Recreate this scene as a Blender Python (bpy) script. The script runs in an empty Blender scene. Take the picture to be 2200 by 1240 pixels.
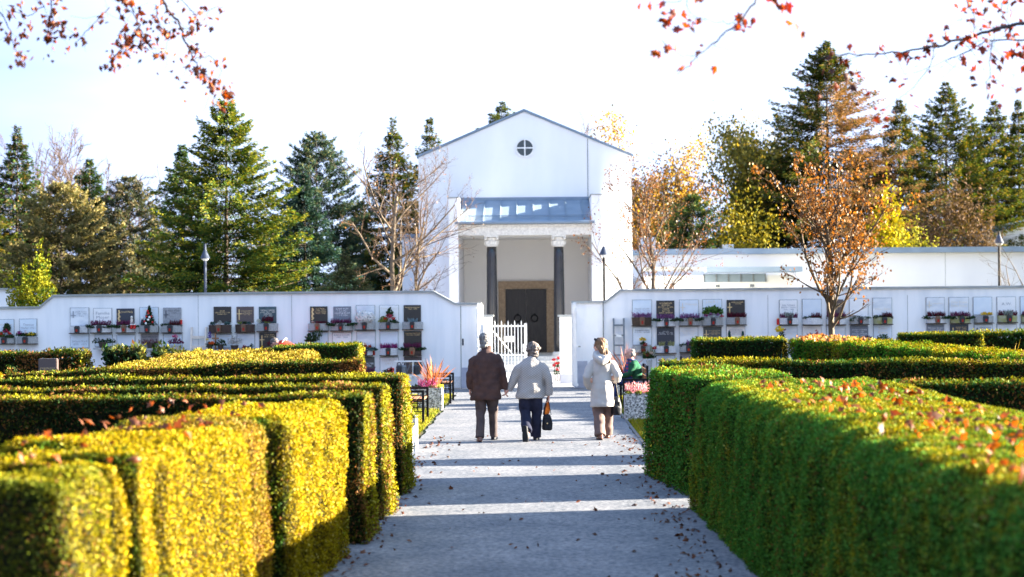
import bpy, bmesh, math, random
import numpy as np
from mathutils import Vector, Matrix, Quaternion, noise as mnoise

SC = bpy.context.scene
COL = SC.collection
TMP = bpy.data.scenes.new('work')      # scratch scene for remeshing, removed at the end
R = math.radians
# ------------------------------------------------------------------ camera model
F, VX, VY, CAMH = 4000.0, 1150.0, 645.0, 2.2
ROLL = R(0.45)
CR, SR = math.cos(ROLL), math.sin(ROLL)

def P(px, py, D):
    a, b = (px - VX) / F, (VY - py) / F
    return Vector((D * (a * CR + b * SR), D, CAMH + D * (-a * SR + b * CR)))

def PX(px, py, D):
    return P(px, py, D).x

def PZ(px, py, D):
    return P(px, py, D).z

# ------------------------------------------------------------------ object helpers
def link(o, parent=None):
    COL.objects.link(o)
    if parent is not None:
        o.parent = parent
    return o

def T(o, label=None, cat=None, group=None, kind=None):
    if label: o['label'] = label
    if cat: o['category'] = cat
    if group: o['group'] = group
    if kind: o['kind'] = kind
    return o

def empty(name, loc=(0, 0, 0), rz=0.0, label=None, cat=None, group=None):
    o = bpy.data.objects.new(name, None)
    o.empty_display_size = 0.1
    o.location = loc
    o.rotation_euler = (0, 0, rz)
    link(o)
    return T(o, label, cat, group)

def mesh_np(name, V, Fa, mat, parent=None, tint=None, smooth=False, loc=None):
    """Fa: list of arrays (n,k) of face indices"""
    me = bpy.data.meshes.new(name)
    V = np.asarray(V, dtype=np.float32)
    if not isinstance(Fa, list): Fa = [Fa]
    Fa = [np.asarray(f, dtype=np.int32) for f in Fa if len(f)]
    me.vertices.add(len(V)); me.vertices.foreach_set('co', V.ravel())
    nl = sum(f.size for f in Fa); npol = sum(len(f) for f in Fa)
    me.loops.add(nl); me.loops.foreach_set('vertex_index', np.concatenate([f.ravel() for f in Fa]))
    me.polygons.add(npol)
    tot = np.concatenate([np.full(len(f), f.shape[1], dtype=np.int32) for f in Fa])
    start = np.concatenate([[0], np.cumsum(tot)[:-1]]).astype(np.int32)
    me.polygons.foreach_set('loop_start', start)
    me.polygons.foreach_set('loop_total', tot)
    if smooth: me.polygons.foreach_set('use_smooth', np.ones(npol, dtype=bool))
    me.update(calc_edges=True)
    if tint is not None:
        at = me.attributes.new('tint', 'FLOAT_COLOR', 'POINT')
        t4 = np.ones((len(V), 4), dtype=np.float32); t4[:, :3] = tint
        at.data.foreach_set('color', t4.ravel())
    if mat is not None: me.materials.append(mat)
    o = bpy.data.objects.new(name, me)
    if loc is not None: o.location = loc
    return link(o, parent)

class MB:
    """small mesh builder"""
    def __init__(s): s.v = []; s.f = []
    def add(s, vs, fs):
        n = len(s.v); s.v += [tuple(p) for p in vs]; s.f += [tuple(i + n for i in f) for f in fs]; return s
    def box(s, x0, x1, y0, y1, z0, z1, M=None):
        if x1 < x0: x0, x1 = x1, x0
        if y1 < y0: y0, y1 = y1, y0
        if z1 < z0: z0, z1 = z1, z0
        vs = [Vector((x, y, z)) for x in (x0, x1) for y in (y0, y1) for z in (z0, z1)]
        if M is not None: vs = [M @ p for p in vs]
        return s.add(vs, [(0, 1, 3, 2), (4, 6, 7, 5), (0, 4, 5, 1), (2, 3, 7, 6), (0, 2, 6, 4), (1, 5, 7, 3)])
    def prism(s, poly, y0, y1):
        """poly: list of (x,z) counter-clockwise seen from -y; extruded in y"""
        n = len(poly)
        vs = [(x, y0, z) for x, z in poly] + [(x, y1, z) for x, z in poly]
        fs = [tuple(range(n)), tuple(range(2 * n - 1, n - 1, -1))]
        fs += [(i, i + n, (i + 1) % n + n, (i + 1) % n) for i in range(n)]
        return s.add(vs, fs)
    def prism_z(s, poly, z0, z1):
        n = len(poly)
        vs = [(x, y, z0) for x, y in poly] + [(x, y, z1) for x, y in poly]
        fs = [tuple(range(n - 1, -1, -1)), tuple(range(n, 2 * n))]
        fs += [(i, (i + 1) % n, (i + 1) % n + n, i + n) for i in range(n)]
        return s.add(vs, fs)
    def tube(s, pts, rad, seg=8, side=None, cap=True):
        pts = [Vector(p) for p in pts]
        side = Vector(side) if side is not None else None
        rings = []; n = len(pts)
        prev = None
        for i, p in enumerate(pts):
            t = (pts[min(i + 1, n - 1)] - pts[max(i - 1, 0)])
            if t.length < 1e-9: t = Vector((0, 0, 1))
            t.normalize()
            h = side if side is not None else (prev if prev is not None else (Vector((1, 0, 0)) if abs(t.x) < .9 else Vector((0, 1, 0))))
            a = h - t * h.dot(t)
            if a.length < 1e-6: a = t.orthogonal()
            a.normalize(); b = t.cross(a); prev = a
            r = rad[i] if isinstance(rad, (list, tuple)) else rad
            rx, ry = r if isinstance(r, (list, tuple)) else (r, r)
            rings.append([p + a * (rx * math.cos(k * 2 * math.pi / seg)) + b * (ry * math.sin(k * 2 * math.pi / seg)) for k in range(seg)])
        base = len(s.v)
        for ring in rings: s.v += [tuple(q) for q in ring]
        for i in range(n - 1):
            for k in range(seg):
                a0 = base + i * seg + k; a1 = base + i * seg + (k + 1) % seg
                s.f.append((a0, a1, a1 + seg, a0 + seg))
        if cap:
            s.f.append(tuple(base + k for k in range(seg - 1, -1, -1)))
            s.f.append(tuple(base + (n - 1) * seg + k for k in range(seg)))
        return s
    def lathe(s, prof, c=(0, 0, 0), seg=20):
        base = len(s.v); n = len(prof)
        for r, z in prof:
            for k in range(seg):
                a = k * 2 * math.pi / seg
                s.v.append((c[0] + r * math.cos(a), c[1] + r * math.sin(a), c[2] + z))
        for i in range(n - 1):
            for k in range(seg):
                a0 = base + i * seg + k; a1 = base + i * seg + (k + 1) % seg
                s.f.append((a0, a1, a1 + seg, a0 + seg))
        s.f.append(tuple(base + k for k in range(seg - 1, -1, -1)))
        s.f.append(tuple(base + (n - 1) * seg + k for k in range(seg)))
        return s
    def ell(s, c, r, rot=None, nu=14, nv=9):
        base = len(s.v); c = Vector(c)
        def pt(x, y, z):
            p = Vector((x * r[0], y * r[1], z * r[2]))
            if rot is not None: p = rot @ p
            return tuple(c + p)
        s.v.append(pt(0, 0, -1))
        for j in range(1, nv):
            ph = -math.pi / 2 + math.pi * j / nv
            for k in range(nu):
                a = 2 * math.pi * k / nu
                s.v.append(pt(math.cos(ph) * math.cos(a), math.cos(ph) * math.sin(a), math.sin(ph)))
        s.v.append(pt(0, 0, 1)); top = len(s.v) - 1
        for k in range(nu):
            s.f.append((base, base + 1 + (k + 1) % nu, base + 1 + k))
            s.f.append((top, top - nu + k, top - nu + (k + 1) % nu))
        for j in range(nv - 2):
            for k in range(nu):
                a0 = base + 1 + j * nu + k; a1 = base + 1 + j * nu + (k + 1) % nu
                s.f.append((a0, a1, a1 + nu, a0 + nu))
        return s
    def build(s, name, mat, parent=None, smooth=False, bevel=0.0, loc=None, segs=2):
        me = bpy.data.meshes.new(name)
        me.from_pydata(s.v, [], s.f); me.validate(verbose=False)
        if bevel > 0:
            bm = bmesh.new(); bm.from_mesh(me)
            es = [e for e in bm.edges if len(e.link_faces) == 2 and e.calc_face_angle(0) > 0.6]
            bmesh.ops.bevel(bm, geom=es, offset=bevel, segments=segs, affect='EDGES', clamp_overlap=True)
            bm.to_mesh(me); bm.free()
        if smooth: me.polygons.foreach_set('use_smooth', np.ones(len(me.polygons), dtype=bool))
        me.materials.append(mat)
        o = bpy.data.objects.new(name, me)
        if loc is not None: o.location = loc
        return link(o, parent)
    def remesh(s, name, mat, parent=None, voxel=0.008, smooth=4, fold=None, loc=None):
        me = bpy.data.meshes.new('tmp'); me.from_pydata(s.v, [], s.f)
        o = bpy.data.objects.new('tmp', me); TMP.collection.objects.link(o)
        m = o.modifiers.new('r', 'REMESH'); m.mode = 'VOXEL'; m.voxel_size = voxel
        if smooth:
            k = o.modifiers.new('s', 'SMOOTH'); k.iterations = smooth; k.factor = 0.5
        
        with bpy.context.temp_override(scene=TMP, view_layer=TMP.view_layers[0]):
            dg = bpy.context.evaluated_depsgraph_get()
        ev = o.evaluated_get(dg)
        nm = bpy.data.meshes.new_from_object(ev)
        bpy.data.objects.remove(o); bpy.data.meshes.remove(me)
        nm.name = name
        if fold is not None:
            n = len(nm.vertices); co = np.empty(n * 3, dtype=np.float32); no = np.empty(n * 3, dtype=np.float32)
            nm.vertices.foreach_get('co', co); nm.vertices.foreach_get('normal', no); co = co.reshape(-1, 3); no = no.reshape(-1, 3)
            d = np.array([fold(Vector(c), None) for c in co.tolist()], dtype=np.float32)
            nm.vertices.foreach_set('co', (co + no * d[:, None]).ravel()); nm.update()
        nm.polygons.foreach_set('use_smooth', np.ones(len(nm.polygons), dtype=bool))
        nm.materials.clear(); nm.materials.append(mat)
        ob = bpy.data.objects.new(name, nm)
        if loc is not None: ob.location = loc
        return link(ob, parent)

# ------------------------------------------------------------------ materials
def _nt(name):
    m = bpy.data.materials.new(name); m.use_nodes = True
    nt = m.node_tree; nt.nodes.clear()
    out = nt.nodes.new('ShaderNodeOutputMaterial')
    return m, nt, out

def mat(name, c, rough=0.7, c2=None, scale=6.0, bump=0.0, bscale=40.0, spec=0.3, metal=0.0, detail=4.0, stretch=None, lo=0.35, hi=0.65, sub=0.0):
    m, nt, out = _nt(name)
    N = nt.nodes.new; L = nt.links.new
    b = N('ShaderNodeBsdfPrincipled'); L(b.outputs[0], out.inputs[0])
    b.inputs['Roughness'].default_value = rough; b.inputs['Metallic'].default_value = metal
    b.inputs['Specular IOR Level'].default_value = spec
    tc = N('ShaderNodeTexCoord'); mp = N('ShaderNodeMapping'); L(tc.outputs['Object'], mp.inputs[0])
    if stretch: mp.inputs['Scale'].default_value = stretch
    if c2 is None: c2 = tuple(x * 0.8 for x in c)
    nz = N('ShaderNodeTexNoise'); nz.inputs['Scale'].default_value = scale; nz.inputs['Detail'].default_value = detail
    L(mp.outputs[0], nz.inputs['Vector'])
    rp = N('ShaderNodeValToRGB'); rp.color_ramp.elements[0].position = lo; rp.color_ramp.elements[1].position = hi
    rp.color_ramp.elements[0].color = (*c2, 1); rp.color_ramp.elements[1].color = (*c, 1)
    L(nz.outputs['Fac'], rp.inputs[0]); L(rp.outputs[0], b.inputs['Base Color'])
    if bump > 0:
        n2 = N('ShaderNodeTexNoise'); n2.inputs['Scale'].default_value = bscale; n2.inputs['Detail'].default_value = 3
        L(mp.outputs[0], n2.inputs['Vector'])
        bp = N('ShaderNodeBump'); bp.inputs['Strength'].default_value = bump; bp.inputs['Distance'].default_value = 0.02
        L(n2.outputs['Fac'], bp.inputs['Height']); L(bp.outputs[0], b.inputs['Normal'])
    m['bsdf'] = 1
    return m

def leaf_mat(name, trans=0.35, tgain=(1.3, 1.15, 0.5), rough=0.55, gloss=0.06, gain=1.0):
    m, nt, out = _nt(name)
    N = nt.nodes.new; L = nt.links.new
    at = N('ShaderNodeAttribute'); at.attribute_name = 'tint'
    gn = N('ShaderNodeMix'); gn.data_type = 'RGBA'; gn.blend_type = 'MULTIPLY'; gn.inputs[0].default_value = 1; gn.inputs[7].default_value = (gain, gain, gain, 1); L(at.outputs['Color'], gn.inputs[6])
    d = N('ShaderNodeBsdfDiffuse'); L(gn.outputs[2], d.inputs[0])
    mu = N('ShaderNodeMix'); mu.data_type = 'RGBA'; mu.blend_type = 'MULTIPLY'; mu.inputs[0].default_value = 1
    L(gn.outputs[2], mu.inputs[6]); mu.inputs[7].default_value = (*tgain, 1)
    t = N('ShaderNodeBsdfTranslucent'); L(mu.outputs[2], t.inputs[0])
    mx = N('ShaderNodeMixShader'); mx.inputs[0].default_value = trans
    L(d.outputs[0], mx.inputs[1]); L(t.outputs[0], mx.inputs[2])
    g = N('ShaderNodeBsdfGlossy'); g.inputs['Roughness'].default_value = rough; g.inputs[0].default_value = (0.9, 0.9, 0.9, 1)
    m2 = N('ShaderNodeMixShader'); m2.inputs[0].default_value = gloss
    L(mx.outputs[0], m2.inputs[1]); L(g.outputs[0], m2.inputs[2])
    L(m2.outputs[0], out.inputs[0])
    return m

def tint_mat(name, rough=0.8, bump=0.0):
    m, nt, out = _nt(name)
    at = nt.nodes.new('ShaderNodeAttribute'); at.attribute_name = 'tint'
    b = nt.nodes.new('ShaderNodeBsdfPrincipled'); b.inputs['Roughness'].default_value = rough
    b.inputs['Specular IOR Level'].default_value = 0.2
    nt.links.new(at.outputs['Color'], b.inputs['Base Color']); nt.links.new(b.outputs[0], out.inputs[0])
    return m

# ------------------------------------------------------------------ leaves
def unit(a):
    return a / np.maximum(np.linalg.norm(a, axis=1, keepdims=True), 1e-9)

def leaf_quads(C, D, N, L, W):
    """rhombic leaves: centres C, tip directions D, plane normals N, lengths L, widths W"""
    D = unit(D); S = unit(np.cross(N, D)); n = len(C)
    L = np.asarray(L).reshape(-1, 1) * np.ones((n, 1)); W = np.asarray(W).reshape(-1, 1) * np.ones((n, 1))
    V = np.empty((n, 4, 3), dtype=np.float32)
    V[:, 0] = C - D * L * 0.5; V[:, 1] = C + S * W * 0.5 - D * L * 0.05
    V[:, 2] = C + D * L * 0.5; V[:, 3] = C - S * W * 0.5 - D * L * 0.05
    return V.reshape(-1, 3), np.arange(4 * n, dtype=np.int32).reshape(n, 4)

def rep_tint(t, k=4):
    return np.repeat(t, k, axis=0)

def lerp(a, b, t):
    a = np.asarray(a, dtype=float); b = np.asarray(b, dtype=float); t = np.asarray(t).reshape(-1, 1)
    return a * (1 - t) + b * t

def wob(p, seed, f=1.0):
    """cheap smooth noise in [-1,1] over points (n,3)"""
    rs = np.random.RandomState(seed); out = np.zeros(len(p))
    for k in range(6):
        d = rs.normal(size=3); d /= np.linalg.norm(d)
        out += np.sin(p @ d * f * (1.3 ** k) * 2.2 + rs.uniform(0, 6.28)) / 2.2
    return np.clip(out / 1.6, -1.3, 1.3)

def tubes_np(segs):
    """segs: list of (p0,p1,r0,r1) -> verts, quads; number of sides by radius"""
    VV = []; FF = []; base = 0
    for lo, hi, k in ((0.0, 0.012, 3), (0.012, 0.05, 5), (0.05, 99, 9)):
        S = [s for s in segs if lo <= s[2] < hi]
        if not S: continue
        p0 = np.array([s[0] for s in S], dtype=float); p1 = np.array([s[1] for s in S], dtype=float)
        r0 = np.array([s[2] for s in S]); r1 = np.array([s[3] for s in S])
        t = unit(p1 - p0); h = np.where(np.abs(t[:, 2:3]) < .9, np.array([[0, 0, 1.0]]), np.array([[1.0, 0, 0]]))
        a = unit(np.cross(h, t)); b = np.cross(t, a); n = len(S)
        V = np.empty((n, 2 * k, 3))
        for j in range(k):
            an = 2 * math.pi * j / k
            o = a * math.cos(an) + b * math.sin(an)
            V[:, j] = p0 + o * r0[:, None]; V[:, k + j] = p1 + o * r1[:, None]
        idx = np.arange(n)[:, None] * 2 * k + base
        for j in range(k):
            FF.append(np.stack([idx[:, 0] + j, idx[:, 0] + (j + 1) % k, idx[:, 0] + k + (j + 1) % k, idx[:, 0] + k + j], axis=1))
        VV.append(V.reshape(-1, 3)); base += n * 2 * k
    return np.concatenate(VV), np.concatenate(FF)
SKY_STR, SKY_DUST, SUN_E, FILM = 0.13, 0.6, 5.0, 12.0
# ------------------------------------------------------------------ material palette
M = {}
M['leaf'] = leaf_mat('hedge_leaf', 0.16, (1.25, 1.15, .2), gloss=.006, rough=.6)
M['needle'] = leaf_mat('needle', 0.22, (1.3, 1.2, 0.6), gloss=0.008, gain=.80)
M['autumn'] = leaf_mat('autumn_leaf', 0.40, (1.4, 1.0, 0.5), gloss=.03, gain=.62)
M['petal'] = leaf_mat('petal', 0.3, (1.1, 1.0, 1.0), gloss=0.01, gain=.85)
M['wall'] = mat('white_render', (0.82, 0.825, 0.83), 0.9, (0.70, 0.72, 0.74), 1.3, 0.12, 60, stretch=(2.6, 1, .35), lo=.28, hi=.55, detail=7)
M['annex'] = mat('annex_render', (0.66, 0.67, 0.69), 0.9, (0.60, 0.61, 0.64), .4, .05, 40, stretch=(1.5, 1, .5))
M['chapel'] = mat('chapel_render', (0.82, 0.82, 0.83), 0.9, (0.745, 0.755, 0.77), 0.5, 0.08, 40, stretch=(1.8, 1, .5), detail=7)
M['recess'] = mat('recess_render', (0.88, 0.85, 0.79), 0.9, (0.85, 0.82, 0.77), 0.9, 0.08, 40)
M['coping'] = mat('metal_coping', (0.34, 0.36, 0.36), 0.45, (0.25, 0.27, 0.27), 3, 0.05, 30, 0.5, 0.3)
M['roof'] = mat('zinc_roof', (0.20, 0.26, 0.33), 0.65, (0.16, 0.215, 0.28), 1.5, 0.05, 20, 0.3, 0.0)
M['stone'] = mat('sandstone', (0.42, 0.31, 0.20), 0.85, (0.31, 0.22, 0.14), 14, 0.3, 60)
M['door'] = mat('bronze_door', (0.030, 0.026, 0.024), 0.5, (0.016, 0.014, 0.014), 3, 0.2, 8, 0.5, 0.2, stretch=(6, 6, 1))
M['black_marble'] = mat('black_column', (0.014, 0.015, 0.018), 0.22, (0.022, 0.021, 0.022), 4, 0.0, 10, 0.6)
M['limestone'] = mat('limestone', (0.72, 0.70, 0.64), 0.85, (0.55, 0.53, 0.48), 18, 0.4, 50)
M['glass'] = mat('window_glass', (0.035, 0.05, 0.05), 0.12, (0.02, 0.03, 0.035), 4, 0, 10, 0.6)
M['white'] = mat('white_paint', (0.80, 0.80, 0.78), 0.45, (0.70, 0.70, 0.68), 8, 0.05, 30, 0.4)
M['black'] = mat('black_metal', (0.008, 0.008, 0.010), 0.6, (0.012, 0.012, 0.014), 12, 0.05, 40, 0.15)
M['grey_metal'] = mat('grey_metal', (0.16, 0.18, 0.20), 0.4, (0.12, 0.135, 0.15), 8, 0.03, 30, 0.5, 0.4)
M['lamp_blue'] = mat('lamp_metal', (0.05, 0.065, 0.10), 0.6, (0.04, 0.05, 0.08), 8, 0.0, 30, 0.15, 0.0)
M['wood'] = mat('bench_wood', (0.30, 0.15, 0.07), 0.6, (0.18, 0.08, 0.035), 6, 0.2, 40, stretch=(8, 1, 8))
M['pale_wood'] = mat('pale_wood', (0.68, 0.60, 0.52), 0.7, (0.58, 0.50, 0.42), 8, 0.1, 40)
M['bark'] = mat('bark', (0.09, 0.065, 0.045), 0.95, (0.05, 0.037, 0.028), 9, 0.8, 30, stretch=(1, 1, .3))
M['bark_pale'] = mat('pale_bark', (0.15, 0.115, 0.08), 0.95, (0.08, 0.062, 0.045), 9, 0.6, 30, stretch=(1, 1, .3))
M['twig'] = mat('twig', (0.105, 0.072, 0.048), 0.95, (0.07, 0.048, 0.035), 5, spec=.05)
M['dark_twig'] = mat('dark_twig', (0.055, 0.05, 0.06), 0.9, (0.04, 0.035, 0.04), 5)
M['concrete'] = mat('trough_concrete', (0.42, 0.43, 0.43), 0.9, (0.27, 0.28, 0.28), 45, 0.3, 120)
M['moss_concrete'] = mat('mossy_concrete', (0.42, 0.42, 0.36), 0.9, (0.28, 0.29, 0.09), 7, 0.3, 120)
M['pale_concrete'] = mat('pale_concrete', (0.66, 0.67, 0.68), 0.9, (0.52, 0.53, 0.55), 30, 0.2, 120)
M['bronze_box'] = mat('bronze_box', (0.060, 0.040, 0.032), 0.45, (0.035, 0.022, 0.02), 14, 0.1, 40, 0.5, 0.3)
M['basket'] = mat('wicker', (0.09, 0.06, 0.04), 0.8, (0.03, 0.02, 0.015), 60, 0.5, 120)
M['lantern'] = mat('lantern_metal', (0.030, 0.034, 0.042), 0.4, (0.02, 0.02, 0.026), 10, 0, 10, 0.5, 0.3)
M['lantern_bronze'] = mat('lantern_bronze', (0.20, 0.12, 0.08), 0.4, (0.12, 0.07, 0.05), 10, 0, 10, 0.5, 0.5)
M['red_glass'] = mat('red_glass', (0.40, 0.022, 0.012), 0.25, (0.22, 0.012, 0.01), 20, 0, 10, 0.6)
M['red'] = mat('red_paint', (0.60, 0.03, 0.02), 0.5, (0.5, 0.02, 0.02), 10)
M['gold'] = mat('gold_letters', (0.70, 0.52, 0.26), 0.5, (0.6, 0.42, 0.2), 30)
M['white_letters'] = mat('white_letters', (0.75, 0.77, 0.80), 0.6)
M['grey_letters'] = mat('grey_letters', (0.34, 0.37, 0.42), 0.6)
M['dark_letters'] = mat('dark_letters', (0.10, 0.11, 0.14), 0.6)
M['cream_letters'] = mat('cream_letters', (0.80, 0.74, 0.64), 0.6)
M['terracotta'] = mat('terracotta', (0.32, 0.12, 0.06), 0.85, (0.24, 0.09, 0.05), 12)
PL = {}
def plq(n, c, c2, rough=0.35, scale=6, lo=.4, hi=.6, st=None):
    PL[n] = mat('plaque_' + n, c, rough, c2, scale, 0, 10, 0.5, lo=lo, hi=hi, stretch=st)
plq('black', (0.016, 0.014, 0.014), (0.022, 0.019, 0.018), .3)
plq('navy', (0.020, 0.026, 0.042), (0.028, 0.034, 0.052), .3, 60)
plq('brown', (0.070, 0.048, 0.046), (0.10, 0.072, 0.068), .35, 70)
plq('teal', (0.035, 0.065, 0.078), (0.055, 0.095, 0.11), .5, 9)
plq('darkgreen', (0.045, 0.055, 0.055), (0.07, 0.08, 0.08), .4, 50)
plq('slate', (0.13, 0.15, 0.19), (0.19, 0.21, 0.25), .5, 90)
plq('grey', (0.33, 0.34, 0.36), (0.23, 0.24, 0.26), .6, 40)
plq('taupe', (0.30, 0.28, 0.28), (0.22, 0.20, 0.20), .6, 60)
plq('pale', (0.68, 0.74, 0.80), (0.62, 0.69, 0.76), .6, 4)
plq('ice', (0.58, 0.67, 0.75), (0.66, 0.74, 0.81), .6, 3)
plq('white', (0.83, 0.82, 0.81), (0.77, 0.77, 0.77), .6, 5)
plq('marble', (0.75, 0.77, 0.79), (0.52, 0.57, 0.63), .4, 2.2, .38, .6, (1, 1, 2.2))
plq('beige', (0.80, 0.76, 0.71), (0.74, 0.70, 0.66), .6, 6)

# asphalt
def asphalt_mat():
    m, nt, out = _nt('asphalt'); N = nt.nodes.new; L = nt.links.new
    b = N('ShaderNodeBsdfPrincipled'); L(b.outputs[0], out.inputs[0]); b.inputs['Roughness'].default_value = .85
    b.inputs['Specular IOR Level'].default_value = .3
    tc = N('ShaderNodeTexCoord')
    n1 = N('ShaderNodeTexNoise'); n1.inputs['Scale'].default_value = 20; n1.inputs['Detail'].default_value = 5; n1.inputs['Roughness'].default_value = .75
    n2 = N('ShaderNodeTexNoise'); n2.inputs['Scale'].default_value = 1.3; n2.inputs['Detail'].default_value = 6
    v = N('ShaderNodeTexVoronoi'); v.inputs['Scale'].default_value = 120
    for n in (n1, n2, v): L(tc.outputs['Object'], n.inputs['Vector'])
    r1 = N('ShaderNodeValToRGB'); e = r1.color_ramp.elements
    e[0].position = .36; e[0].color = (.085, .10, .12, 1); e[1].position = .66; e[1].color = (.42, .395, .385, 1)
    L(n1.outputs['Fac'], r1.inputs[0])
    r2 = N('ShaderNodeValToRGB'); e = r2.color_ramp.elements
    e[0].position = .3; e[0].color = (.38, .43, .50, 1); e[1].position = .7; e[1].color = (.67, .69, .73, 1)
    L(n2.outputs['Fac'], r2.inputs[0])
    mu = N('ShaderNodeMix'); mu.data_type = 'RGBA'; mu.blend_type = 'MULTIPLY'; mu.inputs[0].default_value = 1
    L(r1.outputs[0], mu.inputs[6]); L(r2.outputs[0], mu.inputs[7]); L(mu.outputs[2], b.inputs['Base Color'])
    bp = N('ShaderNodeBump'); bp.inputs['Strength'].default_value = .35; bp.inputs['Distance'].default_value = .008
    L(v.outputs['Distance'], bp.inputs['Height']); L(bp.outputs[0], b.inputs['Normal'])
    return m
M['asphalt'] = asphalt_mat()
M['soil'] = mat('soil_grass', (0.085, 0.10, 0.03), 1.0, (0.06, 0.045, 0.025), 1.4, 0.6, 25, 0.1)
M['kerb'] = mat('kerb_stone', (0.14, 0.14, 0.14), 0.9, (0.09, 0.09, 0.09), 12, 0.3, 60)
M['paving'] = mat('forecourt_paving', (0.40, 0.40, 0.42), 0.85, (0.30, 0.30, 0.32), 5, 0.2, 60)

# aggregate concrete for planters
def aggregate_mat():
    m, nt, out = _nt('aggregate'); N = nt.nodes.new; L = nt.links.new
    b = N('ShaderNodeBsdfPrincipled'); L(b.outputs[0], out.inputs[0]); b.inputs['Roughness'].default_value = .8
    tc = N('ShaderNodeTexCoord'); v = N('ShaderNodeTexVoronoi'); v.inputs['Scale'].default_value = 42
    L(tc.outputs['Object'], v.inputs['Vector'])
    r = N('ShaderNodeValToRGB'); e = r.color_ramp.elements; e[0].position = .0; e[0].color = (.07, .07, .065, 1); e[1].position = 1; e[1].color = (.72, .70, .66, 1)
    sp = N('ShaderNodeSeparateColor'); L(v.outputs['Color'], sp.inputs[0]); L(sp.outputs[0], r.inputs[0]); L(r.outputs[0], b.inputs['Base Color'])
    bp = N('ShaderNodeBump'); bp.inputs['Strength'].default_value = .5; bp.inputs['Distance'].default_value = .01
    L(v.outputs['Distance'], bp.inputs['Height']); L(bp.outputs[0], b.inputs['Normal'])
    return m
M['aggregate'] = aggregate_mat()

# ------------------------------------------------------------------ ground, path
rs0 = np.random.RandomState(3)
T(MB().box(-900, 900, -60, 1700, -.4, 0).build('ground', M['soil']), kind='structure')
def path_obj():
    ys = np.linspace(-20, 45.2, 140); mb = MB(); vs = []
    for y in ys:
        j = .02 * math.sin(y * 2.1) + .02 * math.sin(y * 5.3 + 1)
        k = .02 * math.sin(y * 1.7 + 2) + .02 * math.sin(y * 4.7)
        wd = .35 * min(1, max(0, (25 - y) / 3)); vs += [(-1.86 - wd + j, y, .012), (1.60 + wd + k, y, .012)]
    fs = [(2 * i, 2 * i + 1, 2 * i + 3, 2 * i + 2) for i in range(len(ys) - 1)]
    mb.add(vs, fs); return mb.build('path', M['asphalt'])
T(path_obj(), kind='structure')
fc = MB(); fc.add([(-16, 43.3, .008), (14, 43.3, .008), (14, 46.7, .008), (-16, 46.7, .008)], [(0, 1, 2, 3)])
T(fc.build('wall_walk', M['asphalt']), kind='structure')
fy = MB(); fy.add([(-10, 46.7, .016), (9, 46.7, .016), (9, 57, .016), (-10, 57, .016)], [(0, 1, 2, 3)])
T(fy.build('chapel_forecourt', M['paving']), kind='structure')
kb = MB(); y = 25.4
while y < 43.2:
    kb.box(1.60, 1.66, y, y + .97, -.05, .02 + .006 * math.sin(y * 3)); y += 1.0
T(kb.build('kerb_edging', M['kerb'], bevel=.008), kind='structure')

# grass verges between path edge and hedges
def grass(name, x0, x1, y0, y1, n, seed, label):
    rs = np.random.RandomState(seed)
    C = np.stack([rs.uniform(x0, x1, n), y0 + (y1 - y0) * rs.uniform(0, 1, n) ** 1.1, np.zeros(n)], axis=1)
    h = rs.uniform(.03, .085, n); d = np.stack([rs.normal(0, .45, n), rs.normal(0, .45, n), np.ones(n)], axis=1)
    C[:, 2] = h * .4
    t = np.clip(.5 + .5 * wob(C, seed, 1.6) + rs.normal(0, .25, n), 0, 1)
    tint = lerp((.08, .12, .01), (.27, .24, .02), t)
    br = rs.uniform(size=n) < .06; tint[br] = (.30, .20, .06)
    Nn = rs.normal(size=(n, 3)); V, Fq = leaf_quads(C, d, Nn, h * 1.5, .014)
    o = mesh_np(name, V, Fq, M['leaf'], tint=rep_tint(tint))
    return T(o, label, kind='stuff')
grass('grass', -4.2, -1.93, 25.0, 43.2, 60000, 5, 'sunlit grass verge along the left side of the path')
grass('grass', 1.66, 4.2, 24.0, 43.2, 42000, 6, 'grass verge along the right side of the path')

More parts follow.
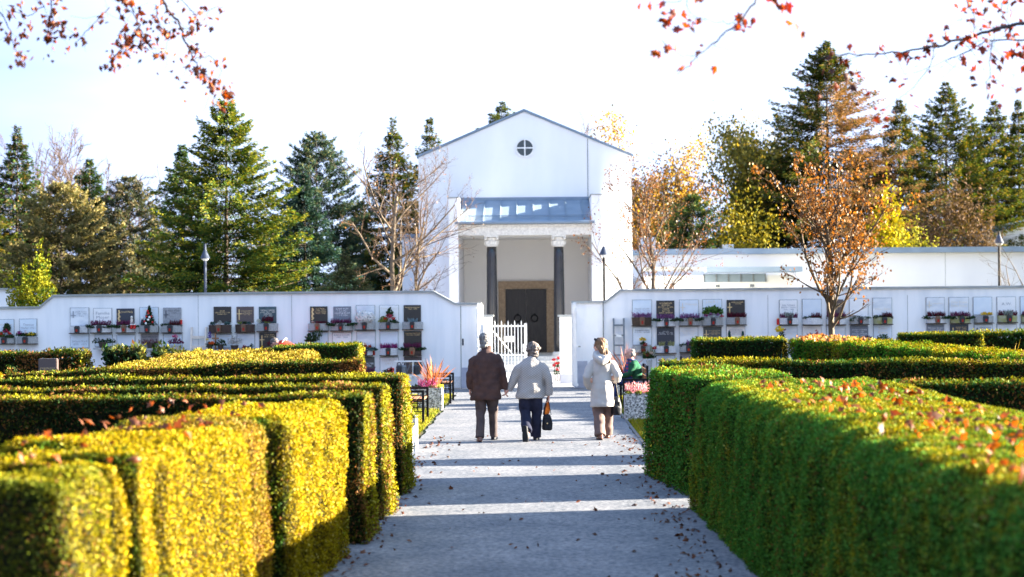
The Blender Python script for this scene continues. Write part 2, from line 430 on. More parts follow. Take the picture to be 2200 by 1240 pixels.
# ------------------------------------------------------------------ hedges
G1, G2, G3 = np.array((.042, .150, .010)), np.array((.305, .222, .002)), np.array((.14, .06, .018))
def hedge(label, A, B, w, h0, h1, s, seed, yellow=.45, brown=.06, r=.13, k=2.2, cat='hedge', wobble=.04, extra=None, back=1.0, cols=None, name='hedge', group='clipped hedges around the grave plots', litter=0.0):
    """hedge running from A to B (2D), width w, heights h0..h1 ; extra: further (A,B,w,h0,h1) arms of the same plant"""
    rs = np.random.RandomState(seed)
    VV, FF, TT = [], [], []; base = 0; g1, g2 = cols or (G1, G2)
    for arm in [(A, B, w, h0, h1)] + (extra or []):
        a, b, ww, ha, hb = np.array(arm[0], float), np.array(arm[1], float), arm[2], arm[3], arm[4]
        L = np.linalg.norm(b - a); u = (b - a) / L; vdir = np.array((-u[1], u[0]))
        hm = (ha + hb) / 2
        areas = np.array([L * hm * back, L * hm, ww * ha, ww * hb, L * ww * 1.35])
        n = int(k * areas.sum() / (s * s * .5))
        face = rs.choice(5, n, p=areas / areas.sum())
        p = np.stack([rs.uniform(0, L, n), rs.uniform(-ww / 2, ww / 2, n), rs.uniform(0, 1, n)], axis=1)
        hh = ha + (hb - ha) * p[:, 0] / L
        p[:, 2] *= hh
        p[face == 0, 1] = -ww / 2; p[face == 1, 1] = ww / 2; p[face == 2, 0] = 0; p[face == 3, 0] = L
        p[face == 4, 2] = hh[face == 4]
        def shape(p, hh, off):
            lo = np.stack([np.full(len(p), r), np.full(len(p), -ww / 2 + r), np.full(len(p), -1.0)], axis=1)
            hi = np.stack([np.full(len(p), L - r), np.full(len(p), ww / 2 - r), hh - r], axis=1)
            q = np.clip(p, lo, hi); d = p - q; nn = np.linalg.norm(d, axis=1, keepdims=True)
            nv = d / np.maximum(nn, 1e-6)
            wv = wob(p, seed + 1, 1.2) * wobble + wob(p, seed + 2, 3.6) * wobble * .45
            taper = .11 * (1 - p[:, 2] / np.maximum(hh, .1))
            out = q + nv * (r + wv[:, None] + off[:, None] - .0)
            out[:, 1] *= 1 + taper / max(ww, .5)
            return out, nv
        off = np.where(rs.uniform(size=n) < .10, rs.uniform(0, s * .9, n), -np.abs(rs.normal(0, s * 1.35, n)))
        q, nv = shape(p, hh, off)
        up = np.array([0, 0, 1.0])
        nn = unit(nv + rs.normal(0, .55, (n, 3)))
        dd = rs.normal(0, 1, (n, 3)) + nv * .55 + up * .5
        ll = s * rs.uniform(.7, 1.5, n)
        wq = np.empty_like(q)
        wq[:, 0] = a[0] + u[0] * q[:, 0] + vdir[0] * q[:, 1]; wq[:, 1] = a[1] + u[1] * q[:, 0] + vdir[1] * q[:, 1]; wq[:, 2] = q[:, 2]
        def rot(vv):
            o = vv.copy(); o[:, 0] = u[0] * vv[:, 0] + vdir[0] * vv[:, 1]; o[:, 1] = u[1] * vv[:, 0] + vdir[1] * vv[:, 1]; return o
        V, Fq = leaf_quads(wq, rot(dd), rot(nn), ll, ll * .5)
        patch = .5 + .5 * wob(wq, seed + 7, .9)
        t = np.clip(yellow + .6 * (patch - .55) + .35 * wob(wq, seed + 21, 7.0) + rs.normal(0, .15, n) + .5 * np.clip(nv[:, 2] * 6 - 5, 0, 1) + .8 * np.clip((u[0] * nv[:, 0] + vdir[0] * nv[:, 1]) * 1.4 - .3, 0, 1), 0, 1) ** 1.3  # extra yellow on tops and sun-facing sides paints sunlight into the leaf colour
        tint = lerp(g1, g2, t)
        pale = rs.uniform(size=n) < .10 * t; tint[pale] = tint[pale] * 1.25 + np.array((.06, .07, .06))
        wn = u[1] * nv[:, 0] + vdir[1] * nv[:, 1]; tint *= (1 - .5 * np.clip(-wn * 1.5 - .4, 0, 1))[:, None]  # camera-facing leaves darkened: painted shade on fronts, browner gap sides
        deep = np.clip(1 + off / (s * 2.6), .16, 1.0) ** 1.25 * rs.uniform(.55, 1.3, n); tint *= deep[:, None]  # leaves set deeper are tinted darker, painting the shade between leaves
        bmask = rs.uniform(size=n) < brown * (.3 + 1.6 * np.clip(wob(wq, seed + 9, 1.7), 0, 1))
        tint[bmask] = G3 * rs.uniform(.5, 1.6, (bmask.sum(), 1))
        VV.append(V); FF.append(Fq + base); TT.append(rep_tint(tint)); base += len(V)
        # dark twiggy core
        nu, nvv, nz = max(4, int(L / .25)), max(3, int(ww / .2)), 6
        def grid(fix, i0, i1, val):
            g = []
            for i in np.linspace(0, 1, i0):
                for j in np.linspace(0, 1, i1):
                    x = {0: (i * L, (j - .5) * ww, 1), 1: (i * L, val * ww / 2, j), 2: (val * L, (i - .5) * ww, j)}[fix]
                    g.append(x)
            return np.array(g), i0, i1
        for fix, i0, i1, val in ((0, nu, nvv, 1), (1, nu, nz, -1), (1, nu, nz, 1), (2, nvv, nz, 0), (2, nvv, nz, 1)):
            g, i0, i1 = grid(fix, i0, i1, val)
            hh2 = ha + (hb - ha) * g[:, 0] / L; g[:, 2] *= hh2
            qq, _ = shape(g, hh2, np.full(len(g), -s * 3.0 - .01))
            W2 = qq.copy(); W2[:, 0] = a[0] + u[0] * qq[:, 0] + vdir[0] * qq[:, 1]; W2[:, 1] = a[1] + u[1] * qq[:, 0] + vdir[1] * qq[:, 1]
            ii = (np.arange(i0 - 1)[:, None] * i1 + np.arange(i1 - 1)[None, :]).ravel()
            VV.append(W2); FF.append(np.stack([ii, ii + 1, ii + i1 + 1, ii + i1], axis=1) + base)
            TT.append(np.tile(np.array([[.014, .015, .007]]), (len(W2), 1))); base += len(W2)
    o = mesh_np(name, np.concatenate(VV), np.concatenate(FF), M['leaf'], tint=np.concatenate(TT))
    return T(o, label, cat, group)

CG = (np.array((.058, .185, .024)), np.array((.31, .225, .002)))
DG = (np.array((.024, .085, .014)), np.array((.29, .235, .006)))
GD = (np.array((.024, .062, .010)), np.array((.27, .235, .006)))
# left hedge along the path: separate units with narrow gaps
def wing(label, y0, y1, x_in, x_face, h0, h1, s, seed, **kw):
    return hedge(label, ((x_in + x_face) / 2, y0), ((x_in + x_face) / 2, y1), abs(x_face - x_in), h0, h1, s, seed, **kw)
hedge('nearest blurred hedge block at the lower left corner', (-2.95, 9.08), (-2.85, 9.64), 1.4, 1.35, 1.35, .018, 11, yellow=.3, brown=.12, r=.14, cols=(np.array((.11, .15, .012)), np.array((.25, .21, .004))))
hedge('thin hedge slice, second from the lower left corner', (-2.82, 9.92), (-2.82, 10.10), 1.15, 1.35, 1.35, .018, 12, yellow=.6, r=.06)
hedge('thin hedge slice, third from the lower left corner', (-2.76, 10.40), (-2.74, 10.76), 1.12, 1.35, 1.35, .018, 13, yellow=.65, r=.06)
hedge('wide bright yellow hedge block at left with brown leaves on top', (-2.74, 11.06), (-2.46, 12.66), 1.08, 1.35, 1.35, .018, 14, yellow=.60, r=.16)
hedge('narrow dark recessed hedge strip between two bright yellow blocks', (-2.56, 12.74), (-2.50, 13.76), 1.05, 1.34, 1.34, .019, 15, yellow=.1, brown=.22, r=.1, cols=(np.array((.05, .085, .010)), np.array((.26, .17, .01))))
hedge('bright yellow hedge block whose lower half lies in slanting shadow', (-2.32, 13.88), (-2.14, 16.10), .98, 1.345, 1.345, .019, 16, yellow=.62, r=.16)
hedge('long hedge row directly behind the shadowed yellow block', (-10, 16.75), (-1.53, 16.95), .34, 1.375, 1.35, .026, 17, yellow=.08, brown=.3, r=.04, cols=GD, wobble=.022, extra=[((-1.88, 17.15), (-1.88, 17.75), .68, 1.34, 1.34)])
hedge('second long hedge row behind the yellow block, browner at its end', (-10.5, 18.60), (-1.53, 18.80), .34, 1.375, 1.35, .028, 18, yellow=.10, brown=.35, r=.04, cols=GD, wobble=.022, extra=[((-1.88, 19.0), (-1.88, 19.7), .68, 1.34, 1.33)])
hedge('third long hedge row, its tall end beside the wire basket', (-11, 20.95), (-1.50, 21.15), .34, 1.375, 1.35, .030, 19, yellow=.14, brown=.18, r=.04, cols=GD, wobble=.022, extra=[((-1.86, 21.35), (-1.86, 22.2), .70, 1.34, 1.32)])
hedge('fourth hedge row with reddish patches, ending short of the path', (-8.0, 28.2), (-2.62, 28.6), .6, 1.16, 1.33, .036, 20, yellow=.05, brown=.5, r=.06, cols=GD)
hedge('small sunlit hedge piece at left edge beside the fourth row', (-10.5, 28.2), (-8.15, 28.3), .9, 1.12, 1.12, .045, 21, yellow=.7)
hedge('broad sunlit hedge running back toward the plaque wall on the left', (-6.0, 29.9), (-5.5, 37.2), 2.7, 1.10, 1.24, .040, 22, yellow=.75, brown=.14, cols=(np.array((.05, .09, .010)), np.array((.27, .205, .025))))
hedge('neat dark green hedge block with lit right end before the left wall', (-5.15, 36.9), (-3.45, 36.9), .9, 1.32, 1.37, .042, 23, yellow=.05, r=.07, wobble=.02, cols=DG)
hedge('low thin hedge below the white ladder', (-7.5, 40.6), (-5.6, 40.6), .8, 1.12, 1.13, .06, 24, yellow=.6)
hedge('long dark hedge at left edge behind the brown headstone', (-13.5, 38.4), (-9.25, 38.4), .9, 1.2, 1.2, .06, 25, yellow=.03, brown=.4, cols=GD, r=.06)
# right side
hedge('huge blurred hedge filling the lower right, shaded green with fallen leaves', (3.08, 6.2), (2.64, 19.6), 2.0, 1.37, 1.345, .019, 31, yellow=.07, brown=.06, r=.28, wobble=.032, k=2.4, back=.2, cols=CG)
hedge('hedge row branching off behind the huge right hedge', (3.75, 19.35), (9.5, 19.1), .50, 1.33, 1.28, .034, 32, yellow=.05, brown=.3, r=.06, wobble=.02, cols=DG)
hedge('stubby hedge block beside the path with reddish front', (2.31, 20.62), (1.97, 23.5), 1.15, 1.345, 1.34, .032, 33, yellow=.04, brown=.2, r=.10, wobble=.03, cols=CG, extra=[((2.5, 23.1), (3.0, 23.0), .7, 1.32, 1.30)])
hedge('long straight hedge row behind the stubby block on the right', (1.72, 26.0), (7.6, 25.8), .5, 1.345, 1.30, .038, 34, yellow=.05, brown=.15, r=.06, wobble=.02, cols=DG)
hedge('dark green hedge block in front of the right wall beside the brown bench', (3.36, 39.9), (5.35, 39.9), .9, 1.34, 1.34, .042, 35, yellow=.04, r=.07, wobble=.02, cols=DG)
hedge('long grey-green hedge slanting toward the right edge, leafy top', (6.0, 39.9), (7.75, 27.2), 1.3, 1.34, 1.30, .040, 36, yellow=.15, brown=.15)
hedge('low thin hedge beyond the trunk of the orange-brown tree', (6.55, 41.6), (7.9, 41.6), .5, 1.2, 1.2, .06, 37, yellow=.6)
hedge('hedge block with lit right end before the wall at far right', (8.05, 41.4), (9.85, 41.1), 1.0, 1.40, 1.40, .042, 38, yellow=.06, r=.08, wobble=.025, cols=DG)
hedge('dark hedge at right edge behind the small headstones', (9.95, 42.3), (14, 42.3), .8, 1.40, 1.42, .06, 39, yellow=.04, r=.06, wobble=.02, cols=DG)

# variegated bushes by the left wall
def bush(label, c, rx, ry, h, n, s, seed, ta, tb, name='bush', cat='bush', z0=0.0, shape=1.0, core=True, brown=None):
    rs = np.random.RandomState(seed)
    d = unit(rs.normal(size=(n, 3))); d[:, 2] = np.abs(d[:, 2])
    rad = rs.uniform(.55, 1.0, n) ** .5
    rad = rad * (1 + .22 * wob(d * 2, seed, 2.0))
    C = np.stack([c[0] + d[:, 0] * rad * rx, c[1] + d[:, 1] * rad * ry, z0 + (d[:, 2] ** shape) * rad * h], axis=1)
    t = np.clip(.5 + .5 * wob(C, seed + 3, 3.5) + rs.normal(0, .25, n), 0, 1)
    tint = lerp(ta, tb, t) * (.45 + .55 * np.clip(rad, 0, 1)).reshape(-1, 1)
    if brown is not None:
        b = rs.uniform(size=n) < .15; tint[b] = brown
    V, Fq = leaf_quads(C, rs.normal(size=(n, 3)) + d, unit(d + rs.normal(0, .6, (n, 3))), s * rs.uniform(.7, 1.4, n), s * .6)
    stems = []
    for i in range(14):
        dd = unit(rs.normal(size=(1, 3)))[0]; dd[2] = abs(dd[2]) + .4
        e = np.array([c[0] + dd[0] * rx * .6, c[1] + dd[1] * ry * .6, z0 + dd[2] * h * .6])
        stems.append((np.array([c[0], c[1], z0]), e, .02, .008))
    V2, F2 = tubes_np(stems)
    V = np.concatenate([V, V2]); F2 = F2 + len(Fq) * 4
    tint = np.concatenate([rep_tint(tint), np.tile([[.05, .035, .02]], (len(V2), 1))])
    o = mesh_np(name, V, [Fq, F2], M['leaf'], tint=tint)
    return T(o, label, cat)
VG = (np.array((.014, .05, .016)), np.array((.30, .27, .04)))
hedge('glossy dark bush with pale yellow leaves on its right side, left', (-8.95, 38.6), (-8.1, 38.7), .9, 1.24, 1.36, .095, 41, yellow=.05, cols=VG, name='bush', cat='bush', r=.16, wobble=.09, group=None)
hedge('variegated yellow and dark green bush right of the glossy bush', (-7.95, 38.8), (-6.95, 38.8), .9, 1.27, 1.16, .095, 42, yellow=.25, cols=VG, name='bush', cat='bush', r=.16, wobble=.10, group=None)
# ------------------------------------------------------------------ chapel
def chapel():
    root = empty('chapel', (PX(1129, 645, 60), 60, 0), 0, 'white gabled chapel with round window and columned porch behind the gate', 'chapel')
    inv = Vector(root.location)
    def q(px, py, D): p = P(px, py, D); return p - inv
    ox, oy = inv.x, inv.y
    xl, xr = PX(900, 500, 60) - ox, PX(1358, 500, 60) - ox
    zap, zev = PZ(1129, 240, 60), (PZ(905, 337, 60) + PZ(1354, 337, 60)) / 2
    il, ir = PX(985, 600, 57.5) - ox, PX(1272, 600, 57.5) - ox       # porch opening
    zc = PZ(1129, 505, 57.5)
    # walls
    mb = MB()
    def face(*pts): mb.add(pts, [tuple(range(len(pts)))])
    face((xl, 0, 0), (il, 0, 0), (il, 0, zc), (xl, 0, zc)); face((ir, 0, 0), (xr, 0, 0), (xr, 0, zc), (ir, 0, zc))
    face((xl, 0, zc), (il, 0, zc), (ir, 0, zc), (xr, 0, zc), (xr, 0, zev), (0, 0, zap), (xl, 0, zev))
    face((xl, 14, 0), (xl, 0, 0), (xl, 0, zev), (xl, 14, zev)); face((xr, 0, 0), (xr, 14, 0), (xr, 14, zev), (xr, 0, zev))
    face((xr, 14, 0), (xl, 14, 0), (xl, 14, zev), (0, 14, zap), (xr, 14, zev))
    mb.build('wall', M['chapel'], root)
    # roof slabs with overhang
    rb = MB()
    ov, th = .05, .09
    sl = (zap - zev) / abs(xl)
    for sg, xe in ((-1, xl), (1, xr)):
        e = xe + sg * ov; ze = zap - sl * abs(e)
        rb.add([(0, -ov, zap + .01), (e, -ov, ze + .01), (e, 14.2, ze + .01), (0, 14.2, zap + .01), (0, -ov, zap + th), (e, -ov, ze + th), (e, 14.2, ze + th), (0, 14.2, zap + th)],
               [(0, 1, 5, 4), (4, 5, 6, 7), (3, 7, 6, 2), (0, 3, 2, 1), (1, 2, 6, 5)])
    rb.build('roof', M['roof'], root)
    # round window
    c = q(1127.5, 318, 60); rr = 20.5 * 60 / F
    wf = MB(); n = 40
    for k in range(n):
        a0, a1 = 2 * math.pi * k / n, 2 * math.pi * (k + 1) / n
        ps = []
        for a in (a0, a1):
            for r_, y_ in ((rr, -.003), (rr, -.05), (rr * .84, -.05), (rr * .84, .0)):
                ps.append((c.x + r_ * math.cos(a), y_, c.z + r_ * math.sin(a)))
        wf.add(ps, [(0, 4, 5, 1), (1, 5, 6, 2), (2, 6, 7, 3)])
    wf.box(c.x - .02, c.x + .02, -.035, -.012, c.z - rr * .86, c.z + rr * .86)
    wf.box(c.x - rr * .86, c.x - .021, -.035, -.012, c.z - .02, c.z + .02); wf.box(c.x + .021, c.x + rr * .86, -.035, -.012, c.z - .02, c.z + .02)
    win = wf.build('window', M['white'], root)
    pn = MB(); pn.add([(c.x + rr * .85 * math.cos(2 * math.pi * k / n), -.006, c.z + rr * .85 * math.sin(2 * math.pi * k / n)) for k in range(n)], [tuple(range(n))])
    pn.build('pane', M['glass'], win)
    # lightning conductor
    lc = MB(); x = PX(1263, 400, 60) - ox; lc.box(x - .008, x + .008, -.02, -.004, 4.6, zap - sl * abs(x) - .02); lc.build('lightning_conductor', M['grey_metal'], root)
    # porch piers
    for px0, px1, hx in ((965, 985, 426), (1272, 1293, 419)):
        a, b = PX(px0, 600, 57.5) - ox, PX(px1, 600, 57.5) - ox
        zt = PZ((px0 + px1) / 2, hx, 57.5)
        pb = MB(); pb.box(a, b, -2.5, 1.98, 0, zt); pier = pb.build('pier', M['chapel'], root)
        cp = MB(); cp.box(a - .03, b + .03, -2.53, -.005, zt + .002, zt + .035); cp.build('pier_coping', M['coping'], pier)
    # recess : back wall, ceiling, floor
    bw = MB(); bw.add([(il - .01, 2, .25), (ir + .01, 2, .25), (ir + .01, 2, zc + .2), (il - .01, 2, zc + .2)], [(0, 1, 2, 3)])
    bw.build('back_wall', M['recess'], root)
    cl = MB(); cl.box(il + .003, ir - .003, -2.02, 1.99, zc + .01, zc + .06); cl.build('porch_ceiling', M['recess'], root)
    fl = MB(); fl.box(il + .003, ir - .003, -2.5, 1.99, .02, .46); fl.build('porch_floor', M['limestone'], root)
    for i in range(3):
        st = MB(); st.box(il - .1 * i, ir + .1 * i, -2.82 - .32 * i, -2.503 - .32 * i, .02, .345 - .11 * i); st.build('step', M['limestone'], root, bevel=.012)
    # beam, gutter, roof
    bm_ = MB(); bm_.box(il + .002, ir - .002, -2.47, -2.05, zc, zc + .262); bm_.box(il + .002, ir - .002, -2.52, -2.05, zc + .264, zc + .33); bm_.build('porch_beam', M['limestone'], root)
    g = MB(); g.tube([(il - .09, -2.6, zc + .385), (ir + .09, -2.6, zc + .385)], (.045, .05), 10); g.build('gutter', M['roof'], root)
    zt0, zt1 = zc + .40, PZ(1129, 430, 60)
    r2 = MB(); r2.add([(il + .004, -2.58, zt0), (ir - .004, -2.58, zt0), (ir - .004, -.004, zt1), (il + .004, -.004, zt1), (il + .004, -2.58, zt0 - .05), (ir - .004, -2.58, zt0 - .05)], [(0, 1, 2, 3), (0, 4, 5, 1)])
    pr = r2.build('porch_roof', M['roof'], root)
    tz = (zt1 - zt0) / 2.576
    for k in range(1, 9):
        x = il + (ir - il) * (k - .5) / 8
        sm = MB(); sm.add([(x - .012, -2.57, zt0 + .003), (x + .012, -2.57, zt0 + .003), (x + .012, -.03, zt1 - .008), (x - .012, -.03, zt1 - .008),
                           (x - .009, -2.57, zt0 + .05), (x + .009, -2.57, zt0 + .05), (x + .009, -.03, zt1 + .035), (x - .009, -.03, zt1 + .035)],
                          [(0, 1, 5, 4), (4, 5, 6, 7), (0, 4, 7, 3), (1, 2, 6, 5)])
        sm.build('seam', M['roof'], pr)
    for dy in (.36, .5):
        sg = MB(); sg.tube([(il + .02, -2.58 + dy, zt0 + tz * dy + .07), (ir - .02, -2.58 + dy, zt0 + tz * dy + .07)], .012, 6); sg.build('snow_guard', M['roof'], pr)
    fl2 = MB(); fl2.box(il, ir, -.05, -.006, zt1 - .02, zt1 + .09); fl2.build('flashing', M['roof'], root)
    # columns
    for px in (1056.5, 1201):
        cx = PX(px, 600, 57.6) - ox; cy = -2.25; rB = 12.0 * 57.6 / F
        cr = empty('column', (cx, cy, 0)); cr.parent = root
        zs = .45; zcap = PZ(px, 530, 57.6)
        sh = MB(); h = zcap - zs - .15
        sh.lathe([(rB * (1.0 - .13 * (i / 10) ** 1.6), zs + .15 + h * i / 10) for i in range(11)], seg=28); sh.build('shaft', M['black_marble'], cr, smooth=False)
        for p_ in cr.children[0].data.polygons: p_.use_smooth = len(p_.vertices) == 4
        bs = MB(); bs.lathe([(rB * 1.4, zs), (rB * 1.4, zs + .05), (rB * 1.25, zs + .06), (rB * 1.3, zs + .1), (rB * 1.05, zs + .149)], seg=24); bs.build('base', M['limestone'], cr)
        cap = MB(); hc = zc - zcap - .002
        cap.lathe([(rB * .90, zcap), (rB * .98, zcap + .02), (rB * .9, zcap + .04), (rB * .95, zcap + hc * .5), (rB * 1.12, zcap + hc * .8)], seg=20)
        cap.box(-rB * 1.3, rB * 1.3, -rB * 1.3, rB * 1.3, zcap + hc * .84, zcap + hc)
        for a in range(8):                                   # acanthus leaves and volutes
            an = a * math.pi / 4
            dx, dy = math.cos(an), math.sin(an)
            cap.tube([(dx * rB * .93, dy * rB * .93, zcap + .04), (dx * rB * 1.08, dy * rB * 1.08, zcap + hc * .45), (dx * rB * 1.25, dy * rB * 1.25, zcap + hc * .52)], [(.045, .02), (.05, .02), (.02, .015)], 6)
            if a % 2: cap.ell((dx * rB * 1.45, dy * rB * 1.45, zcap + hc * .72), (.05, .05, .05), nu=8, nv=6)
        cap.build('capital', M['limestone'], cr)
    # door
    a0, a1 = PX(1071, 650, 61.9) - ox, PX(1190, 650, 61.9) - ox; b0, b1 = PX(1086, 650, 61.9) - ox, PX(1174, 650, 61.9) - ox
    zt, zi, zb = PZ(1130, 604, 61.9), PZ(1130, 621, 61.9), .46
    ds = MB(); ds.box(a0, b0, 1.84, 1.99, zb, zi); ds.box(b1, a1, 1.84, 1.99, zb, zi); ds.box(a0 - .01, a1 + .01, 1.83, 1.99, zi + .003, zt)
    ds.build('door_surround', M['stone'], root, bevel=.01)
    mid = (b0 + b1) / 2
    for s_, (x0, x1) in ((0, (b0 + .004, mid - .006)), (1, (mid + .006, b1 - .004))):
        d = MB(); d.box(x0, x1, 1.90, 1.985, zb + .005, zi - .004)
        for k in range(4):
            z0 = zb + .08 + k * (zi - zb - .12) / 4
            d.box(x0 + .07, x1 - .07, 1.885, 1.899, z0, z0 + (zi - zb) / 4 - .1)
        do = d.build('door', M['door'], root, bevel=.006)
        hx = mid - .28 if s_ == 0 else mid + .28
        hd = MB(); zz = PZ(1150, 684, 61.9)
        ring = [(hx + .11 * math.cos(t), 1.865, zz + .11 * math.sin(t)) for t in np.linspace(0, 2 * math.pi, 15)]
        hd.tube(ring, .022, 7, cap=False); hd.ell((hx, 1.87, zz + .12), (.04, .02, .04), nu=8, nv=6); hd.build('door_ring', M['black'], do)
    # handrails by the steps
    for x, s_ in ((ir - .45, 1),):
        h = MB(); z0 = .1
        for yy, zz in ((-3.6, .95), (-2.75, 1.25)):
            h.box(x - .02, x + .02, yy - .02, yy + .02, .02, zz)
        h.tube([(x, -3.7, .94), (x, -2.7, 1.27)], .022, 6); h.build('handrail', M['white'], root)
    # window-sill like brackets behind gate posts
    # left annex of the chapel
    an = MB(); x0, x1 = PX(864, 560, 66) - ox, xl - .004; an.box(x0, x1, 6, 12, 0, PZ(880, 512, 66)); an.build('side_annex', M['chapel'], root)
    ar = MB(); ar.box(x0 - .1, x1, 5.9, 12.1, PZ(880, 512, 66) + .003, PZ(880, 507, 66) + .06); ar.build('annex_roof', M['roof'], root)
    return root
chapel()

# rose bush climbing by the gate
def flower_ball(C, n, r, s, seed, ta, tb, petals=True):
    rs = np.random.RandomState(seed); d = unit(rs.normal(size=(n, 3)))
    pos = np.array(C) + d * np.array(r) * (rs.uniform(.6, 1, (n, 1)))
    t = rs.uniform(0, 1, n); tint = lerp(ta, tb, t)
    V, Fq = leaf_quads(pos, rs.normal(size=(n, 3)), unit(d + rs.normal(0, .4, (n, 3))), s * rs.uniform(.7, 1.3, n), s * .8)
    return V, Fq, rep_tint(tint)

# ------------------------------------------------------------------ long low building on the right
def annex():
    D = 84.0
    root = empty('low_building', (PX(1780, 600, D), D, 0), 0, 'long low white building with grey flat roof edge behind the right wall', 'building')
    ox = root.location.x
    def X(px, d=D): return PX(px, 600, d) - ox
    zt, zf = PZ(1780, 545, D), PZ(1780, 533, D)
    w = MB(); w.box(X(1310), X(2330), 0, 14, 0, zt); w.build('wall', M['annex'], root)
    r = MB(); r.box(X(1305), X(2335), -.35, 14.3, zt + .004, zf); r.build('roof', M['roof'], root)
    for px in (2031, 1830):
        j = MB(); j.box(X(px) - .012, X(px) + .012, -.006, -.001, 0, zt); j.build('wall_joint', M['coping'], root)
    # second stage with clerestory and canopy
    D2 = 74.0; dy = D2 - D
    w2 = MB(); w2.box(X(1385, D2), X(1706, D2), dy, -.01, 0, PZ(1550, 592, D2)); w2.build('front_block', M['annex'], root)
    c = MB(); c.box(X(1510, D2), X(1712, D2), dy - 1.6, dy - .005, PZ(1600, 586, D2), PZ(1600, 575, D2)); cn = c.build('canopy', M['roof'], root)
    gl = MB(); gl.box(X(1512, D2), X(1645, D2), dy - .05, dy - .004, PZ(1600, 606, D2), PZ(1600, 588, D2)); wn = gl.build('window', M['roof'], root)
    mu = MB()
    for k in range(6):
        x = X(1512 + 26.4 * k, D2); mu.box(x - .02, x + .02, dy - .08, dy - .052, PZ(1600, 606, D2), PZ(1600, 588, D2))
    mu.build('frame', M['grey_metal'], wn)
    ed = MB(); ed.box(X(1380, D2), X(1512, D2), dy - .3, dy - .003, PZ(1450, 582, D2), PZ(1450, 574, D2)); ed.build('roof_edge', M['coping'], root)
    for px in (1537, 1611):
        v = MB(); v.box(X(px, D2), X(px + 9, D2), dy - .03, dy - .002, PZ(1600, 617, D2), PZ(1600, 611, D2)); v.build('vent', M['grey_metal'], root)
    ch = MB(); ch.box(X(1385), X(1418), 3, 4.5, zf + .003, PZ(1400, 505, D)); ch.build('chimney', M['annex'], root)
    ch = MB(); ch.box(X(1567), X(1592), 3, 4.5, zf + .003, PZ(1580, 521, D)); ch.build('chimney', M['annex'], root)
    return root
annex()
def gable_hall():
    D = 100.0; x0 = PX(1985, 530, D); z0, z1 = PZ(1990, 531, D), PZ(2240, 478, D); x1 = PX(2240, 478, D)
    root = empty('pitched_hall', (x1, D, 0), 0, 'white hall with pitched grey roof rising at the far right edge', 'building')
    w = MB(); w.prism([(x0 - x1, 0), (x1 - x0, 0), (x1 - x0, z0), (0, z1), (x0 - x1, z0)], 0, 18); w.build('wall', M['chapel'], root)
    for s in (-1, 1):
        e = s * (x1 - x0 + .4); sl = (z1 - z0) / (x1 - x0); ze = z1 - sl * abs(e)
        r = MB(); r.add([(0, -.5, z1 + .02), (e, -.5, ze + .02), (e, 18, ze + .02), (0, 18, z1 + .02), (0, -.5, z1 + .32), (e, -.5, ze + .32), (e, 18, ze + .32), (0, 18, z1 + .32)],
              [(0, 1, 5, 4), (4, 5, 6, 7), (0, 3, 2, 1), (1, 2, 6, 5), (3, 7, 6, 2)]); r.build('roof', M['roof'], root)
gable_hall()
def shed():
    D = 62.0; x1 = PX(28, 620, D)
    root = empty('small_outbuilding', (x1 - 3, D, 0), 0, 'small sunlit white flat roofed building at the left edge', 'building')
    zt = PZ(10, 623, D)
    w = MB(); w.box(-3, 3, 0, 5, 0, zt); w.build('wall', M['chapel'], root)
    r = MB(); r.box(-3.05, 3.08, -.08, 5.1, zt + .003, zt + .06); r.build('roof', M['coping'], root)
shed()

# ------------------------------------------------------------------ plaque walls
DW = 46.5
def memorial_wall(pxs, label, ends):
    pts = [P(px, py, DW) for px, py in pxs]
    poly = [(p.x, p.z) for p in pts]
    x0, x1 = poly[0][0], poly[-1][0]
    root = empty('memorial_wall', ((x0 + x1) / 2, DW, 0), 0, label, 'wall')
    ox = root.location.x
    rel = [(x - ox, z) for x, z in poly]
    mb = MB()
    n = len(rel)
    for i in range(n - 1):
        (xa, za), (xb, zb) = rel[i], rel[i + 1]
        mb.add([(xa, 0, -.05), (xb, 0, -.05), (xb, 0, zb), (xa, 0, za), (xa, .34, -.05), (xb, .34, -.05), (xb, .34, zb), (xa, .34, za)],
               [(0, 1, 2, 3), (5, 4, 7, 6), (3, 2, 6, 7)] + ([(0, 3, 7, 4)] if i == 0 else []) + ([(1, 5, 6, 2)] if i == n - 2 else []))
    mb.build('masonry', M['wall'], root)
    cp = MB(); th = .055
    for i in range(n - 1):
        (xa, za), (xb, zb) = rel[i], rel[i + 1]
        if i == 0 and ends[0]: xa -= .05
        if i == n - 2 and ends[1]: xb += .05
        cp.add([(xa, -.05, za + .003), (xb, -.05, zb + .003), (xb, -.05, zb + th), (xa, -.05, za + th), (xa, .39, za + .003), (xb, .39, zb + .003), (xb, .39, zb + th), (xa, .39, za + th)],
               [(0, 1, 2, 3), (3, 2, 6, 7), (0, 4, 5, 1), (5, 4, 7, 6), (0, 3, 7, 4), (1, 5, 6, 2)])
    cp.build('coping', M['coping'], root)
    return root, ox
wl, oxl = memorial_wall([(-260, 666), (85, 663), (115, 638), (540, 632), (930, 629), (978, 655), (1030, 655)], 'white plaque wall with stepped grey coping left of the gate', (0, 1))
wr, oxr = memorial_wall([(1232, 652), (1301, 651), (1333, 626), (1760, 622), (2460, 616)], 'white plaque wall with stepped grey coping right of the gate', (1, 0))
